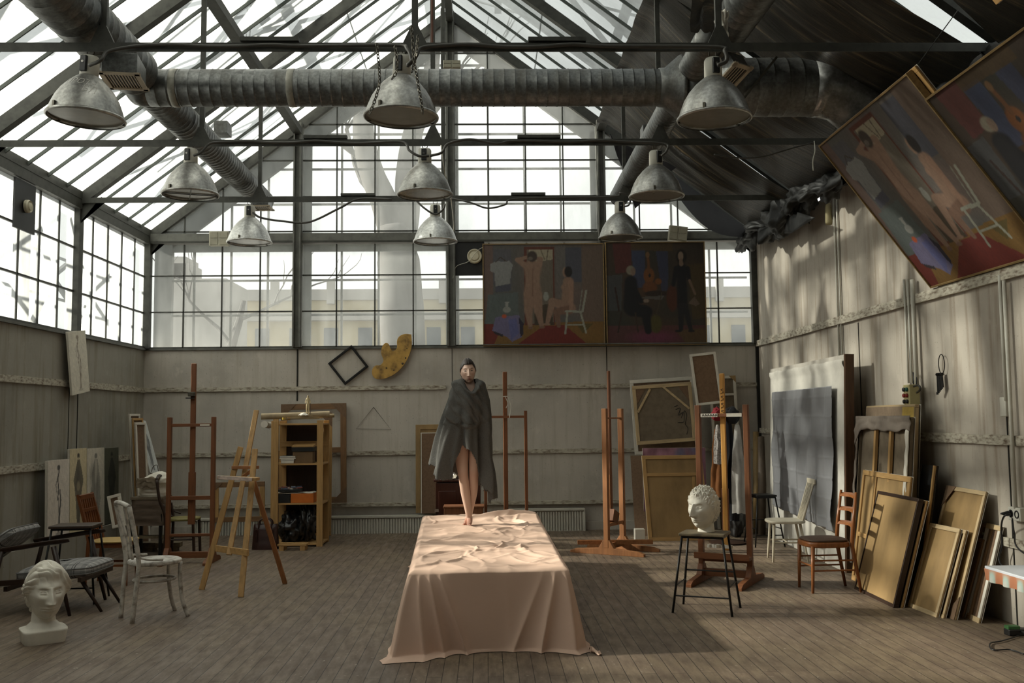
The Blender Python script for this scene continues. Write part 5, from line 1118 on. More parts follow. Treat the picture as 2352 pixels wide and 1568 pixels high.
# (front is +x in local chair frames)
def leg(q_, name, t, mt, a, b, r0, r1, n=8): return MB().tube([a, b], [r0, r1], n).obj(name, mt, t, smooth=True)
def seatf(w_, d_, th, z, rnd=.5, n=48, dome=.0):
    pr = []
    for i in range(n):
        a = 2*PI*i/n; x = abs(math.cos(a))**rnd*(1 if math.cos(a) > 0 else -1)*d_/2; y = abs(math.sin(a))**rnd*(1 if math.sin(a) > 0 else -1)*w_/2; pr.append((x, y))
    q = MB(); rings = [(.95, z-th), (1.0, z-th*.8), (1.0, z-th*.25), (.96, z), (.6, z+dome), (.02, z+dome*1.2)]
    vs = [(x*k_, y*k_, zz_) for k_, zz_ in rings for x, y in pr]; m_ = len(rings)
    fs = [(i*n+k, i*n+(k+1) % n, (i+1)*n+(k+1) % n, (i+1)*n+k) for i in range(m_-1) for k in range(n)]+[tuple(range(n))[::-1], tuple((m_-1)*n+k for k in range(n))]
    return q.add(vs, fs)
# white bentwood chair, left
m_wp = mat('chipped white chair paint', (.50, .47, .42), .5, 0, .35, 16, dark=(.15, .12, .09))
bl, br_, fl, fr_ = atz(283, 1418), atz(309, 1430), atz(394, 1402), atz(424, 1416)
ct, rz = place4(br_, bl, fr_, fl)
t = thing('bentwood_chair', 'chipped white bentwood chair with a bare round seat, front left', 'chair', (ct.x, ct.y, 0), rz)
seatf(.42, .42, .035, .475, .85).obj('seat', m_wp, t, smooth=False, bev=.004)
for s_ in (-1, 1):
    MB().tube(bez([(-.22, s_*.15, 0), (-.20, s_*.165, .25), (-.185, s_*.17, .48), (-.22, s_*.175, .70), (-.27, s_*.18, .93)], 6), [.019]*25, 10).obj('back_post', m_wp, t, smooth=True)
    MB().tube(bez([(.23, s_*.16, 0), (.19, s_*.145, .12), (.165, s_*.14, .30), (.165, s_*.14, .45)], 6), .017, 10).obj('leg', m_wp, t, smooth=True)
    MB().tube(bez([(-.20, s_*.165, .60), (-.185, s_*.175, .53), (-.12, s_*.19, .50), (0, s_*.205, .49)], 6), .010, 8).obj('hip_brace', m_wp, t, smooth=True)
MB().tube(bez([(-.27, -.18, .93), (-.29, -.10, .95), (-.295, 0, .955), (-.29, .10, .95), (-.27, .18, .93)], 6), .019, 10).obj('top_rail', m_wp, t, smooth=True)
for s_ in (-1, 1): MB().tube(bez([(-.19, s_*.03, .49), (-.215, s_*.045, .65), (-.25, s_*.07, .80), (-.285, s_*.11, .94)], 6), .011, 8).obj('back_splat', m_wp, t, smooth=True)
MB().tube([(.15*math.cos(2*PI*i/32)*1.1, .15*math.sin(2*PI*i/32), .31) for i in range(33)], .011, 8, cap=False).obj('ring_stretcher', m_wp, t, smooth=True)
# brown slat chair left with yellow seat
t = thing('dining_chair', 'old brown slat-backed chair with a bare yellow plywood seat, left', 'chair', (-3.75, 9.45, 0), .02)
p0 = atz(270, 1347); t.location = (p0.x-.11, p0.y+.2, 0)
mo = m_chairw; seatf(.40, .42, .02, .44, .55).obj('seat', mat('yellow plywood seat', (.42, .28, .09), .5, 0, .2, 5, (1, 6, 1)), t, bev=.003)
for s_ in (-1, 1):
    MB().tube([(-.22, s_*.18, 0), (-.19, s_*.18, .44), (-.24, s_*.18, .65), (-.31, s_*.18, .90)], [.018, .022, .02, .016], 4).obj('back_post', mo, t); MB().beam((.17, s_*.16, 0), (.16, s_*.16, .42), .03, .03).obj('leg', mo, t, bev=.003)
    B((-.02, s_*.165, .40), (.34, .02, .05)).obj('seat_rail', mo, t); B((-.02, s_*.165, .20), (.36, .018, .022)).obj('stretcher', mo, t)
B((.155, 0, .40), (.02, .32, .05)).obj('seat_rail', mo, t)
MB().beam((-.30, -.18, .87), (-.30, .18, .87), .03, .05).obj('top_rail', mo, t, bev=.006); MB().beam((-.262, -.18, .74), (-.262, .18, .74), .02, .03).obj('crossbar', mo, t)
for i in range(6): y = -.13+.052*i; MB().beam((-.20, y, .44), (-.295, y, .86), .012, .022).obj('back_slat', mo, t)
# dark chair behind (yellow-green seat)
p0 = atz(438, 1277); t = thing('dining_chair', 'dark bentwood chair with a yellowish seat by the left tall easel', 'chair', (p0.x-.14, p0.y+.15, 0), 0.05)
seatf(.40, .40, .03, .45, .8).obj('seat', mat('olive yellow seat', (.20, .17, .05), .5, 0, .4, 9), t, bev=.003)
for s_ in (-1, 1):
    MB().tube(bez([(-.18, s_*.16, 0), (-.17, s_*.17, .45), (-.24, s_*.18, .68), (-.28, s_*.17, .92)], 5), .018, 8).obj('back_post', m_darkw, t, smooth=True); MB().tube([(.17, s_*.15, 0), (.15, s_*.15, .43)], .018, 8).obj('leg', m_darkw, t); MB().tube([(.16, s_*.15, .2), (-.17, s_*.165, .2)], .011, 8).obj('stretcher', m_darkw, t)
    MB().tube(bez([(-.19, s_*.17, .62), (-.17, s_*.18, .52), (-.08, s_*.19, .48)], 5), .010, 8).obj('hip_brace', m_darkw, t, smooth=True)
MB().tube(bez([(-.28, -.17, .92), (-.30, 0, .96), (-.28, .17, .92)], 6), .018, 8).obj('top_rail', m_darkw, t, smooth=True)
# stools
def stool(label, ct, rz, h, topc, spread=.24, tw=.38, td=.30):
    t = thing('stool', label, 'stool', ct, rz, 'square stools on black steel legs'); B((0, 0, h-.012), (tw, td, .024)).obj('seat', topc, t, bev=.006)
    B((0, 0, h-.032), (tw*.9, td*.9, .02)).obj('seat_frame', m_blackmetal, t)
    P = {}
    for sx in (-1, 1):
        for sy in (-1, 1):
            a = V(sx*tw*.44, sy*td*.42, h-.03); b = V(sx*(tw*.44+.075), sy*(td*.42+.075), .0); P[sx, sy] = (a, b); MB().tube([a, b], .010, 8).obj('leg', m_blackmetal, t, smooth=True)
    L_ = lambda s, z: P[s][0].lerp(P[s][1], 1-z/(h-.03))
    for s0, s1, z in (((-1, -1), (1, -1), .14), ((-1, 1), (1, 1), .30), ((-1, -1), (-1, 1), .22), ((1, -1), (1, 1), .22)): MB().tube([L_(s0, z), L_(s1, z)], .007, 6).obj('stretcher', m_blackmetal, t)
    return t
m_st1 = mat('paint-worn stool top', (.16, .125, .075), .6, 0, .5, 8, dark=(.04, .03, .02))
cS = (atz(1545, 1398)+atz(1600, 1418)+atz(1705, 1405)+atz(1645, 1385))/4
ST = stool('paint-worn stool on black steel legs carrying the curly plaster head', (cS.x, cS.y, 0), -.42, .645, m_st1)
s2 = atz(170, 1392); pt = aty(162, 1206, 8.55); stool('dark brown topped stool on steel legs behind the plaid armchair', (pt.x-.14, 9.0, 0), .06, aty(162, 1205, 8.95).z, mat('dark brown stool top', (.045, .028, .018), .4), tw=.38, td=.3)
pt = aty(1757, 1137, 12.0); stool('tall black stool standing half hidden behind the white chair', (pt.x, 12.1, 0), .1, aty(1757, 1136, 12.).z, m_blackmetal, tw=.26, td=.28)
# right brown chair (faces left, back on the right)
m_seatb = mat('brown upholstered seat', (.075, .042, .026), .6, 0, .2, 20)
bl, br_, fl, fr_ = atz(1956, 1362), atz(1940, 1346), atz(1848, 1364), atz(1836, 1345)
ct, rz = place4(bl, br_, fl, fr_)
t = thing('ladderback_chair', 'polished brown ladder-back chair with a padded brown seat, right', 'chair', (ct.x, ct.y, 0), PI+.05)
m_rc = wood('warm brown chair wood', (.24, .085, .026), rough=.3)
seatf(.42, .42, .05, .455, .6, dome=.006).obj('seat', m_rc, t, bev=.004); seatf(.39, .39, .02, .475, .6, dome=.008).obj('seat_pad', m_seatb, t, smooth=False, bev=.005)
for s_ in (-1, 1):
    MB().tube([(-.27, s_*.17, 0), (-.20, s_*.17, .42), (-.22, s_*.17, .62), (-.26, s_*.165, .90)], [.014, .021, .019, .012], 8).obj('back_post', m_rc, t, smooth=True); MB().tube([(.18, s_*.165, 0), (.165, s_*.165, .42)], [.013, .020], 8).obj('leg', m_rc, t, smooth=True)
    for z in (.20, .29): MB().tube([(.17, s_*.165, z), (-.22, s_*.17, z)], .008, 6).obj('stretcher', m_rc, t)
MB().tube([(.17, -.165, .24), (.17, .165, .24)], .008, 6).obj('stretcher', m_rc, t)
for z, x in ((.86, -.254), (.73, -.238), (.60, -.222)): MB().tube(bez([(x, -.165, z), (x-.03, 0, z+.005), (x, .165, z)], 5), .026, 4, flat=.3).obj('back_slat', m_rc, t)
# white spindle chair
bl, br_, fl, fr_ = atz(1865, 1292), atz(1830, 1255), atz(1778, 1295), atz(1768, 1280)
p0 = atz(1772, 1290); t = thing('spindle_chair', 'creamy white spindle-back chair before the plastic sheet', 'chair', (p0.x+.20, p0.y+.12, 0), PI-.12)
m_cr = mat('cream chair paint', (.60, .54, .42), .4, 0, .15)
seatf(.42, .42, .032, .45, .6).obj('seat', m_cr, t, bev=.006)
for sx in (-1, 1):
    for s_ in (-1, 1): MB().tube([(sx*.14, s_*.12, .43), (sx*.19-.02, s_*.175, 0)], [.017, .011], 8).obj('leg', m_cr, t, smooth=True)
for s_ in (-1, 1): MB().tube([(.16, s_*.145, .21), (-.17, s_*.145, .21)], .009, 8).obj('stretcher', m_cr, t)
MB().tube([(0, -.145, .21), (0, .145, .21)], .009, 8).obj('stretcher', m_cr, t)
for i in range(6): y = -.15+.06*i; MB().tube([(-.17, y*.85, .44), (-.30, y, .86)], [.009 if 0 < i < 5 else .013, .007 if 0 < i < 5 else .011], 8).obj('spindle', m_cr, t, smooth=True)
MB().beam((-.305, -.19, .875), (-.305, .19, .875), .022, .055).obj('top_rail', m_cr, t, bev=.006)
# plaid armchair
m, nt, N, L, P = newmat('grey plaid wool')
tc = N.new('ShaderNodeTexCoord'); sx = N.new('ShaderNodeSeparateXYZ'); L.new(tc.outputs['UV'], sx.inputs[0])
def stripe(src, period, w_, off=0):
    a = N.new('ShaderNodeMath'); a.operation = 'MULTIPLY_ADD'; L.new(src, a.inputs[0]); a.inputs[1].default_value = 1/period; a.inputs[2].default_value = off
    b_ = N.new('ShaderNodeMath'); b_.operation = 'FRACT'; L.new(a.outputs[0], b_.inputs[0]); c_ = N.new('ShaderNodeMath'); c_.operation = 'LESS_THAN'; L.new(b_.outputs[0], c_.inputs[0]); c_.inputs[1].default_value = w_; return c_.outputs[0]
c = (.27, .26, .25)
for src in (0, 1):
    for per, w_, off, cc, al in ((.16, .22, 0, (.15, .15, .15), .6), (.16, .05, .35, (.02, .02, .022), .9), (.16, .04, .48, (.02, .02, .022), .85), (.16, .03, .75, (.50, .48, .44), .7)):
        s_ = stripe(sx.outputs[src], per, w_, off); ml = N.new('ShaderNodeMath'); ml.operation = 'MULTIPLY'; L.new(s_, ml.inputs[0]); ml.inputs[1].default_value = al; c = mixc(N, L, ml.outputs[0], c, cc)
L.new(c, P.inputs['Base Color']); P.inputs['Roughness'].default_value = .9; m_plaid = m
def uvbox(o, s=1):
    me = o.data; uv = me.uv_layers.new(name='uv')
    for p in me.polygons:
        n = p.normal; ax = max(range(3), key=lambda i: abs(n[i]))
        for li in p.loop_indices:
            v = me.vertices[me.loops[li].vertex_index].co; uv.data[li].uv = ((v.y, v.z) if ax == 0 else (v.x, v.z) if ax == 1 else (v.x, v.y))
def cushion(w_, d_, h_, name, parent, mt, R=None, o=(0, 0, 0), n=18, pf=.2):
    q = MB(); sg = lambda v, e: abs(v)**e*(1 if v > 0 else -1)
    def fn(u, v):
        a = 2*PI*u; p_ = PI*(v-.5)*.998; c_, s_ = math.cos(p_), math.sin(p_); k = sg(c_, .35)
        x, y, z = sg(math.cos(a), .25)*k, sg(math.sin(a), .25)*k, sg(s_, .7); z *= .72+.28*(1-abs(x)**3)*(1-abs(y)**3)
        return V(x*w_/2, y*d_/2, z*h_/2)
    q.grid(fn, 64, 32, wrap=True); q.v = [tuple((R @ V(*p) if R else V(*p))+V(*o)) for p in q.v]; ob = q.obj(name, mt, parent, smooth=True); uvbox(ob)
    for s_ in (-1, 1): MB().tube([tuple((R @ V(*fn2) if R else V(*fn2))+V(*o)) for fn2 in [(sg(math.cos(2*PI*i/48), .25)*w_/2, sg(math.sin(2*PI*i/48), .25)*d_/2, s_*h_*.16) for i in range(49)]], .004, 5, cap=False).obj('piping', mt, ob)
    return ob
def cushion_old(w_, d_, h_, name, parent, mt, R=None, o=(0, 0, 0), n=18, pf=.2):
    q = MB(); 
    def pt(x, y, z):
        f = (1-abs(x)**4)*(1-abs(y)**4); return V(x*w_/2*(1-.03*(1-f)), y*d_/2*(1-.03*(1-f)), z*h_/2*(1-pf+pf*2*f*.6))
    for z in (-1, 1): q.grid(lambda u, v: pt(u*2-1, v*2-1, z), n, n)
    for ax_, sg in ((0, -1), (0, 1), (1, -1), (1, 1)):
        def fn(u, v):
            x, y = (sg, u*2-1) if ax_ == 0 else (u*2-1, sg); b_ = 1+.05*math.sin(PI*v)
            p_ = pt(x, y, v*2-1); return V(p_.x*(b_ if ax_ == 0 else 1), p_.y*(b_ if ax_ else 1), p_.z)
        q.grid(fn, n, 4)
    q.v = [tuple((R @ V(*p) if R else V(*p))+V(*o)) for p in q.v]; ob = q.obj(name, mt, parent, smooth=True); 
    bm = bmesh.new(); bm.from_mesh(ob.data); bmesh.ops.remove_doubles(bm, verts=bm.verts, dist=.0008); bmesh.ops.recalc_face_normals(bm, faces=bm.faces); bm.to_mesh(ob.data); bm.free(); uvbox(ob); return ob
pa = atz(158, 1416)
t = thing('armchair', 'low wooden armchair with grey plaid cushions at the left edge', 'armchair', (pa.x-.28, pa.y+.40, 0), -.02)
cushion(.66, .56, .15, 'seat_cushion', t, m_plaid, rotm(-.07, 'Y'), (.08, 0, .335)); cushion(.62, .54, .13, 'back_cushion', t, m_plaid, rotm(PI/2+.95, 'Y'), (-.52, 0, .52))
for s_ in (-1, 1):
    y = s_*.36
    MB().tube([(.28, y, 0), (.20, y, .30), (.13, y, .575)], [.014, .022, .024], 8).obj('leg', m_darkw, t, smooth=True)
    MB().tube([(-.42, y, 0), (-.36, y, .28), (-.30, y, .54)], [.014, .022, .018], 8).obj('leg', m_darkw, t, smooth=True)
    MB().tube(bez([(-.38, y, .535), (-.15, y, .57), (.05, y, .60), (.26, y*1.02, .625)], 5), [.028]*15+[.018], 10, flat=.45).obj('armrest', m_darkw, t, smooth=True)
    MB().beam((-.37, y, .27), (.24, y, .31), .03, .045).obj('side_rail', m_darkw, t, bev=.004)
for y in (-.2, .2): MB().tube([(.30, y, .27), (.48, y, 0)], [.019, .012], 8).obj('brace_leg', m_darkw, t, smooth=True)
for x, z in ((.34, .29), (-.28, .22)): B((x, 0, z), (.03, .66, .04)).obj('cross_rail', m_darkw, t)

# ================================================================ TORSO CAST ON COVERED STAND
yT = 12.1; ct = aty(346, 1240, yT)
t = thing('covered_stand', 'stand wrapped in a worn brown canvas cover carrying the plaster torso', 'stand', (ct.x, yT, 0)); zT = aty(345, 1140, yT).z
for sx in (-1, 1):
    for sy in (-1, 1): B((sx*.17, sy*.15, .25), (.035, .035, .5)).obj('leg', m_blackmetal, t)
def cov(u, v):
    a = 2*PI*u; s_ = abs(math.cos(a))**.35*(1 if math.cos(a) > 0 else -1); c_ = abs(math.sin(a))**.35*(1 if math.sin(a) > 0 else -1)
    return V(s_*(.215-.02*v)+.012*nz(u*9, v*6, 2), c_*(.19-.02*v)+.012*nz(u*9, v*6), .36+(zT-.36)*v+.01*nz(u*8, 3)*(1-v))
MB().grid(cov, 60, 24, wrap=True).obj('cover', mat('worn brown cover cloth', (.115, .083, .060), .9, 0, .3, 7, (1, 1, 4), .3), t, smooth=True); B((0, 0, zT-.01), (.39, .35, .03)).obj('top_board', m_linen2, t)
B((.02, -.1, .22), (.55, .12, .03)).obj('lower_board', m_st1, t); 
tb = thing('plaster_torso', 'headless white plaster torso cast on the covered stand in the left corner', 'cast', (ct.x+.02, yT, zT+.004))
def tor(u, v):
    a = 2*PI*u; prof = [(.0, .150), (.15, .165), (.35, .160), (.55, .178), (.72, .165), (.86, .11), (.95, .07), (1.0, .02)]
    r = np.interp(v, [p[0] for p in prof], [p[1] for p in prof]); h = .30
    x = math.cos(a)*r*1.05; y = math.sin(a)*r*.72; f = max(0, -math.sin(a))
    y -= f*(.020*math.exp(-((abs(x-.02)-.07)/.05)**2-((v-.62)/.12)**2)+.012*math.sin(v*34)*math.exp(-(x/.09)**2)*(v < .5)*(v > .05)); n_ = .018*nz(x*14, y*14, v*7)
    x += (.08*v*v)*(1 if v > .5 else .3); return V(x*(1+n_*3), y*(1+n_*3), h*v+.05*max(0, x)*v)
MB().grid(tor, 56, 40, wrap=True).obj('body', m_plaster, tb, smooth=True)
MB().tube(bez([(-.02, -.02, .30), (.0, -.02, .36), (.04, 0, .38), (.06, 0, .30)], 5), .005, 6).obj('hanging_ring', m_brass, tb)
o_ = MB().grid(lambda u, v: V(ct.x+.06-.20+.28*u+.01*nz(v*4), yT-.13-.03*v+.02*nz(u*5, v*4), zT+.24-.015*math.sin(u*9)*v-.12*v+.03*nz(u*4, v*4, 7)), 14, 8).obj('rag', m_linen2, smooth=True, solid=.004); tag(o_, 'stiff grey rag draped over the shoulder of the plaster torso', 'rag')
for i, (x, lb) in enumerate(((345, 'rough wooden block on the floor under the covered stand'), (395, 'rough wooden block on the floor beside the covered stand'))):
    p_ = atz(x, 1262); o_ = B((p_.x, p_.y-.12, .08), (.30, .16, .06), rotm(.1*i)).box((p_.x, p_.y-.12, .025), (.22, .14, .05)).obj('wood_block', m_st1, bev=.005); tag(o_, lb, 'block')

# ================================================================ COATS BEHIND THE BIG EASEL
YR = 12.35; t = thing('coat_stand', 'thin dark coat stand hidden behind the big right easel', 'coat stand', (aty(1672, 1200, YR).x, YR, 0))
MB().tube([(0, 0, .02), (0, 0, aty(1672, 935, YR).z)], .018, 10).obj('pole', m_darkw, t); MB().lathe([(.24, 0), (.25, .02), (.05, .05), (.02, .06)], 24).obj('base', m_darkw, t)
for a in range(4): MB().tube([(0, 0, 1.66), (.14*math.cos(a*1.57+.5), .14*math.sin(a*1.57+.5), 1.74)], .010, 6).obj('peg', m_darkw, t)
def garment(px0, px1, ytop, ybot, Y, mt, label, cat, seed, taper=.35, thick=.07, wave=1):
    a = aty(px0, ytop, Y); b = aty(px1, ybot, Y); xc = (a.x+b.x)/2; w_ = (b.x-a.x)/2; H = a.z-b.z
    def fn(u, v):
        an = 2*PI*u; s_ = (taper+(1-taper)*min(1, v*1.5)**.6); f = 1+.32*wave*math.sin(an*4+seed+2*nz(v*3, seed))*min(1, v*2)
        return V(xc+w_*s_*math.cos(an)*f+.01*nz(v*5, seed), Y+thick*s_*math.sin(an)*f, a.z-H*v+.02*nz(u*6, seed)*(v > .9))
    o = MB().grid(fn, 48, 40, wrap=True).obj(cat.replace(' ', '_'), mt, smooth=True); tag(o, label, cat)
garment(1633, 1662, 985, 1140, 12.2, mat('rust brown wool', (.20, .075, .02), .9), 'rust brown coat hanging behind the yellow easel mast', 'coat', 1)
garment(1660, 1694, 965, 1195, 12.3, mat('black wool', (.010, .010, .014), .9), 'long black coat hanging behind the yellow easel mast', 'coat', 2)
garment(1680, 1712, 975, 1178, 12.1, mat('pale grey cotton', (.46, .44, .41), .8), 'pale grey shirt hanging right of the yellow easel mast', 'shirt', 3)
garment(1640, 1658, 975, 1065, 12.05, mat('patterned scarf', (.40, .36, .33), .8, 0, .8, 45, dark=(.02, .02, .02)), 'black and white patterned scarf hanging on the coats', 'scarf', 4)
p_ = aty(1648, 952, 12.1); blob('hat', (p_.x, 12.1, p_.z), .075, .075, .085, .25, 2, mat('crimson felt', (.22, .012, .018), .8), 'crimson knitted hat on the coat stand', 'hat')
p_ = aty(1681, 955, 12.15); blob('hat', (p_.x, 12.15, p_.z), .095, .09, .11, .2, 5, mat('black felt', (.012, .012, .014), .8), 'big black felt hat on the coat stand', 'hat')
p_ = atz(1697, 1235); blob('black_sack', (p_.x, p_.y+.1, .28), .12, .12, .30, .2, 8, m_bag, 'tall black sack on the floor under the coats', 'sack')

# ================================================================ RIGHT WALL SERVICES
def conduit(px, y0, y1, label, r=.012, mt=m_white, dx=0): 
    a = atx(px, (y0+y1)/2, XR-.02); z0 = atx(px, y1, XR-.02).z; z1 = atx(px, y0, XR-.02).z; o = MB().tube([(XR-.02-dx, a.y, z0), (XR-.02-dx, a.y, z1)], r, 8).obj('conduit', mt, smooth=True); tag(o, label, 'conduit')
conduit(1921, 430, 838, 'thin grey conduit descending to the white board, left one', .012); conduit(1928, 430, 838, 'thin grey conduit descending to the white board, right one', .012)
conduit(2089, 640, 880, 'conduit above the push-button box, leftmost of three', .012, dx=.03); conduit(2097, 640, 880, 'conduit above the push-button box, middle of three', .012, dx=.03); conduit(2108, 640, 890, 'thick pale conduit above the push-button box, rightmost of three', .022, dx=.03)
conduit(2309, 630, 920, 'thin conduit leading to the small white junction box', .014, dx=.02); conduit(2328, 640, 1165, 'long thick conduit descending to the wall sockets', .015, dx=.03)
c = atx(2094, 908, XR-.10); t = thing('push_button_box', 'cream hanging control box with six coloured push buttons', 'control box', c)
B((0, 0, 0), (.10, .13, .20)).obj('casing', mat('cream control plastic', (.50, .44, .22), .5), t, bev=.008)
bc_ = [(.02, .02, .02), (.02, .10, .07), (.25, .02, .01), (.25, .02, .01), (.02, .02, .02), (.02, .02, .02)]
for i in range(6):
    s_ = V(-.054, .03-.06*(i % 2), .055-.055*(i//2)); MB().lathe([(.019, 0), (.019, .012), (.014, .016), (0, .016)], 14, o=s_, R=rotm(-PI/2, 'Y')).obj('push_button', mat('button %d' % i, bc_[i], .4), t)
cable([atx(2100, 905, XR-.04), atx(2113, 895, XR-.12), atx(2110, 885, XR-.12), atx(2098, 888, XR-.1), atx(2098, 896, XR-.08)], 'grey loop of cable around the push-button box', .010)
q = MB(); 
for i in range(3): q.tube(bez([atx(2097+3*i, 855, XR-.05), atx(2099+3*i, 870, XR-.06), atx(2096+4*i, 890, XR-.07)], 4), .006, 6)
tag(q.obj('cable', m_black, smooth=True), 'three short black leads between the conduits and the push-button box', 'cable')
ck = atx(2163, 845, XR-.03); t = thing('key_ring', 'iron ring with old dark keys hanging on the right wall', 'keys', ck)
MB().tube([(0, .055*math.cos(2*PI*i/24), .035+.085*math.sin(2*PI*i/24)) for i in range(25)], .004, 6, cap=False).obj('ring', m_blackmetal, t)
for i in range(6):
    y = -.025+.010*i; k_ = MB().tube([(-.012-.004*i, y, -.06), (-.014-.004*i, y*1.3-.01, -.17-.012*i)], .006, 6).lathe([(.014, -.004), (.014, .004)], 10, o=(-.012-.004*i, y, -.055), R=rotm(PI/2, 'X')); k_.box((-.012-.004*i, y*1.3+.006, -.16-.012*i), (.004, .028, .022)); k_.obj('key', m_blackmetal, t)
c = atx(2310, 934, XR-.025); t = B(c, (.05, .085, .15)).obj('junction_box', m_white, bev=.006); tag(t, 'small white junction box at the end of a conduit', 'box')
c = atx(2338, 1180, XR-.03); t = thing('wall_socket', 'double white wall socket with a black plug, right edge', 'socket', c); B((0, 0, 0), (.06, .17, .10)).obj('casing', m_white, t, bev=.006)
for y in (-.04, .04): MB().lathe([(.03, 0), (.03, .004), (.022, .004), (.022, -.0)], 16, o=(-.031, y, 0), R=rotm(-PI/2, 'Y'), cap=False).obj('socket_ring', m_black, t)
MB().lathe([(.02, 0), (.02, .03), (.012, .06), (.006, .08)], 12, o=(-.03, .04, 0), R=rotm(-PI/2, 'Y')).obj('plug', m_black, t, smooth=True)
cable([atx(2322, 1180, XR-.12), atx(2306, 1186, XR-.16), atx(2300, 1210, XR-.1), atx(2302, 1250, XR-.08), atx(2303, 1300, XR-.1), V(3.75, 6.35, .45), V(3.62, 6.3, .12), atz(2338, 1450)+V(0, 0, .02)], 'black power cable falling from the socket behind the table', .007, mt=m_black)
cable([atx(2325, 1190, XR-.1), atx(2330, 1225, XR-.1), atx(2345, 1265, XR-.1), V(3.85, 6.3, .5)], 'second thin black cable dropping from the socket', .006, mt=m_black)
pe = atz(2335, 1458); t = thing('power_adapter', 'black power strip with a green lit adapter on the floor, right edge', 'power strip', pe); B((.03, 0, .025), (.22, .07, .045), rotm(.1)).obj('strip', m_black, t, bev=.006); B((-.03, 0, .055), (.09, .06, .03)).obj('adapter', mat('green plastic', (.05, .16, .05), .4), t, bev=.006)
cable([pe+V(.0, -.05, .01), atz(2300, 1475)+V(0, 0, .01), atz(2275, 1480)+V(0, 0, .01), atz(2280, 1495)+V(0, 0, .01), atz(2320, 1495)+V(0, 0, .01), atz(2352, 1505)+V(0, 0, .01)], 'thin black lead curling on the floor beside the power strip', .005, mt=m_black)
# table at the right edge
ca = aty(2262, 1298, 5.75); zt_ = ca.z; t = thing('table', 'white-topped table with a striped frilled edge, cut by the right frame edge', 'table', (ca.x+.5, 5.3, 0))
B((ca.x+.48, 5.28, zt_-.012), (.96, .95, .02)).obj('tabletop', mat('glossy white tabletop', (.72, .74, .78), .3, 0, .05), t, world=True, bev=.004)
m, nt, N, L, P = newmat('striped frill'); tc = N.new('ShaderNodeTexCoord'); wv = N.new('ShaderNodeTexWave'); wv.inputs['Scale'].default_value = 6; L.new(tc.outputs['Object'], wv.inputs[0]); L.new(ramp(N, L, wv.outputs['Fac'], [(.3, (.55, .56, .50)), (.55, (.40, .52, .46)), (.8, (.50, .20, .10))]), P.inputs['Base Color']); P.inputs['Roughness'].default_value = .8
MB().grid(lambda u, v: V(ca.x-.004+.98*u, 4.80-.012*math.sin(u*40)*v+.94*(0 if True else u), zt_-.015-.07*v), 80, 4).obj('frill', m, t, world=True, smooth=True); MB().grid(lambda u, v: V(ca.x-.006+.012*math.sin(u*40)*v, 4.80+.95*u, zt_-.015-.07*v), 80, 4).obj('frill', m, t, world=True, smooth=True)
for x in (.36, .88):
    for y in (4.9, 5.65): B((ca.x+x, y, (zt_-.02)/2), (.04, .04, zt_-.02)).obj('leg', mat('dark red table leg', (.16, .012, .010), .5), t, world=True)
o = MB().grid(lambda u, v: V(ca.x+.12+.5*u, 5.1+.4*v, zt_+.004+.008*nz(u*5, v*5)+.004), 12, 10).obj('paper_sheet', m_gesso, solid=.002); tag(o, 'white paper sheet on the table at the right edge', 'paper')
c = atx(1903, 490, XR-.06); t = thing('hanging_bottle', 'pale tapered object hanging on a wire high on the right wall', 'bottle', c); MB().lathe([(.02, .13), (.035, .08), (.04, -.10), (.035, -.13)], 14).obj('body', mat('pale yellow wax paper', (.42, .36, .20), .7), t, smooth=True); MB().tube([(0, 0, .13), (0, 0, .5)], .003, 5).obj('wire', m_black, t)
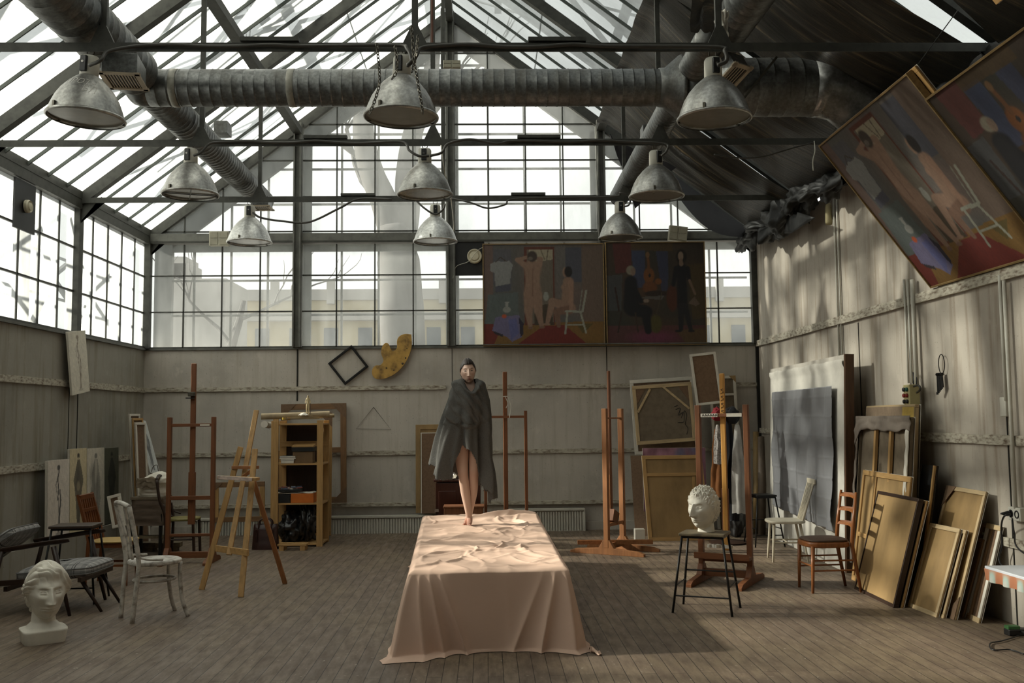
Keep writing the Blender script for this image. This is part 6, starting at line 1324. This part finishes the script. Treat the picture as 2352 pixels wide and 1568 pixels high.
# specks of litter on the floor
# ================================================================ HEADS (busts and the woman)
HM = []
def head_mesh(kind, nu=150, nv=110, JW=.72, FE=1., WB_=.078):
    """unit head: face towards -Y, height about .24 (chin -.12 .. crown +.12). returns verts, faces, colour array"""
    vs = []; cols = []; HM.clear()
    def G(a, s): return math.exp(-(a/s)**2)
    for j in range(nv+1):
        for i in range(nu):
            a = 2*PI*i/nu; ph = PI*(j/nv*.996+.002); d = V(math.sin(a)*math.sin(ph), -math.cos(a)*math.sin(ph), -math.cos(ph))
            hr = math.sin(ph); low = max(0., -d.z); q_ = (hr**(JW-1) if low > 0 else 1) if hr > .02 else 1
            q_ = 1+(q_-1)*min(1, low*1.6)
            x = WB_*d.x*q_; y = .096*d.y*(1+(q_-1)*.75); z = .120*d.z
            fr = max(0., -d.y)
            low = max(0., -d.z)
            # jaw taper and rear of the lower head drawn in
            x *= 1-.24*low**1.1; x *= 1-.30*(1 if d.y > .1 else 0)*low*min(1, max(0, d.y*1.2)); 
            if d.y > 0: y *= 1-.50*low**1.1
            else: y *= 1-.10*low**2
            if d.z > .0: x *= 1-.05*d.z
            y += .008*max(0, d.z)*(1 if d.y > 0 else .4)
            f = 1 if d.y < 0 else 0
            if f:
                w_ = min(1, fr*2.2)*FE
                # flatter face front
                y -= .010*w_*G(x, .045)*G(z+.03, .06)
                y -= .0045*G(abs(x)-.026, .02)*G(z-.036, .012)*w_           # brow
                y += .0125*G(abs(x)-.031, .0155)*G(z-.014, .0125)*w_         # eye socket
                y -= .0078*math.exp(-((abs(x)-.031)/.0125)**4-((z-.013)/.0070)**4)*w_         # eyeball
                y += (-.0026*G(abs(x)-.031, .0135)*G(z-.0205+6*(abs(x)-.031)**2*8, .0020)-.0020*G(abs(x)-.031, .0125)*G(z-.0060, .0018)+.0035*G(abs(x)-.031, .0130)*G(z-.0262, .0022))*w_
                # nose
                if -.046 < z < .034:
                    t_ = (.034-z)/.070; hgt = .006+.021*min(1, t_)**1.15; wd = .0075+.0065*min(1, t_)**2
                    if z < -.034: k = (z+.046)/.012; hgt *= max(0, k)**.6
                    y -= hgt*G(x, wd)*w_
                y -= .0075*G(abs(x)-.0125, .006)*G(z+.036, .007)*w_
                y -= .0065*G(x, .022)*(G(z+.0585, .0055)+G(z+.0695, .006))*w_   # lips
                y += .0050*G(x, .021)*G(z+.0638, .0018)*w_
                y += .0040*G(x, .015)*G(z+.080, .005)*w_
                y -= .0085*G(x, .019)*G(z+.100, .014)*w_                       # chin
                y -= .0045*G(abs(x)-.043, .017)*G(z+.012, .018)*w_            # cheekbone
                y += .0030*G(abs(x)-.037, .014)*G(z+.050, .020)*w_
            # ears
            e_ = G(y-.012, .014)*G(z-.002, .030)*(abs(d.x)**2)
            ear = .013*e_-.008*G(y-.008, .006)*G(z-.004, .014)*(abs(d.x)**2); x += ear*(1 if d.x > 0 else -1)
            # hair region : above the hairline or behind the ears
            hl = (.070 if d.y < -.3 else .070-(d.y+.3)*.11)-.055*max(0, abs(d.x)-.55)/.45*(1 if d.y < .1 else 0)
            hair = 1/(1+math.exp(-((z-hl)/.005))) if d.y < .25 else 1.
            if d.y >= .25: hair = 1/(1+math.exp(-((z+.085)/.008)))
            hair *= 1-min(1, e_*2.2)
            n3 = 0
            if kind == 'curly': n3 = (.010+.016*abs(nz(d.x*5.2, d.y*5.2, d.z*5.2))+.007*nz(d.x*13, d.y*13, d.z*13))*hair
            elif kind == 'wave':
                t_ = math.atan2(d.z, -d.y); n3 = (.012+.010*abs(math.sin(7*d.x+9*t_+2*nz(d.x*3, d.y*3, d.z*3)))+.010*G(z-hl-.012, .016))*hair
            elif kind == 'sleek': n3 = (.007-.004*G(d.x+.02, .03)*(d.z > .2))*hair
            L_ = math.sqrt(x*x+y*y+z*z) or 1; x += x/L_*n3; y += y/L_*n3; z += z/L_*n3
            vs.append((x, y, z)); HM.append(hair)
            if kind == 'sleek':
                c = np.array((.60, .40, .305)); 
                if f:
                    w_ = min(1, fr*2)
                    lip = G(x, .020)**2*(G(z+.0585, .006)+G(z+.0695, .0065))*w_; c = c*(1-min(1, lip)*.8)+np.array((.30, .10, .085))*min(1, lip)*.8
                    ey = G(abs(x)-.031, .0125)**2*G(z-.013, .0062)**1.5*w_; ey = min(1, ey*1.5); c = c*(1-ey)+np.array((.045, .03, .024))*ey
                    br = G(abs(x)-.031, .017)**2*G(z-.0355+.10*(abs(x)-.031)**2*30, .0040)*w_; c = c*(1-min(1, br)*.85)+np.array((.06, .035, .022))*min(1, br)*.85
                    ch = G(abs(x)-.042, .018)*G(z+.025, .02)*w_*.35; c = c*(1-ch)+np.array((.50, .24, .18))*ch
                c = c*(1-hair)+np.array((.022, .012, .008))*hair; cols.append(c)
    fs = [(j*nu+i, j*nu+(i+1) % nu, (j+1)*nu+(i+1) % nu, (j+1)*nu+i) for j in range(nv) for i in range(nu)]
    return vs, fs, cols
def xf(vs, R, s, o): return [R @ (V(*v)*s)+V(*o) for v in vs]

# left bottom classical head
pb_ = atz(80, 1482); t = thing('bust', 'large classical plaster head with wavy hair on the floor, front left', 'bust', (pb_.x, pb_.y+.13, 0))
s_ = 1.62; R = rotm(.62, 'Z') @ rotm(.04, 'X'); vs, fs, _ = head_mesh('wave', 280, 230, FE=1.5, JW=.62); hz_ = .375
MB().add(xf(vs, R, s_, (.02, -.01, hz_-.012)), fs).obj('head', m_plaster, t, smooth=True)
def neckf(pr):
    def fn(u, v):
        a = 2*PI*u; k = [p[0] for p in pr]; r = np.interp(v, k, [p[1] for p in pr]); zz_ = np.interp(v, k, [p[2] for p in pr]); oy = np.interp(v, k, [p[3] for p in pr]); q_ = np.interp(v, k, [p[4] for p in pr])
        ca_, sa_ = math.cos(a), math.sin(a); cx_ = abs(ca_)**q_*(1 if ca_ > 0 else -1); sx_ = abs(sa_)**q_*(1 if sa_ > 0 else -1)
        return R @ V(cx_*r, sx_*r*.85+oy, 0)+V(0, 0, zz_)
    return fn
MB().grid(neckf([(0, .085, .30, .01, 1), (.3, .078, .22, .015, 1), (.55, .085, .15, .01, 1), (.72, .12, .115, 0, .8), (.85, .155, .10, 0, .45), (.86, .155, .10, 0, .4), (.99, .140, .01, 0, .35), (1, .137, 0, 0, .35)]), 64, 40, wrap=True).obj('neck_and_base', m_plaster, t, smooth=True)
# right head on stool
t = thing('bust', 'curly haired plaster head of a man on the worn stool', 'bust', (cS.x+.0, cS.y, .647))
R = rotm(-.80, 'Z') @ rotm(.02, 'X'); vs, fs, _ = head_mesh('curly', 260, 210, FE=1.4, JW=.60)
MB().add(xf(vs, R, 1.42, (-.01, -.0, .195)), fs).obj('head', m_plaster, t, smooth=True)
MB().grid(neckf([(0, .060, .17, .02, 1), (.4, .062, .09, .025, 1), (.7, .068, .03, .02, .9), (1, .070, 0, .02, .8)]), 48, 20, wrap=True).obj('neck', m_plaster, t, smooth=True)
MB().add([], []).grid(neckf([(0, .070, .004, .02, .8), (1, .073, .0, .02, .8)]), 48, 2, wrap=True)

# ================================================================ PLATFORM CLOTH
ZT = .55
m_cl = mat('peach cotton cloth', (.65, .455, .35), .75, 0, .06, 2.5, spec=.2)
# outline of the top (front-left, front-right, back-right, back-left), counted along the edge
PL = [V(-.545, 6.78, 0), V(.575, 6.86, 0), V(.56, 10.85, 0), V(-.71, 10.75, 0)]
def ridge(x, y, s): return 1-abs(nz(x, y, s))*2
creases = []
random.seed(21)
for _ in range(46):
    cx_, cy__ = random.uniform(-.6, .5), random.uniform(6.9, 10.7); an = random.gauss(0, .5) if random.random() < .75 else random.uniform(0, PI); creases.append((cx_, cy__, an, random.uniform(.15, .5), random.uniform(.014, .030), random.uniform(.006, .020)))
for cx_, cy__, an, L_, w_, h_ in ((-.30, 9.5, -.5, .35, .03, .035), (-.12, 9.1, -.45, .3, .03, .035), (.05, 8.65, -.35, .35, .03, .03), (.25, 10.55, .1, .40, .05, .07), (.42, 10.25, .0, .35, .05, .05), (.15, 9.3, .9, .2, .03, .02), (.30, 8.9, -.1, .45, .035, .03), (-.35, 8.3, .15, .40, .03, .025), (.35, 7.9, .2, .35, .03, .03), (-.05, 7.7, .25, .5, .03, .02), (.12, 8.0, 1.4, .3, .02, .025), (-.42, 7.6, 1.0, .3, .025, .02), (-.5, 10.4, .3, .3, .04, .03)): creases.append((cx_, cy__, an, L_, w_, h_))
def topz(x, y):
    h = .008*ridge(x*2.2, y*1.6, 1)+.006*ridge(x*5+1, y*3.4, 4)
    for cx_, cy__, an, L_, w_, h_ in creases:
        dx, dy = x-cx_, y-cy__
        if abs(dx) > .8 or abs(dy) > .8: continue
        c_, s_ = math.cos(an), math.sin(an); u = dx*c_+dy*s_; v = -dx*s_+dy*c_; v += .35*u*u/L_*(1 if w_ > .02 else -1)
        h += h_*math.exp(-(u/L_)**2)*math.exp(-abs(v/w_)**1.5) - .3*h_*math.exp(-(u/L_)**2)*math.exp(-((v-w_*1.9)/w_)**2)
    return h
def top(u, v):
    a = PL[0].lerp(PL[1], u); b = PL[3].lerp(PL[2], u); p = a.lerp(b, v); ed = min(u, 1-u, v*3, (1-v)*3)*1.15
    e_ = min(1, ed/.04); h = topz(p.x, p.y)
    dx = abs(p.x+.16); dy = abs(p.y-9.69); flat = 1-.8*math.exp(-(dx/.18)**2-(dy/.2)**2)
    return V(p.x, p.y, ZT+h*flat*(.35+.65*e_)-.016*(1-e_)**2)
q = MB().grid(top, 170, 300)
# skirt
per = []; NS = 620
Ls = [(PL[i], PL[(i+1) % 4]) for i in range(4)]; nr = [V(0, -1, 0), V(1, 0, 0), V(0, 1, 0), V(-1, 0, 0)]
tot = sum((b-a).length for a, b in Ls); 
def skirt(u, v):
    s = u*tot; i = 0
    while i < 3 and s > (Ls[i][1]-Ls[i][0]).length: s -= (Ls[i][1]-Ls[i][0]).length; i += 1
    a, b = Ls[i]; L_ = (b-a).length; s = min(s, L_); f = s/L_; p = a.lerp(b, f)
    # blended normal near corners
    R_ = .16; n = nr[i].copy()
    if s < R_: k = .5*(1-s/R_); n = (nr[i]*(1-k)+nr[i-1]*k).normalized(); 
    if L_-s < R_: k = .5*(1-(L_-s)/R_); n = (nr[i]*(1-k)+nr[(i+1) % 4]*k).normalized()
    cd = min(s, L_-s); corner = math.exp(-(cd/.13)**2)
    fl = .035+.03*math.sin(u*tot*1.9+1)+.02*nz(u*tot*2, 3); 
    if i == 0: fl = .03+.05*math.exp(-(f/.16)**2)+.015*math.sin(f*9)
    if i == 3: fl = .04+.05*f+.015*math.sin(f*23)
    if i == 1: fl = .03+.06*(1-f)
    cf_ = {0: .09, 1: .10}.get((i if cd == s else (i+1) % 4), .10)
    out = fl*v**.8+corner*cf_*v**1.1
    fold = 0
    ph = u*tot
    A = .030 if i in (1, 3) else .008
    fold += A*math.sin(ph*15+2.2*nz(ph*2, 7))*v**.7+A*.6*math.sin(ph*31+3*nz(ph*3, 2))*v*corner*2
    if i == 0:
        # broad diagonal folds falling from the corners
        for f0, sl, am, wd in ((.02, .01, .045, .020), (.07, .05, .036, .022), (.125, .10, .042, .026), (.19, .17, .045, .030), (.97, -.02, .045, .024), (.91, -.10, .040, .030), (.84, -.20, .020, .040), (.60, .03, .012, .10)):
            fold += am*1.45*math.exp(-abs((f-f0-sl*v)/(wd*.8))**1.2)*v**.55
    z = ZT-.014-(ZT-.014)*v
    pool = 0
    if v > .965:
        k = (v-.965)/.035; pool = (.004+.035*corner+.07*max(0, math.exp(-((f-.12)/.16)**2) if i == 0 else 0)+.03*abs(nz(ph*3, 5)))*k; z = ZT*(1-.965)*max(0, 1-k)**1.5+.004+.022*abs(nz(ph*5, k*2))*math.sin(PI*min(1, k*1.0))
    p2 = p+n*(out+fold+pool)+V(0, 0, 0)
    e0 = min(1, v/.05)
    return V(p2.x, p2.y, z)
def sk2(u, v):
    p = skirt(u, v)
    s = u*tot; i = 0
    while i < 3 and s > (Ls[i][1]-Ls[i][0]).length: s -= (Ls[i][1]-Ls[i][0]).length; i += 1
    f = min(1, s/(Ls[i][1]-Ls[i][0]).length); e = [(f, 0), (1, f), (1-f, 1), (0, 1-f)][i]; t0 = top(*e)
    if v < .001: return t0
    if v < .03: return V(t0.x*.4+p.x*.6, t0.y*.4+p.y*.6, t0.z-.010)
    return p
cols_ = []
cum = 0
for i, n_ in enumerate((170, 300, 170, 300)):
    L_ = (Ls[i][1]-Ls[i][0]).length
    for k in range(n_): cols_.append(((cum+k/n_*L_)/tot, i, k/n_))
    cum += L_
NC = len(cols_)
def sk3(ui, v):
    u, i, f = cols_[int(round(ui*NC)) % NC]; e = [(f, 0), (1, f), (1-f, 1), (0, 1-f)][i]; t0 = top(*e); p = skirt(u, v)
    if v < .001: return t0
    k = min(1, v/.05); return V(t0.x*(1-k)+p.x*k, t0.y*(1-k)+p.y*k, t0.z*(1-k)+p.z*k)
q.grid(sk3, NC, 60, wrap=True)
o = q.obj('draped_cloth', m_cl, smooth=True); bm = bmesh.new(); bm.from_mesh(o.data); bmesh.ops.remove_doubles(bm, verts=bm.verts, dist=.0012); bm.to_mesh(o.data); bm.free()
o.data.polygons.foreach_set('use_smooth', [True]*len(o.data.polygons))
tag(o, 'long peach cotton cloth draped over the low platform the woman stands on', 'cloth')
q = MB().tube([V(.05, 6.72-.07*v_-.005, ZT*(1-v_)+.002) for v_ in (.05, .3, .6, .9)], .002, 4)
# tail of cloth on the floor, front right
tl = atz(1378, 1497)
q = MB().grid(lambda u, v: V(.70+(tl.x-.70)*u, 6.70+.10*v-.06*u+.03*math.sin(u*7), .006+.028*math.sin(PI*v)*(1-u)+.012*abs(nz(u*4, v*4))), 24, 10); q.v = [tuple(p) for p in q.v]
sk_ = q.obj('cloth_tail', m_cl, o, smooth=True, solid=.004)

# ================================================================ WOMAN
WX, WY = -.175, 9.72
wom = thing('person', 'woman standing barefoot on the peach cloth wrapped in a charcoal blanket', 'person', (WX, WY, ZT+.006))
m_skin = vcol('warm pale skin', .5, .05)
# body skeleton (local, z from the soles)
n = [((.0, .0, .90), .105), ((0, 0, 1.05), .095), ((0, -.005, 1.22), .11), ((0, .0, 1.34), .075), ((.005, .0, 1.42), .047), ((.005, -.005, 1.50), .043),
     # left-in-picture leg (front, weight bearing foot forward)
     ((-.075, 0, .82), .088), ((-.072, -.02, .62), .070), ((-.058, -.045, .49), .052), ((-.040, -.03, .34), .054), ((-.010, -.02, .13), .034), ((.002, -.015, .055), .033), ((.002, -.075, .030), .030), ((.000, -.125, .020), .026),
     ((.080, 0, .82), .088), ((.062, -.005, .62), .070), ((.046, -.015, .49), .050), ((.040, .02, .34), .052), ((.005, .055, .13), .033), ((-.012, .06, .055), .032), ((-.030, .01, .030), .028), ((-.045, -.035, .022), .025),
     # arms folded across the chest under the blanket
     ((.125, 0, 1.32), .050), ((.145, -.02, 1.10), .040), ((.09, -.11, 1.06), .032), ((-.02, -.12, 1.13), .028),
     ((-.125, 0, 1.32), .050), ((-.150, -.02, 1.10), .040), ((-.09, -.11, 1.0), .032), ((.02, -.12, 1.07), .028)]
e = [(0, 1), (1, 2), (2, 3), (3, 4), (4, 5), (0, 6), (6, 7), (7, 8), (8, 9), (9, 10), (10, 11), (11, 12), (12, 13), (0, 14), (14, 15), (15, 16), (16, 17), (17, 18), (18, 19), (19, 20), (20, 21), (3, 22), (22, 23), (23, 24), (24, 25), (3, 26), (26, 27), (27, 28), (28, 29)]
# toes
for base, cx_, cy__, sg in ((13, .0, -.125, 1), (21, -.045, -.035, -1)):
    for k_, (dx, L_, r_) in enumerate(((-.018, .030, .0105), (-.006, .030, .0078), (.004, .027, .0072), (.013, .023, .0068), (.021, .018, .0062))):
        n.append(((cx_+dx*sg*-1, cy__-.012-L_, .010), r_)); e.append((base, len(n)-1))
for base, (hx, hy, hz2) in ((25, (-.02, -.12, 1.13)), (29, (.02, -.12, 1.07))):
    sg = -1 if base == 25 else 1
    for k_ in range(5): n.append(((hx+sg*(.05-.004*abs(k_-2)), hy-.005, hz2+.025-.013*k_), .008)); e.append((base, len(n)-1))
body = skin(n, e, 'body', m_skin, wom, 2)
me = body.data; bm = bmesh.new(); bm.from_mesh(me); nb = len(bm.verts)
vs, fs, cols = head_mesh('sleek', 240, 200, JW=.66, FE=1.15, WB_=.071)
R = rotm(.10, 'Z') @ rotm(-.06, 'Y') @ rotm(.10, 'X'); HV = xf(vs, R, 1.04, (-.005, -.02, 1.528))
bv = [bm.verts.new(v) for v in HV]
for f in fs:
    ff = bm.faces.new([bv[i] for i in f]); ff.smooth = True
bm.to_mesh(me); bm.free()
col_ = np.ones((len(me.vertices), 3))*np.array((.60, .40, .305))
co = np.array([v.co[:] for v in me.vertices[:nb]]); low = co[:, 2] < .07
col_[:nb][low] = (.52, .27, .19); kn = np.exp(-((co[:, 2]-.49)/.05)**2)[:, None]; col_[:nb] = col_[:nb]*(1-.25*kn)+np.array((.52, .25, .17))*.25*kn
col_[nb:] = np.array(cols); setcol(body, col_)
# hair bun and cap
m_hair = mat('dark brown hair', (.020, .011, .007), .6, 0, .3, 30, (6, 1, 1), .2)
HC = V(-.005, -.02, 1.528)
hv = [R @ (V(*v)*1.04*(1+.045*(1 if HM[i] > .5 else 0)*(1-.35*math.exp(-((v[0]+.004)/.004)**2)*(v[1] < .03)))) + HC for i, v in enumerate(vs)]
hf = [f for f in fs if sum(HM[i] > .5 for i in f) >= 2]
MB().add(hv, hf).obj('hair', m_hair, wom, smooth=True)
def capf(u, v):
    a = 2*PI*u; ph = v*1.02; d = V(math.sin(a)*math.sin(ph*PI/2*1.05), -math.cos(a)*math.sin(ph*PI/2*1.05), math.cos(ph*PI/2*1.05))
    lim = 1.0
    if d.y < 0: d2 = .60+.40*(1-min(1, -d.y*1.6)); 
    x, y, z = .081*d.x, .104*d.y+.008, .126*d.z
    if d.y < -.2 and z < .070: z = .070+(z-.070)*.02; y = max(y, -.083)
    part = .004*math.exp(-(x/.006)**2)*(d.y < .2)
    L_ = 1-part/.12+.006*math.sin(a*22)*.3
    return R @ (V(x*L_, y*L_, z*L_)*.93)+HC
blob('hair_bun', tuple(HC+R @ V(.012, .098, -.050)), .045, .038, .042, .15, 3, m_hair, None, None, flat=False, parent=None).parent = wom
# blanket
zs_ = [1.50, 1.475, 1.44, 1.40, 1.34, 1.24, 1.10, .95, .78, .62, .45, .28]
lx = [-.070, -.095, -.135, -.165, -.190, -.215, -.255, -.290, -.330, -.365, -.385, -.39]
rx_ = [.070, .085, .110, .140, .172, .190, .196, .198, .200, .206, .215, .225]
fy = [-.070, -.085, -.10, -.125, -.150, -.172, -.175, -.172, -.168, -.168, -.17, -.17]
by = [.075, .080, .085, .095, .110, .125, .135, .140, .15, .155, .16, .16]
zr_ = zs_[::-1]
def IP(z, arr): return float(np.interp(z, zr_, arr[::-1]))
hk = [(-180, .42), (-140, .56), (-110, .60), (-90, .60), (-62, .50), (-40, .455), (-30, .46), (-24, .60), (-17, .80), (-8, .775), (4, .73), (14, .66), (22, .58), (30, .46), (40, .36), (52, .27), (65, .22), (80, .235), (100, .28), (140, .36), (180, .42)]
def blk(u, v):
    th = -PI+2*PI*u; dg = math.degrees(th)
    hem = float(np.interp(dg, [h[0] for h in hk], [h[1] for h in hk]))+.006*math.sin(dg*1.7)+.004*math.sin(dg*4.1)
    zt0 = 1.455-.135*math.exp(-((dg-6)/22)**2)
    z = zt0+(hem-zt0)*v
    L0, R1, F0_, B1 = IP(z, lx), IP(z, rx_), IP(z, fy), IP(z, by)
    s_, c_ = math.sin(th), math.cos(th)
    x = (R1 if s_ > 0 else -L0)*s_; y = (F0_ if c_ > 0 else -B1)*c_*1.0
    x = x if abs(s_) < 1 else x
    dn = min(1, max(0, (1.36-z)/.5))
    f = 0
    f += .036*dn*math.sin(th*7+1.3+1.2*nz(z*2, 1))*(1 if abs(dg) < 130 else .6)
    f += .017*dn*math.sin(th*15+2+nz(z*3, 4)*2)
    # deep folds on the picture-left front and a bright pleat
    for d0, sl, am, wd in ((-36, -6, .050, 6), (-58, -8, .032, 8), (-18, -10, .030, 5), (48, 4, .024, 8)):
        f += am*min(1, max(0, (1.18-z)/.35))*math.exp(-((dg-d0-sl*(1.2-z))/wd)**2)
    # diagonal overlap from the picture-left shoulder to the right hand side, draped lines above it
    line = 1.36-.0040*(dg+35)-.000010*(dg+35)**2
    if -80 < dg < 55:
        k = 1/(1+math.exp(-(z-line+.05)/.006)); w_ = max(0, 1-abs(dg+12)/68)**.4
        f += .034*k*w_*(z < 1.42)
        fl_ = 1.08-.12*math.sin(math.radians((dg+55)*1.6)) if dg > -55 else 1.08
        f += .026*w_/(1+math.exp(-(z-fl_)/.005))
        f += .013*math.sin((z-line)*55+nz(dg*.05, z*4)*2)*w_*(1.0 < z < 1.42)
    # collar roll
    f += .020*math.exp(-((v-.035)/.03)**2)
    r = math.hypot(x, y) or 1
    # collar folded inwards at the very top
    inn = 1-.30*max(0, (.02-v)/.02)
    return V((x+x/r*f)*inn+.012, (y+y/r*f)*inn, z)
m_bl = mat('charcoal wool blanket', (.10, .097, .09), .95, 0, .18, 90, bump=.25, spec=.15)
bl_ = MB().grid(blk, 300, 150, wrap=True).obj('blanket', m_bl, wom, smooth=True, solid=.006)
q = MB()
for i in range(150):
    u = i/150; p = blk(u, 1.0); pv_ = blk(u, .985); d = (p-pv_).normalized(); q.tube([p-d*.005, p+d*.012+V(random.uniform(-.004, .004), random.uniform(-.004, .004), -.004)], .0016, 4)
q.obj('fringe', m_bl, bl_)
q.cur = 0
